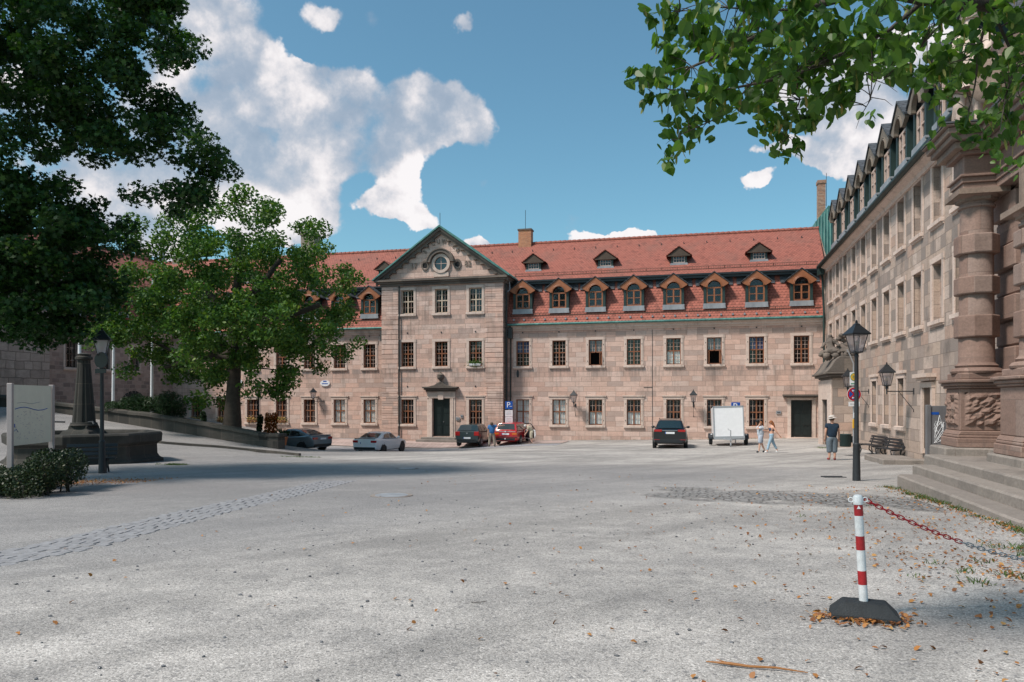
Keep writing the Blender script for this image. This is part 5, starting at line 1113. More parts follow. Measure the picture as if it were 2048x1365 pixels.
# information boards
pa, pb = P(20, 800, 15.8), P(103, 800, 17.6); zt = EYE + 30/F*16.0
IB = thing('information_board', 'tall pale map board between two grey posts rising from the hedge', 'information board', (pa.x, pa.y, gz(pa.x, pa.y)), math.atan2(pb.y-pa.y, pb.x-pa.x)); Lb = (pb-pa).to_2d().length; H0 = zt - gz(pa.x, pa.y)
zb0 = EYE - 93/F*15.8 - gz(pa.x, pa.y)
for x in (0, Lb): b = MB(); b.box(x-.04, x+.04, -.06, .05, -.1, H0+.03); b.build('post', plain('board_post', (.34,.29,.28), .5), IB, bevel=.01)
b = MB(); b.box(.06, Lb-.06, -.02, .02, zb0, H0, 0); rr = random.Random(2)
def stroke(pts, w, m_): b.tube([(x, -.024, z) for x, z in pts], w, 4, m_)
W_, Hh = Lb-.2, H0-zb0
stroke([(.15+W_*k/8, zb0+Hh*(.60+.03*math.sin(k*.9))) for k in range(8)], .009, 1); stroke([(.25+W_*k/10, zb0+Hh*(.70+.015*math.sin(k*1.3))) for k in range(7)], .005, 2)
for k in range(90): x = .15+rr.random()*W_*.75; z = zb0+Hh*rr.uniform(.08, .56); b.box(x, x+rr.uniform(.015,.06), -.023, -.021, z, z+.013, 2)
b.box(.12, .16, -.024, -.021, zb0+Hh*.30, zb0+Hh*.36, 1); stroke([(.12, zb0+Hh*.24), (.2, zb0+Hh*.27), (.28, zb0+Hh*.22)], .006, 1)
M['mapboard'] = plain('map_board', (.60,.60,.50), .4); b.build('map_panel', [M['mapboard'], M['blue'], M['grey']], IB)
pa = P(1853, 800, 23.6); g2 = gz(pa.x, pa.y)
GB = thing('grey_board', 'grey metal notice board back with a white scribble beside the steps', 'notice board', (pa.x, pa.y, g2), R(3)); t_ = 23.6; s_ = t_/F
zt = EYE-12*s_-g2; zb_ = EYE-97*s_-g2; w = 46*s_
b = MB(); b.box(0, w, -.04, .04, zb_, zt, 0); M['boardgrey'] = metal('board_grey', (.13,.13,.14), (.18,.18,.19), .4); b.build('panel', M['boardgrey'], GB, bevel=.01)
for x in (-.02, w-.10): b = MB(); b.box(x, x+.13, -.09, .09, -.2, zt+.03); b.build('post', M['boardgrey'], GB, bevel=.015)
b = MB(); pts = []
for k in range(26): a = k*.9; q_ = (zt-zb_); pts.append((w*.48 + w*.20*math.sin(a*1.3+.4*k*.1), -.047, zb_+q_*(.38+.26*math.cos(a*.93))))
b.tube(pts, .006, 4); b.tube([(w*.35,-.047,zb_+.85*.6),(w*.5,-.047,zb_+(zt-zb_)*.78),(w*.62,-.047,zb_+(zt-zb_)*.5)], .012, 4); b.build('white_scribble', M['white'], GB)
b = MB(); b.box(.1, .35, -.046, -.041, zt-.28, zt-.2); b.build('blue_scribble', M['blue'], GB)
# flag poles
for px, pyt, tt, lab in ((158, 560, 38.5, 'leftmost white flagpole behind the fountain obelisk'), (226, 585, 47, 'middle white flagpole behind the left lamp post'), (303, 560, 47, 'rightmost white flagpole left of the oak tree')):
    p = P(px, 800, tt); z0 = gz(p.x, p.y); T_ = thing('flagpole', lab, 'flagpole', (p.x, p.y, z0), 0, 'white flagpoles on the terrace'); hh = EYE+(800-pyt)/F*tt-z0
    b = MB(); b.tube([(0,0,0),(.04,0,hh*.5),(.10,0,hh)], [.10,.085,.06], 10); b.build('pole', M['white'], T_, smooth_=50); b = MB(); b.blob((.10,0,hh+.06), .09, 8); b.build('finial', M['grey'], T_)

# ================= bollard and chain =================
g = G(1729, 1236); t_ = depth(g.x, g.y)
def bollard(pos, label, rz, tilt):
    T_ = thing('chain_post', label, 'bollard', pos, rz, 'red and white chain posts')
    b = MB(); A = [(-.30,-.17,0),(.30,-.17,0),(.30,.17,0),(-.30,.17,0)]; 
    b.add([(-.255,-.15,-.02),(.255,-.15,-.02),(.255,.15,-.02),(-.255,.15,-.02),(-.245,-.14,.04),(.245,-.14,.04),(.245,.14,.04),(-.245,.14,.04),(-.155,-.08,.135),(.155,-.08,.135),(.155,.08,.135),(-.155,.08,.135)],
          [(0,1,5,4),(1,2,6,5),(2,3,7,6),(3,0,4,7),(4,5,9,8),(5,6,10,9),(6,7,11,10),(7,4,8,11),(8,9,10,11)]); b.build('rubber_foot', M['rubber'], T_, bevel=.007)
    H_ = .84; b = MB(); r_ = .033; b.T = Matrix.Rotation(tilt, 4, 'Y'); cuts = [.12, .27, .41, .58, .71, .845, .90]
    lv = [0.10, .265, .40, .515, .625, .765, .875]
    zs = [.10, .263, .372, .535, .645, .805, .893]
    for i, (z0, z1) in enumerate(zip(zs, zs[1:] + [.958])): b.lathe([(r_, z0), (r_, z1)], 18, 1 if i in (1, 3, 5) else 0)
    b.lathe([(r_+.003, .893), (r_+.003, .955), (r_*.8, .968), (0, .972)], 18, 0, cap=False); p_ = b.build('pole', [M['pole_white'], M['pole_red']], T_, smooth_=50)
    b = MB(); b.T = Matrix.Rotation(tilt, 4, 'Y')
    for sx in (-1, 1): b.tube([(sx*(r_+.018)+.018*math.cos(a), 0, .93+.018*math.sin(a)) for a in [2*math.pi*i/12 for i in range(13)]], .004, 6)
    b.build('chain_eye', M['white'], T_)
    b = MB(); b.T = Matrix.Rotation(tilt, 4, 'Y'); b.prism([(-.014,.862),(.014,.862),(0,.888)], 'y', -r_-.003, -r_+.004); b.build('triangle_mark', M['white'], T_); return T_
tl = R(-2.9); B1 = bollard((g.x, g.y, g.z+.0), 'red and white striped chain post on a black rubber foot', R(-6), tl)
Hs = (1236-990)/F*t_/.97; B1.scale = (Hs, Hs, Hs)
top = Vector((g.x + math.sin(tl)*.93*Hs, g.y, g.z + .93*Hs)); A_ = top + Vector((.055*Hs, .01, 0)); dv = Vector((2.2, 1.15, 0)); e_ = 2.24
b1 = MB(); b2 = MB(); s = 0.0; k = 0; prev = None
def chain_at(s): q_ = A_ + dv*s; return Vector((q_.x, q_.y, A_.z - 1.22*s + .545*s*s))
s = .0; pts = [chain_at(i*.002) for i in range(int(e_/.002))]; acc = 0; last = pts[0]; step = .054; start = pts[0]; count = 0
for p in pts[1:]:
    acc += (p-last).length; last = p
    if acc >= step:
        d = (p-start); ln = d.length; d.normalize(); side = d.cross(Vector((0,0,1))).normalized(); upv = side.cross(d); w_ = side if count % 2 else upv
        c_ = (p+start)/2; tgt = b1 if (p-A_).length < 1.0 else b2; hl_, hw_ = ln/2+.010, .0145
        ring_ = []
        for a in range(13):
            th = 2*math.pi*a/12; ex = math.cos(th); ey = math.sin(th); ring_.append(c_ + d*(hl_*(abs(ex)**.55)*(1 if ex >= 0 else -1)) + w_*(hw_*(abs(ey)**.8)*(1 if ey >= 0 else -1)))
        tgt.tube(ring_, .0048, 5, 0, False); start = p; acc = 0; count += 1
CHN = thing('barrier_chain', 'red plastic link chain turning grey that sags from the striped post to the right', 'chain', tuple(A_), world=True)
b1.build('red_links', M['red'], CHN, smooth_=50); b2.build('grey_links', M['lead'], CHN, smooth_=50)
q_ = chain_at(e_); z_ = gz(q_.x, q_.y); B2 = bollard((q_.x+.08, q_.y, z_), 'second striped chain post at the far end of the sagging chain', R(10), 0); B2.scale = (Hs, Hs, Hs)
# manhole covers, drain
for px, py, r_, lab in ((783, 992, .36, 'round iron manhole cover in the middle of the gravel'), (814, 938, .30, 'small round manhole cover further back near the cars')):
    g = G(px, py); T_ = thing('manhole_cover', lab, 'manhole cover', (g.x, g.y, g.z+.008)); b = MB(); b.lathe([(r_+.08, -.03), (r_+.08, .006), (r_, .008)], 28); b.build('rim', M['step'], T_); b = MB(); b.lathe([(r_-.015, .0), (r_-.015, .012)], 28); b.build('lid', M['lead'], T_)
g = G(1667, 955); T_ = thing('drain_grate', 'small black slotted drain grate beside the foot of the right lamp post', 'drain', (g.x, g.y, g.z+.01), YAW); b = MB()
for k in range(8): b.box(-.28+k*.07, -.24+k*.07, -.12, .12, -.03, .012)
b.box(-.3, .3, -.15, -.12, -.03, .014); b.box(-.3, .3, .12, .15, -.03, .014); b.build('grate', M['iron'], T_)
g = G(1700, 941)
# ================= trees =================
def bez(p0, p1, p2, n=7): return [p0*(1-t_)**2 + p1*2*t_*(1-t_) + p2*t_*t_ for t_ in [i/n for i in range(n+1)]]
def tree(name, label, base, trunk, centers, radii, n_leaf, leaf, shape, lmat, tr=.4, up=.5, flat=.6, group=None, limb=.10, droop=None, twig=True, zmin=None):
    "trunk: list of points; centers: leaf-clump centres in world space with radii; limbs join each clump to the trunk"
    T_ = thing(name, label, 'tree', tuple(base), 0, group, world=True)
    b = MB(); tp = [Vector(p) for p in trunk]; rad = [tr*(1.35 if i == 0 else 1-.62*i/(len(tp)-1)) for i in range(len(tp))]
    pts = []; rs = []
    for i in range(len(tp)-1):
        for k in range(4):
            f = k/4; pts.append(tp[i].lerp(tp[i+1], f)); rs.append(rad[i]+(rad[i+1]-rad[i])*f)
    pts.append(tp[-1]); rs.append(rad[-1]); b.tube(pts, rs, 12); b.build('trunk', M['bark'], T_, smooth_=70)
    lb = MB(); rr = random.Random(len(centers)); joints = []
    order = sorted(range(len(centers)), key=lambda i: (Vector(centers[i])-tp[len(tp)//2]).length)
    nodes = [(p, r_) for p, r_ in zip(pts[len(pts)//3:], rs[len(pts)//3:])]
    for i in order:
        c = Vector(centers[i]); best = min(nodes, key=lambda q_: (q_[0]-c).length*(1 if q_[0].z <= c.z+.5 else 1.6))
        p0 = best[0]; d = (c-p0).length
        if d < .2: continue
        r0 = min(best[1]*.75, limb*(.35+.10*d)); mid = p0.lerp(c, .5) + Vector((rr.uniform(-.1,.1)*d, rr.uniform(-.1,.1)*d, d*.10)); bp = bez(p0, mid, c, 6)
        lb.tube(bp, [r0*(1-.75*k/6) for k in range(7)], 6)
        for k in (3, 5, 6): nodes.append((bp[k], r0*(1-.75*k/6)))
        if twig:
            for k in range(4):
                e = c + Vector((rr.gauss(0,1), rr.gauss(0,1), rr.gauss(0,.6))).normalized()*radii[i]*rr.uniform(.6,1.0); lb.tube(bez(c, (c+e)/2+Vector((0,0,.1*radii[i])), e, 3), [r0*.3, r0*.24, r0*.16, r0*.06], 4)
    lb.build('branches', M['bark'], T_, smooth_=70)
    w = np.array(radii)**2.2; w /= w.sum(); idx = RNG.choice(len(centers), n_leaf, p=w); C = np.array([tuple(c) for c in centers])[idx]; rr_ = np.array(radii)[idx][:, None]
    g_ = RNG.normal(size=(n_leaf, 3)); g_ /= np.linalg.norm(g_, axis=1)[:, None]; g_ *= RNG.uniform(0, 1, (n_leaf, 1))**.45
    pos = C + g_*rr_*np.array([1, 1, flat])
    if zmin is not None: pos = pos[pos[:, 2] > zmin]
    V = leaf_cards(pos, leaf, shape, up, droop) - np.array(LOC[T_.name])
    me = fast_mesh('crown', V, len(shape), [M[lmat]]); o = bpy.data.objects.new('crown', me); COL.objects.link(o); o.parent = T_; return T_, pos
rr = random.Random(21)
# oak behind the parapet
TT = 43.0
c0 = P(463, 800, TT); zb = gz(c0.x, c0.y); cen = []; rad = []
# outline of the crown: (px, py, half width px, half height px)
lobes = [(470,470,90,55),(380,440,60,30),(560,470,70,50),(330,560,90,60),(255,620,75,60),(250,680,65,40),(420,560,110,70),(540,560,110,70),(640,560,70,40),(685,545,34,20),(600,640,100,55),(668,640,34,45),(430,660,110,60),(520,700,110,60),(590,715,45,35),(330,650,90,50),(350,740,70,30),(300,700,60,30),(548,765,50,22),(400,760,60,28),(380,800,40,16),(530,640,100,60),(360,500,60,40),(470,420,40,20),(640,470,35,22),(682,690,18,20)]
for (px, py, hw, hh) in lobes:
    k = max(3, int(hw*hh/270))
    for i in range(k):
        a = rr.uniform(0, 2*math.pi); q_ = math.sqrt(rr.random()); x = px+hw*q_*math.cos(a); y = py+hh*q_*math.sin(a)
        e = 1 - ((x-463)/290)**2 - ((y-620)/270)**2; dpt = 6.0*math.sqrt(max(.05, e)); tt = TT + rr.uniform(-dpt, dpt)
        p = P(463 + (x-463), y, TT); f = Vector((-SY, CY, 0)); cen.append(p + f*(tt-TT)); rad.append(rr.uniform(.52, .98))
def tp_(px, py): return P(px, py, TT)
tr_ = [Vector((c0.x, c0.y, zb-.3)), tp_(466, 800), tp_(470, 720), tp_(468, 640), tp_(476, 560), tp_(480, 470)]
OAKT, _ = tree('oak_tree', 'broad green oak with a thick forked trunk growing behind the parapet', (c0.x, c0.y, zb), tr_, cen, rad, 74000, .20, OAK, 'leaf2', .46, .45, .78, limb=.13)
b = MB()
for q_ in ([(470,700),(440,715),(400,722),(340,700),(270,665)], [(468,720),(430,708),(395,716),(330,735)], [(474,610),(520,575),(560,520)], [(470,640),(430,600),(390,560)], [(476,640),(560,640),(640,610)]):
    b.tube([P(x, y, TT-.6+.25*i) for i, (x, y) in enumerate(q_)], [.20, .17, .14, .10, .06][:len(q_)], 8)
b.build('limb', M['bark'], OAKT, smooth_=70)
# big maple on the left, nearer
T1 = 20.0; cen = []; rad = []
lobes1 = [(-120,-100,330,200,3.5),(-150,200,330,200,3.5),(-150,480,300,130,3.2),(60,60,170,90,2.4),(230,40,120,60,1.6),(300,70,70,60,1.2),(150,200,160,90,2.2),(300,180,80,45,1.2),(230,260,120,60,1.6),(350,300,85,45,1.1),(405,328,42,25,.8),(395,395,60,22,.8),(345,400,55,22,.8),(60,380,110,90,2.2),(30,520,110,100,2.0),(60,620,90,60,1.6),(130,570,70,60,1.4),(190,590,55,35,1.0),(180,545,60,22,.9),(160,440,60,50,1.2),(110,660,70,30,1.1),(200,470,45,20,.8),(90,490,110,100,2.0),(150,600,90,50,1.2),(50,650,90,40,1.2),(350,20,15,12,.5),(260,130,100,40,1.2)]
for (px, py, hw, hh, dp) in lobes1:
    k = max(4, int(hw*hh/380))
    for i in range(k):
        a = rr.uniform(0, 2*math.pi); q_ = math.sqrt(rr.random()); x = px+hw*q_*math.cos(a); y = py+hh*q_*math.sin(a)
        cen.append(P(x, y, T1) + Vector((-SY, CY, 0))*rr.uniform(-dp, dp)); rad.append(rr.uniform(.32, .62))
c1 = P(-260, 800, 21); zb1 = gz(c1.x, c1.y)
tr_ = [Vector((c1.x, c1.y, zb1-.3)), Vector((c1.x+.1, c1.y, zb1+2.5)), Vector((c1.x+.3, c1.y+.2, zb1+5)), Vector((c1.x+.2, c1.y, zb1+8)), Vector((c1.x+.5, c1.y+.1, zb1+12))]
tree('maple_tree', 'huge dark green maple hanging over the left side of the court', (c1.x, c1.y, zb1), tr_, cen, rad, 108000, .135, MAPLE, 'leaf1', .55, .55, .62, limb=.09)
# linden branches from above, close to the camera
cen = []; rad = []; T3 = 4.6
lobes3 = [(1600,60,170,70,.35),(1480,40,110,60,.3),(1500,150,110,55,.3),(1600,170,110,50,.3),(1430,185,80,35,.2),(1330,185,50,25,.12),(1275,165,18,16,.06),(1370,225,55,25,.15),(1450,240,70,25,.15),(1340,30,45,22,.1),(1340,305,14,24,.05),(1560,245,60,22,.15),(1570,295,40,18,.1),(1610,235,40,18,.1),(1700,120,110,60,.35),(1740,60,130,50,.4),(1850,30,130,35,.5),(1980,40,110,60,.5),(2000,110,90,60,.3),(1890,190,28,22,.1),(1940,240,40,20,.1),(2020,200,40,40,.2),(1690,190,50,22,.2),(1370,75,60,35,.15),(1320,130,25,15,.08),(1900,90,60,40,.3),(2000,270,30,10,.08)]
over3 = [(1700,-120,500,90,1.0),(2200,-100,300,200,1.2),(2300,150,200,150,1.0)]
for (px, py, hw, hh, dp) in lobes3 + over3:
    k = max(3, int(hw*hh/150 * .50)) if (px, py, hw, hh, dp) not in over3 else int(hw*hh/900)
    for i in range(k):
        a = rr.uniform(0, 2*math.pi); q_ = math.sqrt(rr.random()); x = px+hw*q_*math.cos(a); y = py+hh*q_*math.sin(a)
        cen.append(P(x, y, T3) + Vector((-SY, CY, 0))*rr.uniform(-dp, dp)*1.6); rad.append(.05 if hw > 60 else .03)
base = Vector((4.6, -.6, gz(4.6, -.6))); top_ = P(2150, -40, T3)
tr_ = [base-Vector((0,0,.3)), base+Vector((0,0,2.2)), base+Vector((.05,.1,4.2)), base+Vector((-.1,.8,6.0)), base+Vector((-.4,1.6,7.2))]
T_ = thing('linden_tree', 'heart-leaved linden whose leafy branches hang into the upper right of the view', 'tree', tuple(base), 0, None, world=True)
b = MB(); b.tube([p for p in tr_], [.42,.32,.28,.22,.14], 12); b.build('trunk', M['bark'], T_, smooth_=70)
b = MB(); f3 = Vector((-SY, CY, 0)); limbs = []
def pl(q_, w0, w1, dz=0.0):
    pts = [P(x, y, T3+dz+(.12*math.sin(i*1.3))) for i, (x, y) in enumerate(q_)]; b.tube(pts, [w0+(w1-w0)*i/(len(pts)-1) for i in range(len(pts))], 6)
    for i in range(len(pts)-1): limbs.extend([pts[i].lerp(pts[i+1], k/5) for k in range(5)])
    return pts
st_ = pl([(2500,-330),(2300,-170),(2120,-60),(1980,10),(1850,0),(1740,-20),(1600,20),(1560,50),(1440,110),(1370,140)], .06, .006)
b.tube([tr_[2], tr_[2].lerp(st_[0], .5)+Vector((0,0,.6)), st_[0]], [.16,.10,.06], 8)
pl([(1850,0),(1780,60),(1680,110),(1590,150),(1500,170),(1440,182),(1340,180),(1283,157)], .016, .0025, .05); pl([(1600,20),(1530,20),(1440,15),(1340,25)], .009, .002)
pl([(1980,10),(1960,90),(1950,170),(1935,235)], .012, .002); pl([(1980,10),(2030,120),(2010,200),(2000,260)], .012, .002, -.1); pl([(1590,150),(1600,200),(1580,250),(1555,310)], .006, .0015)
pl([(1500,170),(1450,230),(1360,270),(1340,325)], .006, .0012, -.05); pl([(1740,60),(1745,120),(1744,160),(1741,200),(1720,235),(1712,258)], .006, .001); pl([(1815,30),(1818,95),(1790,140),(1762,165)], .004, .001); pl([(1744,158),(1775,170),(1795,185)], .003, .001); pl([(1741,195),(1770,200),(1785,212)], .003, .001)
pl([(1850,0),(1870,50),(1850,90),(1838,98)], .004, .001); pl([(1744,198),(1722,212)], .002, .001)
Lm = np.array([tuple(p) for p in limbs])
for i, c in enumerate(cen):
    c = Vector(c); j = int(np.argmin(((Lm-np.array(tuple(c)))**2).sum(1))); p0 = limbs[j]
    if (p0-c).length < .9: b.tube(bez(p0, (p0+c)/2+Vector((0,0,.03)), c, 4), [.0035,.003,.0024,.0018,.001], 4)
b.build('branches', M['bark'], T_, smooth_=70)
idx = np.repeat(np.arange(len(cen)), 8); C = np.array([tuple(c) for c in cen])[idx]; pos = C + RNG.normal(size=C.shape)*np.array(rad)[idx][:, None]
def heart_leaves(pos, size):
    n = len(pos); k = len(HEART)
    # hanging leaves: tip points down and outwards, face roughly towards any side
    az_ = RNG.uniform(0, 2*np.pi, n); tl_ = RNG.uniform(.15, 1.15, n)
    N = np.stack([np.cos(az_)*np.cos(tl_), np.sin(az_)*np.cos(tl_), np.sin(tl_)], 1); dn = np.array([0, 0, -1.0]) + RNG.normal(size=(n, 3))*.35
    Y = dn - N*(dn*N).sum(1)[:, None]; Y /= np.linalg.norm(Y, axis=1)[:, None]; X = np.cross(Y, N); s = (size*RNG.uniform(.6, 1.35, n))[:, None, None]; S = HEART[None]
    return (pos[:, None] + s*(S[..., 0:1]*X[:, None]+S[..., 1:2]*Y[:, None]+S[..., 2:3]*N[:, None])).reshape(-1, 3)
V = heart_leaves(pos, .066) - np.array(LOC[T_.name])
# fold every leaf along its midrib by splitting it into two halves
k = len(HEART); Vr = V.reshape(-1, k, 3); half1 = Vr[:, [0,1,2,3,4,5]]; half2 = Vr[:, [0,5,6,7,8,9]]
me = fast_mesh('crown', np.concatenate([half1, half2], 1).reshape(-1, 3), 6, [M['leaf3']]); o = bpy.data.objects.new('crown', me); COL.objects.link(o); o.parent = T_
sel = RNG.choice(len(pos), 420, replace=False); BR = np.array([(0,0,0),(.12,.3,.03),(.12,.8,.05),(0,1.1,.02),(-.12,.8,.05),(-.12,.3,.03)])
N_ = len(sel); Yb = np.tile(np.array([0,0,-1.0]), (N_,1)) + RNG.normal(size=(N_,3))*.2; Xb = np.cross(Yb, RNG.normal(size=(N_,3))); Xb /= np.linalg.norm(Xb,axis=1)[:,None]; Nb = np.cross(Xb, Yb)
V = pos[sel][:,None] + .065*(BR[None,:,0:1]*Xb[:,None]+BR[None,:,1:2]*Yb[:,None]+BR[None,:,2:3]*Nb[:,None]); me = fast_mesh('bracts', V.reshape(-1,3)-np.array(LOC[T_.name]), 6, [M['bract']]); o = tag(bpy.data.objects.new('bracts', me), kind='stuff'); COL.objects.link(o); o.parent = T_; 
print('linden', len(cen), len(pos))

# ================= shrubs and hedge =================
def shrub(name, label, cat, ells, n, leaf, shape, mat, base, up=.4, group=None, stems=True):
    T_ = thing(name, label, cat, tuple(base), 0, group, world=True); E = np.array([e[:3] for e in ells]); Rr = np.array([e[3:] for e in ells]); w = Rr.prod(1)**.67; w /= w.sum()
    idx = RNG.choice(len(ells), n, p=w); g_ = RNG.normal(size=(n,3)); g_ /= np.linalg.norm(g_,axis=1)[:,None]; g_ *= RNG.uniform(0,1,(n,1))**.25
    pos = E[idx]+g_*Rr[idx]; pos = pos[pos[:,2] > base[2]-.05]
    me = fast_mesh('foliage', leaf_cards(pos, leaf, shape, up)-np.array(LOC[T_.name]), len(shape), [M[mat]]); o = bpy.data.objects.new('foliage', me); COL.objects.link(o); o.parent = T_
    if stems:
        b = MB()
        for e in ells:
            for k in range(2): b.tube([(e[0]+rr.uniform(-.2,.2)*e[3], e[1]+rr.uniform(-.2,.2)*e[4], base[2]-.05), (e[0], e[1], e[2]), (e[0]+rr.uniform(-.5,.5)*e[3], e[1]+rr.uniform(-.5,.5)*e[4], e[2]+e[5]*.6)], [.02,.014,.006], 5)
        b.build('stems', M['bark'], T_)
    return T_
ells = []
for k in range(34):
    px = rr.uniform(-150, 165); tt = rr.uniform(14.9, 17.4) + (1.3 if px > 60 else 0)*(px-60)/80; p = P(px, 800, tt); z = gz(p.x, p.y); ells.append((p.x, p.y, z+.26+.26*(px > 80), .42, .42, .34+.08*(px > 80)))
p = P(60, 800, 16.2); shrub('hedge', 'dark clipped hedge with a few orange leaves below the map board', 'hedge', ells, 34000, .055, OAK, 'hedge', (p.x, p.y, gz(p.x, p.y)))
b = MB(); e0, e1 = G(-40, 1000), G(30, 988); b.tube([e0+Vector((0,0,.0)), e1], .09, 4); KB = b.build('hedge_kerb', M['step']); tag(KB, kind='structure')
ysp = [(-27+0, 0, 0)]
for (px, tt, hh, lab) in ((232, 43.5, 1.5, 'leftmost low yew shrub on the terrace behind the parapet'), (262, 44.5, 1.9, 'yew shrub between the two rear flagpoles'), (300, 43.6, 2.0, 'yew shrub at the foot of the rightmost flagpole'), (338, 43.3, 2.5, 'tallest yew shrub, spreading over the parapet left of the oak')):
    p = P(px, 800, tt); z = gz(p.x, p.y)+.2; zt = EYE + (800 - (815 - hh*14))/F*tt
    el = [(p.x+rr.uniform(-.8,.8), p.y+rr.uniform(-.5,.5), z+(zt-z)*rr.uniform(.3,.75), rr.uniform(.45,.8), .5, (zt-z)*.28) for k in range(6)]
    shrub('yew_shrub', lab, 'shrub', el, 3600, .13, np.array([(0,-.5,0),(.09,0,.02),(0,.6,-.04),(-.09,0,.02)])*1.5, 'yew', (p.x, p.y, z), .2, 'yew shrubs on the terrace')
def pot(px, tt, pybase, label, h, kind):
    p = P(px, 800, tt); z = gz(p.x, p.y); zb_ = EYE+(800-pybase)/F*tt; T_ = thing('potted_plant', label, 'potted plant', (p.x, p.y, z)); b = MB(); b.lathe([(.18,0),(.26,.42),(.29,.44),(.29,.5),(.2,.48)], 14); b.build('pot', M['rust'], T_, smooth_=40); return T_, p, z
for (px, w_, pt, pb_, m_, lab, tt) in ((535, 7, 829, 868, 'redleaf', 'red autumn creeper column left of the pot by the parapet end', 45), (548, 7, 829, 868, 'redleaf', 'red autumn creeper column beside the flowering window box', 45.6), (406, 5, 826, 850, 'yew', 'small dark clipped conifer between two ground floor windows', 50), (520, 5, 832, 868, 'yew', 'narrow evergreen beside the rear lamp post', 46)):
    p = P(px, 800, tt); z = gz(p.x, p.y); zt = EYE+(800-pt)/F*tt; el = [(p.x+rr.uniform(-.1,.1), p.y, z+(zt-z)*f, w_/F*tt*.95, .25, (zt-z)*.16) for f in (.15,.35,.55,.75,.9)]
    shrub('column_shrub', lab, 'shrub', el, 1500, .11, OAK, m_, (p.x, p.y, z))
T_, p, z = pot(566, 43.5, 880, 'spiky palm-like plant in a terracotta pot at the parapet end', .6, 0); b = MB()
for k in range(46):
    a = rr.uniform(0, 6.28); e = rr.uniform(.2, 1.3); d = Vector((math.cos(a)*math.cos(e), math.sin(a)*math.cos(e), math.sin(e)))*rr.uniform(.5,.8); s_ = Vector((-math.sin(a), math.cos(a), 0))*.02
    o_ = Vector((0,0,.48)); b.add([o_-s_, o_+s_, o_+d*.6+s_+Vector((0,0,.05)), o_+d, o_+d*.6-s_+Vector((0,0,.05))], [(0,1,2,3,4)])
b.build('leaves', M['yew'], T_)
# window boxes
for i, (x, y, z, rz, lab, cold) in enumerate([(XL[3], FY, 1.17, 0, 'brightest box of pink and yellow flowers on a ground floor sill beside the rear lamp', 0), (XL[4], FY, 1.17, 0, 'flower box trailing purple blooms behind the rear lamp post', 0), (XL[5], FY, 1.17, 0, 'flower box on the sill directly behind the oak trunk', 0), (XL[6], FY, 1.17, 0, 'leftmost flower box on the ground floor, nearest the conifer', 0), (XB[2], BY, 5.5, 0, 'white planter of green herbs on the open upper window of the gabled centre', 1)]):
    T_ = thing('window_box', lab, 'flower box', (x, y-.12, z+.02), rz, 'planted boxes on window sills'); b = MB(); b.prism([(-.10,.16),(.10,.16),(.08,0),(-.08,0)], 'x', -.42, .42); b.build('box', M['white' if cold else 'wood_b'], T_, bevel=.01)
    n = 420; pos = RNG.normal(size=(n,3))*np.array([.26,.07,.09])+np.array([0,-.03,.24]); pos[:,2] -= (RNG.random(n) < .25)*.2
    me = fast_mesh('plants', leaf_cards(pos, .085, OAK, .3), 6, [M['leaf2' if cold else 'flower']]); o = bpy.data.objects.new('plants', me); COL.objects.link(o); o.parent = T_
# ================= ground litter, grass, pebbles =================
def scatter(name, pos, size, shape, mat, up, kind='stuff', zoff=.012):
    V = leaf_cards(pos, size, shape, up); me = fast_mesh(name, V, len(shape), [M[mat]]); o = bpy.data.objects.new(name, me); COL.objects.link(o); tag(o, kind=kind); return o
P_ = []
def sprinkle(n, fx, fy, dens=None, dz=.014):
    k = 0
    while k < n:
        x, y = fx(), fy()
        if dens and rr.random() > dens(x, y): continue
        P_.append((x, y, gz(x, y)+dz)); k += 1
sprinkle(1900, lambda: rr.uniform(-1.5, 5.2), lambda: rr.uniform(2.5, 19), lambda x, y: max(.04, min(1, (x-.0)/4.0))*(1 if y < 13 else .4))
sprinkle(200, lambda: rr.uniform(-9, 1), lambda: rr.uniform(2.5, 22), lambda x, y: .25+.75*max(0, (x+9)/10))
g = G(1729, 1236); sprinkle(130, lambda: rr.gauss(g.x-.02, .19), lambda: rr.gauss(g.y-.10, .10), lambda x, y: 1 if (abs(x-g.x) < .5 and not (abs(x-g.x) < .24*Hs and abs(y-g.y) < .13*Hs)) else .0, .02)
sprinkle(420, lambda: 4.45-abs(rr.gauss(0, .18)), lambda: rr.uniform(9.5, 19.2)); sprinkle(500, lambda: 3.6+rr.gauss(0, .7), lambda: 8.6+rr.gauss(0, .7))
h0, h1 = G(60, 985), G(240, 950)
sprinkle(1500, lambda: rr.uniform(min(h0.x, h1.x)-2.2, max(h0.x, h1.x)+.4), lambda: rr.uniform(h0.y-1.8, h1.y+1.6), lambda x, y: math.exp(-((x-(h0.x+h1.x)/2)*.55)**2-((y-(h0.y+h1.y)/2-.38*(x-(h0.x+h1.x)/2))*1.1)**2))
scatter('fallen_leaves', np.array(P_), .052, OAK+np.array([(0,0,.0),(0,0,.12),(0,0,.1),(0,0,-.05),(0,0,.1),(0,0,.12)]), 'litter', 1.6)
# stones
pb = MB()
for k in range(420):
    x, y = rr.uniform(-7, 5), rr.uniform(2.6, 14); r_ = rr.uniform(.006, .017); pb.blob((x, y, gz(x, y)+r_*.3), (r_*rr.uniform(.8,1.4), r_, r_*.7), 6, 0, .25)
M['pebble'] = simple('pebble', (.14,.14,.15), .9, .5, 40, .3); tag(pb.build('pebbles', M['pebble'], smooth_=60), kind='stuff')
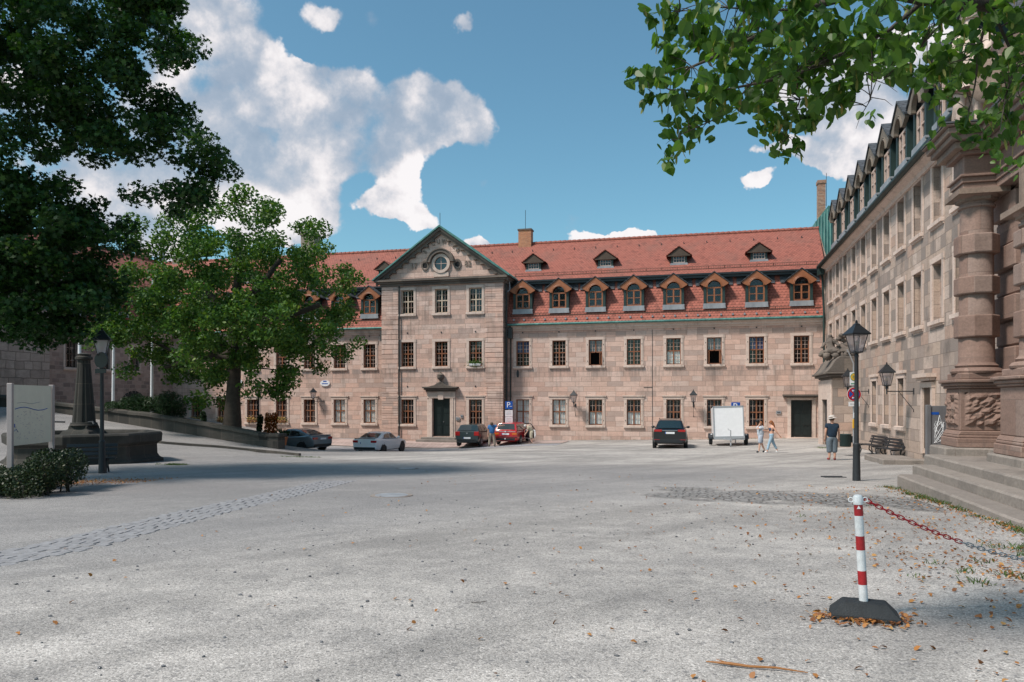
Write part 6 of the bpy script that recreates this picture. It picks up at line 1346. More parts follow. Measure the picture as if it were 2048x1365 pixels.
# bark strip lying at the lower right
g = G(1500, 1338); T_ = thing('fallen_twig', 'long brown dry twig lying on the gravel near the lower right', 'twig', (g.x, g.y, g.z)); b = MB()
b.tube([(-.26,.03,.012),(-.12,.01,.018),(0,-.005,.016),(.15,.0,.02),(.33,-.015,.012)], [.004,.010,.008,.007,.003], 6); b.tube([(-.12,.01,.018),(-.2,.035,.03)], [.005,.002], 5); b.build('stick', M['litter'], T_)
g = G(957, 1206); T_ = thing('small_twig', 'small curved dark twig in the middle of the foreground gravel', 'twig', (g.x, g.y, g.z)); b = MB(); b.tube([(-.06,-.01,.008),(-.05,-.03,.01),(0,-.035,.012),(.05,.01,.012),(.065,.03,.01)], [.002,.003,.003,.003,.002], 5); b.build('stick', M['bark'], T_)
# grass
Q = []
def tuft(x, y, n, sp):
    for k in range(n): Q.append((x+rr.gauss(0, sp), y+rr.gauss(0, sp), 0))
for k in range(40): tuft(4.42-abs(rr.gauss(0,.07)), rr.uniform(10.6, 19.1), 26, .07)
for k in range(34): tuft(3.75+rr.gauss(0,.45), 8.2+rr.gauss(0,.5), 20, .06)
for k in range(26): tuft(4.6+rr.gauss(0,.6), 10.0+rr.gauss(0,.25), 22, .07)
gg = G(345, 930)
for k in range(22): tuft(gg.x+rr.gauss(0,.35), gg.y+rr.gauss(0,.12), 26, .08)
gg = G(290, 922)
for k in range(12): tuft(gg.x+rr.gauss(0,.3), gg.y+rr.gauss(0,.1), 22, .08)
for k in range(70): x = rr.uniform(-9, 6); tuft(x, 53.35, 7, .07)
for k in range(16): tuft(6.6+rr.gauss(0,.2), 42.6+rr.gauss(0,.3), 20, .1)
gg = G(610, 915)
for k in range(14): tuft(gg.x+rr.gauss(0,.6), gg.y+rr.gauss(0,.06), 16, .08)
for k in range(9): tuft(rr.uniform(1.5, 4.5), rr.uniform(5, 16), 9, .05)
n = len(Q); Q = np.array([(x, y, gz(x, y)) for x, y, _ in Q]); a = RNG.uniform(0, 6.28, n); h_ = RNG.uniform(.025, .085, n); ln = RNG.normal(size=(n,2))*.75
d = np.stack([np.cos(a), np.sin(a), a*0], 1)*.006; up_ = np.stack([ln[:,0]*h_, ln[:,1]*h_, h_], 1)
V = np.stack([Q-d, Q+d, Q+up_*.6+d*.8, Q+up_+np.array([0,0,-.01]), Q+up_*.6-d*.8], 1).reshape(-1, 3); me = fast_mesh('grass', V, 5, [M['grass']]); o = bpy.data.objects.new('grass', me); COL.objects.link(o); tag(o, kind='stuff')
# ================= cars =================
def car(name, label, pos, rz, L_, Wd, H, st, gh, col, glassy='cglass', wheel_r=.32, axles=(1.3, -1.35), lights=None, plate_z=.75, metal_=.4, rim='grey', trims=(), rear_glass=True):
    "local +y is forward; st: body stations (y, halfwidth, zbottom, ztop); gh: greenhouse dict"
    T_ = thing(name, label, 'car', pos, rz, 'cars parked across the court'); pm = paint(name + '_paint', col, metal_, .28)
    b = MB(); rings = []
    for (y, w, zb, zt) in st:
        h = zt - zb; half = [(0, zb), (.72*w, zb), (.93*w, zb+.07), (.99*w, zb+.32*h), (w, zb+.55*h), (.985*w, zb+.74*h), (.95*w, zt-.09*h), (.84*w, zt), (.45*w, zt+.012), (0, zt+.018)]
        ring_ = [(x, y, z) for x, z in half] + [(-x, y, z) for x, z in half[-2:0:-1]]; rings.append(ring_)
    n = len(rings[0]); vs = [p for r_ in rings for p in r_]; fs = [(i*n+k, i*n+(k+1) % n, (i+1)*n+(k+1) % n, (i+1)*n+k) for i in range(len(rings)-1) for k in range(n)] + [tuple(range(n)), tuple(range((len(rings)-1)*n, len(rings)*n))]
    b.add(vs, fs)
    for y in axles:     # dark wheel arches
        for sx in (-1, 1): b.lathe([(wheel_r+.055, sx*(Wd/2-.12)), (wheel_r+.055, sx*(Wd/2+.004))], 22, 1, (0, y, wheel_r), 'x')
    body = b.build('body', [pm, M['black']], T_, smooth_=32)
    # greenhouse
    A, B_, C_, D, zA, zD, wb, wr = gh['A'], gh['B'], gh['C'], gh['D'], gh['zA'], gh['zD'], gh['wb'], gh['wr']
    sec = [(A, zA, zA+.01, wb), (B_, zA+.01, H-.02, wb), ((B_+C_)/2, (zA+zD)/2, H, wb), (C_, zD, H-gh.get('drop', .04), wb*gh.get('taper', .97)), (D, zD-.01, zD+.01, wb*gh.get('taper', .97)*.98)]
    b = MB(); R_ = []
    def at_(y):
        for (y0, a0, a1, w0), (y1, b0, b1, w1) in zip(sec, sec[1:]):
            if y0 >= y >= y1: f = (y0-y)/(y0-y1) if y0 != y1 else 0; return a0+(b0-a0)*f, a1+(b1-a1)*f, w0+(w1-w0)*f
        return sec[-1][1:]
    ys = sorted({A, B_, C_, D, *[A+(D-A)*i/14 for i in range(15)]}, reverse=True)
    for y in ys:
        z0, z1, w = at_(y); f = (z1-z0)/(H-zA); wt = w+(wr-w)*min(1, max(0, f)); R_.append([(w, y, z0), (wt, y, max(z0, z1-.055)), (wt*.86, y, z1), (wt*.4, y, z1+.02*f), (-wt*.4, y, z1+.02*f), (-wt*.86, y, z1), (-wt, y, max(z0, z1-.055)), (-w, y, z0)])
    n = 8; vs = [p for r_ in R_ for p in r_]; fs = [(i*n+k, i*n+k+1, (i+1)*n+k+1, (i+1)*n+k) for i in range(len(R_)-1) for k in range(n-1)]; b.add(vs, fs); b.build('cabin', pm, T_, smooth_=32)
    def sidept(y, f, sx, o=.012):
        z0, z1, w = at_(y); ff = (z1-z0)/(H-zA); wt = w+(wr-w)*min(1, max(0, ff)); z = z0+(z1-.055-z0)*f; return (sx*(w+(wt-w)*f+o), y, z)
    for sx in (-1, 1):
        for (ya, yb) in gh['win']:
            b = MB(); n_ = 6; tp = []; bt = []
            for i in range(n_+1):
                y = ya+(yb-ya)*i/n_; z0, z1, w = at_(y); hgt = z1-z0-.055
                f1 = .90 if hgt > .2 else .3; bt.append(sidept(y, .08 if hgt > .2 else .1, sx)); tp.append(sidept(y, f1, sx))
            b.add(bt+tp, [(i, i+1, n_+2+i, n_+1+i) for i in range(n_)]); b.build('side_window', M[glassy], T_)
    def endpane(y0, y1, nm, sgn):
        b = MB(); (a0, a1, w0), (b0, b1, w1) = at_(y0), at_(y1); f0 = .10; f1 = .92
        def q_(f): y = y0+(y1-y0)*f; z = at_(y)[1]; w = at_(y)[2]; ff = (z-at_(y)[0])/(H-zA); return y, z, (w+(wr-w)*ff)*.84
        pts = [q_(f0), q_(f1)]; o = .014; vs = []
        for (y, z, w) in pts: vs += [(-w, y+sgn*o, z+o), (-w*.4, y+sgn*o, z+o+.018), (w*.4, y+sgn*o, z+o+.018), (w, y+sgn*o, z+o)]
        b.add(vs, [(0,1,5,4),(1,2,6,5),(2,3,7,6)]); b.build(nm, M[glassy], T_)
    endpane(A, B_, 'windscreen', 1); endpane(D, C_, 'rear_window', -1)
    for y in axles:
        for sx in (-1, 1):
            wx = sx*(Wd/2-.10); w_ = MB(); w_.lathe([(wheel_r*.62, -.10), (wheel_r*.9, -.105), (wheel_r, -.08), (wheel_r, .08), (wheel_r*.9, .112), (wheel_r*.62, .112)], 24, 0, (0,0,0), 'x'); w_.v = [(x*sx+wx, yy+y, z+wheel_r) for x, yy, z in w_.v]; ob = w_.build('wheel', M['rubber'], T_, smooth_=40)
            w_ = MB(); w_.lathe([(wheel_r*.62, .06), (wheel_r*.62, .118), (wheel_r*.56, .118), (wheel_r*.54, .09)], 24, 0, (0,0,0), 'x', cap=False)
            for k in range(5): w_.T = Matrix.Rotation(2*math.pi*k/5, 4, 'X'); w_.box(.095, .116, -.022, .022, .0, wheel_r*.57); w_.T = None
            w_.lathe([(wheel_r*.2, .08), (wheel_r*.16, .122)], 12, 0, (0,0,0), 'x'); w_.v = [(x*sx+wx, yy+y, z+wheel_r) for x, yy, z in w_.v]; w_.build('rim', M[rim], ob, smooth_=40)
    yr = st[-1][0]; yf = st[0][0]
    for (x0, x1, z0, z1, nm, mt) in lights or []:
        for sx in (-1, 1): b = MB(); b.box(*sorted((sx*x0, sx*x1)), yr-.02, yr+.10, z0, z1); b.build(nm, M[mt], T_, bevel=.012)
    for sx in (-1, 1):
        b = MB(); wf = st[1][1]; b.box(*sorted((sx*(wf-.34), sx*(wf-.02))), yf-.18, yf+.012, st[1][3]-.20, st[1][3]-.08); b.build('headlight', M['glasslight'], T_, bevel=.02)
        b = MB(); zm = zA+.07; b.blob((sx*(wb+.16), A-.32, zm), (.11,.05,.075), 10); b.tube([(sx*(wb-.02), A-.32, zm-.03), (sx*(wb+.12), A-.32, zm-.02)], .02, 5); b.build('wing_mirror', pm if name != 'suv' else M['black'], T_, smooth_=60)
    b = MB(); b.box(-.26, .26, yr-.028, yr-.005, plate_z-.055, plate_z+.055, 0); b.box(-.26, -.22, yr-.031, yr-.028, plate_z-.055, plate_z+.055, 1); b.build('number_plate', [M['white'], M['blue']], T_)
    b = MB(); b.box(-Wd*.40, Wd*.40, yr-.012, yr+.05, st[-1][2]-.02, st[-1][2]+.14); b.tube([(Wd*.25, yr-.03, st[-1][2]+.02), (Wd*.25, yr+.2, st[-1][2]+.02)], .03, 8); b.build('bumper_skirt', M['black'], T_, bevel=.01)
    for (nm, x0, x1, y0, y1, z0, z1, mt) in trims: b = MB(); b.box(x0, x1, y0, y1, z0, z1); b.build(nm, M[mt], T_, bevel=.006)
    return T_
M['tail'] = paint('tail_lamp_red', (.42,.01,.01), 0, .15); M['glasslight'] = paint('headlamp_clear', (.5,.52,.55), .1, .1); M['amber'] = paint('amber_lamp', (.6,.14,.02), 0, .2)
def coupe(name, label, pos, rz, col, rim, lab_l):
    st = [(2.30,.55,.28,.60),(2.22,.74,.22,.70),(2.0,.84,.20,.76),(1.4,.89,.19,.86),(.75,.90,.19,.93),(0,.90,.19,.93),(-.9,.91,.19,.95),(-1.5,.91,.20,.99),(-2.0,.87,.24,1.02),(-2.22,.82,.28,1.01),(-2.30,.78,.34,.92)]
    gh = dict(A=.95, B=.15, C=-.95, D=-1.80, zA=.92, zD=1.00, wb=.80, wr=.60, win=[(.72,-.22),(-.28,-1.30)], drop=.07)
    return car(name, label, pos, rz, 4.6, 1.80, 1.37, st, gh, col, metal_=0 if lab_l else .4, wheel_r=.33, axles=(1.38,-1.38), lights=[(.44,.80,.76,.90,'tail_light','tail')], plate_z=.74 if lab_l else .8, rim=rim, trims=[('boot_lip', -.70, .70, -2.28, -2.16, 1.005, 1.03, 'grey' if not lab_l else 'black'), ('exhaust', -.5, -.4, -2.36, -2.2, .25, .31, 'grey')])
g = P(592, 800, 46.5); g.z = gz(g.x, g.y); coupe('grey_coupe', 'dark silver coupe parked at the end of the parapet, nose hidden behind it', (g.x, g.y, g.z), R(74), (.17,.21,.24), 'iron', 0)
g = P(758, 800, 48.0); g.z = gz(g.x, g.y); coupe('white_coupe', 'white coupe with black wheels and a rear lip spoiler near the left wing', (g.x, g.y+.3, g.z), R(-2), (.86,.86,.88), 'black', 1)
def rear_pos(px, py, yr): g = G(px, py); return g
st = [(1.98,.55,.30,.62),(1.90,.70,.24,.74),(1.6,.80,.20,.86),(1.0,.84,.19,.95),(.3,.85,.19,.97),(-1.2,.85,.19,.99),(-1.7,.84,.20,1.0),(-1.92,.82,.26,1.0),(-1.98,.79,.32,.96)]
g = P(949, 800, 52.6); g.z = gz(g.x, g.y); HB = car('hatchback', 'dark grey-green small hatchback parked left of the red estate car', (g.x, g.y, g.z), R(2), 3.97, 1.70, 1.47, st, dict(A=1.05, B=.35, C=-1.45, D=-1.90, zA=.95, zD=.99, wb=.80, wr=.62, win=[(.8,-.1),(-.16,-.95)]), (.055,.075,.08), wheel_r=.31, axles=(1.22,-1.25), lights=[(.50,.84,.72,1.0,'tail_light','tail')], plate_z=.56, trims=[('bumper_crease', -.8,.8,-2.0,-1.97,.46,.475,'iron'), ('badge', -.04,.04,-2.0,-1.97,.84,.92,'grey')])
st = [(2.2,.55,.30,.60),(2.1,.72,.24,.70),(1.8,.80,.20,.80),(1.2,.83,.19,.90),(.3,.84,.19,.94),(-1.2,.84,.19,.96),(-2.0,.83,.20,.97),(-2.2,.82,.26,.97),(-2.26,.80,.30,.94)]
g = P(1027, 800, 52.6); g.z = gz(g.x, g.y); RE = car('red_estate', 'red estate car with its right rear passenger door standing open', (g.x, g.y, g.z), R(0), 4.4, 1.68, 1.46, st, dict(A=1.15, B=.50, C=-1.9, D=-2.18, zA=.93, zD=.95, wb=.79, wr=.63, win=[(.9,.0),(-.06,-.85),(-.92,-1.75)], taper=.99), (.50,.012,.018), metal_=0, wheel_r=.30, axles=(1.28,-1.25), lights=[(.46,.80,.66,.80,'tail_light','amber')], plate_z=.72, trims=[('bumper_strip', -.84,.84,-2.30,-2.26,.50,.545,'black'), ('tow_ball', -.03,.03,-2.36,-2.26,.36,.44,'white'), ('badge', -.05,.05,-2.285,-2.26,.84,.93,'white'), ('chrome_strip', -.7,.7,-2.275,-2.26,.86,.90,'grey')])
# the open door
b = MB(); b.T = Matrix.Translation((.85, .02, 0)) @ Matrix.Rotation(R(62), 4, 'Z'); b.prism([(0,.30),(-.85,.34),(-.98,.55),(-.92,.95),(0,.93)], 'x', -.02, .045); DO = b.build('open_door', RE.children[0].data.materials[0], RE, bevel=.01)
b = MB(); b.T = Matrix.Translation((.85, .02, 0)) @ Matrix.Rotation(R(62), 4, 'Z'); b.tube([(0,-.0,.93),(-.02,-.12,1.38),(-.04,-.50,1.40),(-.02,-.78,1.15),(0,-.92,.95)], .028, 6); b.build('door_frame', M['black'], DO)
b = MB(); b.T = Matrix.Translation((.85, .02, 0)) @ Matrix.Rotation(R(62), 4, 'Z'); b.prism([(0,.36),(-.8,.40),(-.9,.6),(-.86,.92),(0,.90)], 'x', -.045, -.021) if False else b.box(-.045, -.021, -.86, -.04, .38, .90); b.build('door_lining', M['black'], DO)
st = [(2.4,.60,.40,.80),(2.3,.80,.30,.92),(1.9,.92,.26,1.02),(1.2,.96,.25,1.08),(.2,.96,.25,1.10),(-1.2,.97,.25,1.12),(-2.0,.96,.27,1.12),(-2.35,.92,.34,1.10),(-2.42,.88,.42,1.04)]
g = G(1338, 897); car('suv', 'glossy black sports utility vehicle seen from behind on the right of the court', (g.x, g.y+2.0, gz(g.x, g.y+2.0)), R(1.5), 4.95, 1.94, 1.68, st, dict(A=1.2, B=.35, C=-1.75, D=-2.32, zA=1.07, zD=1.10, wb=.88, wr=.62, win=[(.95,.0),(-.06,-.95),(-1.0,-1.6)], drop=.08, taper=.95), (.004,.005,.007), metal_=0, wheel_r=.38, axles=(1.5,-1.5), lights=[(.44,.86,.98,1.10,'tail_light','tail'), (.55,.86,.52,.55,'reflector','tail')], plate_z=.92, rim='iron', trims=[('chrome_strip', -.42,.42,-2.46,-2.42,1.04,1.06,'grey'), ('roof_rail', .60,.63,-1.6,.2,1.66,1.70,'iron'), ('roof_rail', -.63,-.60,-1.6,.2,1.66,1.70,'iron'), ('rear_diffuser', -.7,.7,-2.45,-2.36,.36,.50,'black')])
# trailer
g = G(1460, 894); TL = thing('cargo_trailer', 'white box trailer tipped slightly backwards with its jockey wheel forward', 'trailer', (g.x, g.y+1.0, g.z), R(2))
b = MB(); b.T = Matrix.Rotation(R(-3), 4, 'X') @ Matrix.Rotation(R(-1.8), 4, 'Y'); hw = .86
b.box(-hw, hw, -.15, 2.35, .48, 2.33); b.build('box_body', M['white'], TL, bevel=.03)
b = MB(); b.T = Matrix.Rotation(R(-3), 4, 'X') @ Matrix.Rotation(R(-1.8), 4, 'Y')
for x in (-hw-.012, hw-.05): b.box(x, x+.062, -.175, -.145, .46, 2.35)
b.box(-hw, hw, -.175, -.145, 2.27, 2.345); b.box(-hw-.02, hw+.02, -.19, -.13, .42, .56); b.build('edge_trim', M['grey'], TL)
b = MB(); b.box(-hw, hw, -.2, 2.3, .36, .43); b.tube([(-.5,.2,.38),(0,-1.0,.40)], .035, 6); b.tube([(.5,.2,.38),(0,-1.0,.40)], .035, 6); b.tube([(-.98,.9,.34),(.98,.9,.34)], .035, 8); b.build('chassis', M['grey'], TL)
for sx in (-1, 1):
    b = MB(); b.lathe([(.17,-.09),(.28,-.10),(.31,-.07),(.31,.07),(.28,.10),(.17,.10)], 22, 0, (sx*1.02, .9, .31), 'x'); o = b.build('wheel', M['rubber'], TL, smooth_=40); b = MB(); b.lathe([(.17,-.06),(.17,.08)], 16, 0, (sx*1.02,.9,.31), 'x'); b.build('rim', M['grey'], o)
    b = MB(); pr = [(y+.9, z+.31) for y, z in arc(0, 0, .38, 10, 170, 10)] + [(y+.9, z+.31) for y, z in arc(0, 0, .35, 170, 10, 10)]; b.prism(pr, 'x', *sorted((sx*.90, sx*1.16))); b.build('mudguard', M['black'], TL)
    b = MB(); b.box(*sorted((sx*.95, sx*1.05)), .45, .48, .62, .68); b.build('side_light', M['white'], TL)
b = MB(); b.tube([(0,-1.05,.12),(0,-1.03,.95)], .03, 8); b.tube([(0,-1.03,.95),(-.14,-1.1,.98),(-.16,-1.1,1.06)], .012, 5); b.lathe([(.11,-.03),(.11,.03)], 16, 0, (0,-1.08,.11), 'x'); b.box(-.05,.05,-1.25,-.95,.36,.46); b.build('jockey_wheel', M['lead'], TL)

# ================= people =================
def person(label, pos, rz, J, skin_c, parts, H=1.0, beard=None, child=False):
    "J: joint positions; every body is one skinned surface with five-fingered hands; clothes are its children"
    T_ = thing('person', label, 'person', pos, rz); sk = plain('skin_tone', skin_c, .55)
    V3 = {k: Vector(v) for k, v in J.items()}
    ns = []; rs = []; es = []
    def add(p, r_, link=None): ns.append(Vector(p)); rs.append(r_); (es.append((link, len(ns)-1)) if link is not None else None); return len(ns)-1
    pel = add(V3['pel'], .125); wa = add(V3['pel'].lerp(V3['che'], .5), .115, pel); ch = add(V3['che'], .135, wa); nb = add(V3['nek'], .062, ch); nk = add(V3['nek'].lerp(V3['hed'], .45), .052, nb)
    ax = (V3['hed']-V3['nek']).normalized(); hd1 = add(V3['hed']-ax*.045, .075, nk); hd2 = add(V3['hed']+ax*.02, .092, hd1); add(V3['hed']+ax*.09, .078, hd2)
    for s_ in 'LR':
        sh = add(V3[s_+'s'], .058, ch); el_ = add(V3[s_+'e'], .041, sh); wr_ = add(V3[s_+'w'], .026, el_); d = (V3[s_+'w']-V3[s_+'e']).normalized(); sd_ = d.cross(Vector((0, 1, 0)) if abs(d.y) < .8 else Vector((1, 0, 0))).normalized()
        pa = add(V3[s_+'w']+d*.055, (.034, .018), wr_); kn = V3[s_+'w']+d*.095
        for fi, (o_, ln) in enumerate(((-.030,.065),(-.010,.078),(.010,.073),(.030,.055))):
            f0 = add(kn+sd_*o_, .0095, pa); f1 = add(kn+sd_*o_*1.1+d*ln*.55+Vector((0,-.006,0)), .0085, f0); add(kn+sd_*o_*1.1+d*ln+Vector((0,-.022,-.004)), .007, f1)
        t0 = add(V3[s_+'w']+d*.035+sd_*-.040, .011, pa); add(V3[s_+'w']+d*.075+sd_*-.060, .008, t0)
        hp = add(V3[s_+'h'], .088, pel); kn_ = add(V3[s_+'k'], .055, hp); cf = add(V3[s_+'k'].lerp(V3[s_+'a'], .35), .054, kn_); an = add(V3[s_+'a'], .036, cf); add(V3[s_+'t'], .032, an)
    V, Fc = skin(ns, es, rs, 1, pel); b = MB(); b.add(V, Fc); b.build('body', sk, T_, smooth_=80)
    f = (V3['fac']-V3['hed']).normalized(); r_ = f.cross(ax).normalized(); hc = V3['hed']
    b = MB(); b.blob(hc+f*.098-ax*.01, (.016,.016,.024), 8)
    for s_ in (-1, 1): b.blob(hc+f*.01+r_*s_*.088, (.014,.020,.03), 8)
    b.build('face', sk, T_, smooth_=60); b = MB()
    for s_ in (-1, 1): b.blob(hc+f*.088+r_*s_*.032+ax*.025, .012, 8)
    b.box(*[v for k in range(3) for v in ((hc+f*.092-ax*.05)[k]-.018, (hc+f*.092-ax*.05)[k]+.018)]) if False else b.blob(hc+f*.088-ax*.045, (.022,.010,.006), 8); b.build('eyes_and_mouth', M['wood_d'], T_)
    for pt in parts:
        k = pt['k']; mt = simple(pt['n']+'_cloth', pt['c'], .85, pt.get('var', .2), pt.get('ns', 10), .3)
        if k == 'shirt':
            ex = pt.get('ex', .028); v_ = [V3['pel']+Vector((0,0,-.11)), V3['pel'].lerp(V3['che'], .5), V3['che'], V3['nek']-Vector((0,0,.015))]; r2 = [.140+ex, .135+ex, .14+ex*.8, .07]; e2 = [(0,1),(1,2),(2,3)]
            if pt.get('sleeve', .6) > 0:
                for s_ in 'LR': a_ = len(v_); v_ += [V3[s_+'s'], V3[s_+'s'].lerp(V3[s_+'e'], pt.get('sleeve', .6))]; r2 += [.066+ex*.5, .056+ex*.5]; e2 += [(2, a_), (a_, a_+1)]
            Vv, Ff = skin(v_, e2, r2, 2, 0)
        elif k == 'trousers':
            ex = pt.get('ex', .022); v_ = [V3['pel']+Vector((0,0,.13)), V3['pel']-Vector((0,0,.03))]; r2 = [.135+ex*.6, .130+ex]; e2 = [(0,1)]
            for s_ in 'LR':
                a_ = len(v_); v_ += [V3[s_+'h'], V3[s_+'k']]; r2 += [.095+ex, .062+ex]; e2 += [(1, a_), (a_, a_+1)]; q_ = pt.get('len', 1.0)
                if q_ > 0: v_ += [V3[s_+'k'].lerp(V3[s_+'a'], q_)]; r2 += [.048+ex]; e2 += [(a_+1, a_+2)]
            Vv, Ff = skin(v_, e2, r2, 2, 0)
        elif k == 'band': v_ = [V3['pel'].lerp(V3['che'], .48), V3['che'], V3['che']+Vector((0,0,.07))]; Vv, Ff = skin(v_, [(0,1),(1,2)], [.15,.178,.165], 2, 0)
        elif k == 'shoes':
            Vv, Ff = [], []
            for s_ in 'LR':
                v_ = [V3[s_+'a']+Vector((0,0,-.02)), V3[s_+'a']*.5+V3[s_+'t']*.5+Vector((0,0,-.012)), V3[s_+'t']]; v1, f1 = skin(v_, [(0,1),(1,2)], [.050,.050,.044], 2, 0); o_ = len(Vv); Vv += v1; Ff += [tuple(i+o_ for i in q_) for q_ in f1]
                bm_ = MB(); bm_.add(v1, f1); bm_.build('shoe', mt, T_, smooth_=80)
            continue
        elif k == 'hair':
            b = MB(); b.blob(hc+ax*.035-f*.022, (.102,.108,.105), 12); 
            if pt.get('long'):
                vv = [hc+ax*.05-f*.05, hc-ax*.05-f*.09, hc-ax*.2-f*.11, hc-ax*.36-f*.12]; v1, f1 = skin(vv, [(0,1),(1,2),(2,3)], [(.10,.09),(.115,.08),(.11,.06),(.05,.03)], 2, 0); b.add(v1, f1)
            b.build('hair', mt, T_, smooth_=80); continue
        elif k == 'hat':
            b = MB(); Q_ = Matrix.Translation(hc+ax*.055) @ Vector((0,0,1)).rotation_difference(ax).to_matrix().to_4x4(); b.T = Q_ @ Matrix.Rotation(R(pt.get('tilt', -8)), 4, 'Y'); b.lathe([(.0,-.01),(.175,-.025),(.18,-.015),(.115,.005),(.11,.06),(.095,.095),(.05,.11),(0,.112)], 20, cap=False) ; b.build(pt['n'], mt, T_, smooth_=50); continue
        elif k == 'cap':
            b = MB(); b.blob(hc+ax*.05-f*.01, (.106,.112,.095), 12); b.box(hc.x-.09, hc.x+.09, hc.y-.2 if f.y < 0 else hc.y, hc.y if f.y < 0 else hc.y+.2, hc.z+.05, hc.z+.065) if not pt.get('nob') else None; b.build(pt['n'], mt, T_, smooth_=60); continue
        b = MB(); b.add(Vv, Ff); b.build(pt['n'], mt, T_, smooth_=80)
    return T_
def stand(h=1.0, sp=.10, arm=.06, fy=1):
    "upright pose facing -y (towards the camera side) when fy=-1, away when fy=1"
    return dict(pel=(0,0,.95*h), che=(0,.0,1.30*h), nek=(0,.0,1.48*h), hed=(0,fy*.01,1.63*h), fac=(0,fy*.2,1.62*h), Ls=(-.18,0,1.40*h), Rs=(.18,0,1.40*h), Le=(-.22,-.02*fy,1.12*h), Re=(.23,-.03*fy,1.12*h), Lw=(-.22,.06*fy,.88*h), Rw=(.25,.05*fy,.88*h),
                Lh=(-.09,0,.88*h), Rh=(.09,0,.88*h), Lk=(-sp,.01*fy,.49*h), Rk=(sp,.01*fy,.49*h), La=(-sp,-.02*fy,.09*h), Ra=(sp,-.02*fy,.09*h), Lt=(-sp-.02,.14*fy,.05*h), Rt=(sp+.04,.14*fy,.05*h))
g = G(1664, 921); h_ = 88.5/F*depth(g.x, g.y)/1.76
J = stand(1.0, .09); J['fac'] = (.14, .14, 1.6)
o = person('man in dark blue t-shirt, grey cropped trousers and pale sun hat, seen from behind', g, YAW*.6, J, (.55,.30,.21), [dict(k='shirt', n='t_shirt', c=(.006,.022,.045), sleeve=.55, ex=.045), dict(k='trousers', n='cropped_trousers', c=(.12,.15,.18), len=.5, ex=.045, ns=25), dict(k='shoes', n='red_shoes', c=(.30,.02,.03)), dict(k='hat', n='sun_hat', c=(.52,.47,.44), tilt=-12), dict(k='hair', n='hair', c=(.08,.05,.03))]); o.scale = (h_*1.12, h_, h_)
g = G(1521, 906); h_ = 64/F*depth(g.x, g.y)/1.76; print('couple man', h_)
J = dict(pel=(0,0,.95), che=(.02,0,1.29), nek=(.02,-.02,1.47), hed=(-.02,-.03,1.60), fac=(-.2,-.08,1.55), Ls=(-.10,.17,1.40), Rs=(.05,-.17,1.40), Re=(-.24,-.22,1.30), Rw=(-.12,-.16,1.52), Le=(.04,.24,1.14), Lw=(-.08,.22,.93), Lh=(0,.09,.88), Rh=(0,-.09,.88), Rk=(-.06,-.08,.50), Ra=(-.10,-.08,.09), Rt=(-.25,-.08,.05), Lk=(.08,.08,.50), La=(.24,.08,.12), Lt=(.12,.08,.05))
o = person('young man in pale patterned shirt and shorts lifting a dark cap while walking', g, YAW*.6, J, (.62,.36,.26), [dict(k='shirt', n='patterned_shirt', c=(.48,.52,.58), sleeve=.6, ex=.055, var=.55, ns=7), dict(k='trousers', n='shorts', c=(.40,.43,.50), len=0, ex=.05, ns=12), dict(k='shoes', n='dark_sandals', c=(.02,.03,.04)), dict(k='hair', n='hair', c=(.30,.12,.05)), dict(k='cap', n='dark_cap', c=(.015,.018,.02), nob=1)]); o.scale = (h_, h_, h_)
cap = [c for c in o.children if c.name.startswith('dark_cap')][0]; cap.location = (-.15, -.04, .10)
g = G(1543, 907); h_ = 66/F*depth(g.x, g.y)/1.74
J = dict(pel=(0,0,.96), che=(.01,0,1.29), nek=(.0,0,1.47), hed=(-.03,0,1.60), fac=(-.24,.02,1.58), Ls=(-.03,.16,1.39), Rs=(.05,-.16,1.39), Re=(.20,-.22,1.15), Rw=(.36,-.20,.95), Le=(-.10,.20,1.14), Lw=(-.28,.16,1.18), Lh=(0,.08,.89), Rh=(0,-.08,.89), Rk=(-.14,-.06,.50), Ra=(-.24,-.06,.10), Rt=(-.38,-.06,.06), Lk=(.12,.07,.52), La=(.32,.07,.16), Lt=(.24,.07,.05))
o = person('young woman with long auburn hair, dark strapless top and pale blue jeans, walking', g, YAW*.6, J, (.62,.34,.24), [dict(k='band', n='strapless_top', c=(.05,.07,.11)), dict(k='trousers', n='pale_jeans', c=(.30,.42,.52), len=.85, ex=.014, ns=18), dict(k='shoes', n='white_shoes', c=(.70,.70,.72)), dict(k='hair', n='long_hair', c=(.26,.09,.03), long=1)]); o.scale = (h_, h_, h_)
g = P(984, 800, 50.2); h_ = 49.5/F*50.2/1.62
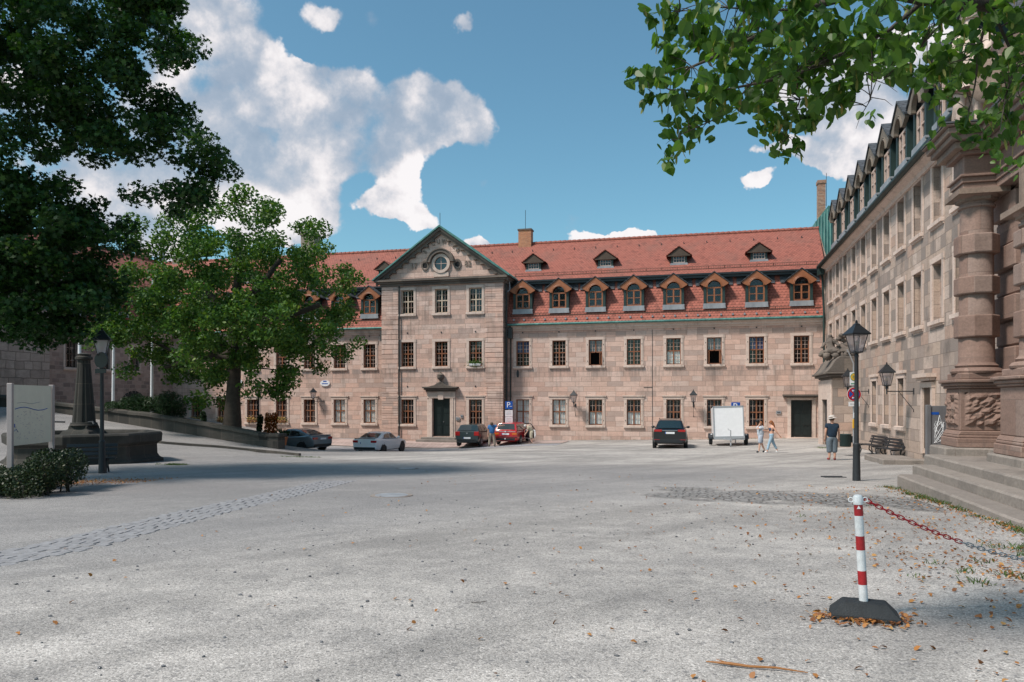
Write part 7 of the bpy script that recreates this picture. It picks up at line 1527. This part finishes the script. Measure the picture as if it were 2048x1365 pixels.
J = dict(pel=(0,0,.95), che=(.0,-.05,1.27), nek=(.0,-.10,1.43), hed=(.0,-.20,1.50), fac=(.02,-.36,1.40), Ls=(-.19,-.05,1.37), Rs=(.19,-.05,1.38), Le=(-.25,-.05,1.08), Lw=(-.25,-.14,.84), Re=(.42,-.02,1.36), Rw=(.66,.05,1.40), Lh=(-.09,0,.88), Rh=(.09,0,.88), Lk=(-.15,0,.49), La=(-.17,.0,.09), Lt=(-.2,-.14,.05), Rk=(.15,0,.49), Ra=(.18,.0,.09), Rt=(.22,-.14,.05))
o = person('stooping man in blue shirt and beige trousers with a hand on the red car', (g.x, g.y, gz(g.x, g.y)), YAW*.8, J, (.50,.28,.20), [dict(k='shirt', n='blue_shirt', c=(.04,.15,.36), sleeve=.7, ex=.06), dict(k='trousers', n='beige_trousers', c=(.30,.25,.20), ex=.035), dict(k='shoes', n='dark_shoes', c=(.02,.02,.02)), dict(k='hair', n='thin_hair', c=(.10,.07,.05))]); o.scale = (h_, h_, h_)
g = P(1062, 800, 51.0); tt = 51; h_ = 1.0
J = dict(pel=(.05,0,.90), che=(-.10,.0,1.16), nek=(-.26,-.01,1.24), hed=(-.38,-.03,1.22), fac=(-.55,-.08,1.12), Ls=(-.16,.16,1.12), Rs=(-.16,-.16,1.12), Le=(-.24,.18,.88), Lw=(-.36,.14,.72), Re=(-.22,-.18,.88), Rw=(-.34,-.12,.70), Lh=(.05,.09,.85), Rh=(.05,-.09,.85), Lk=(.0,.09,.48), La=(.06,.09,.09), Lt=(-.08,.1,.05), Rk=(.02,-.09,.48), Ra=(.10,-.09,.09), Rt=(-.04,-.1,.05))
o = person('white-haired person in a beige patterned dress bending into the open red car door', (g.x, g.y, gz(g.x, g.y)), YAW*.6, J, (.60,.36,.28), [dict(k='shirt', n='dress_top', c=(.46,.40,.30), sleeve=.7, ex=.05, var=.45, ns=14), dict(k='trousers', n='dress_skirt', c=(.46,.40,.30), len=.45, ex=.06, var=.45, ns=14), dict(k='shoes', n='dark_shoes', c=(.03,.025,.02)), dict(k='hair', n='white_hair', c=(.62,.60,.58))]); o.scale = (h_, h_, h_)
for m_ in bpy.data.materials:
    if 'glass' in m_.name: m_.use_transparent_shadow = True
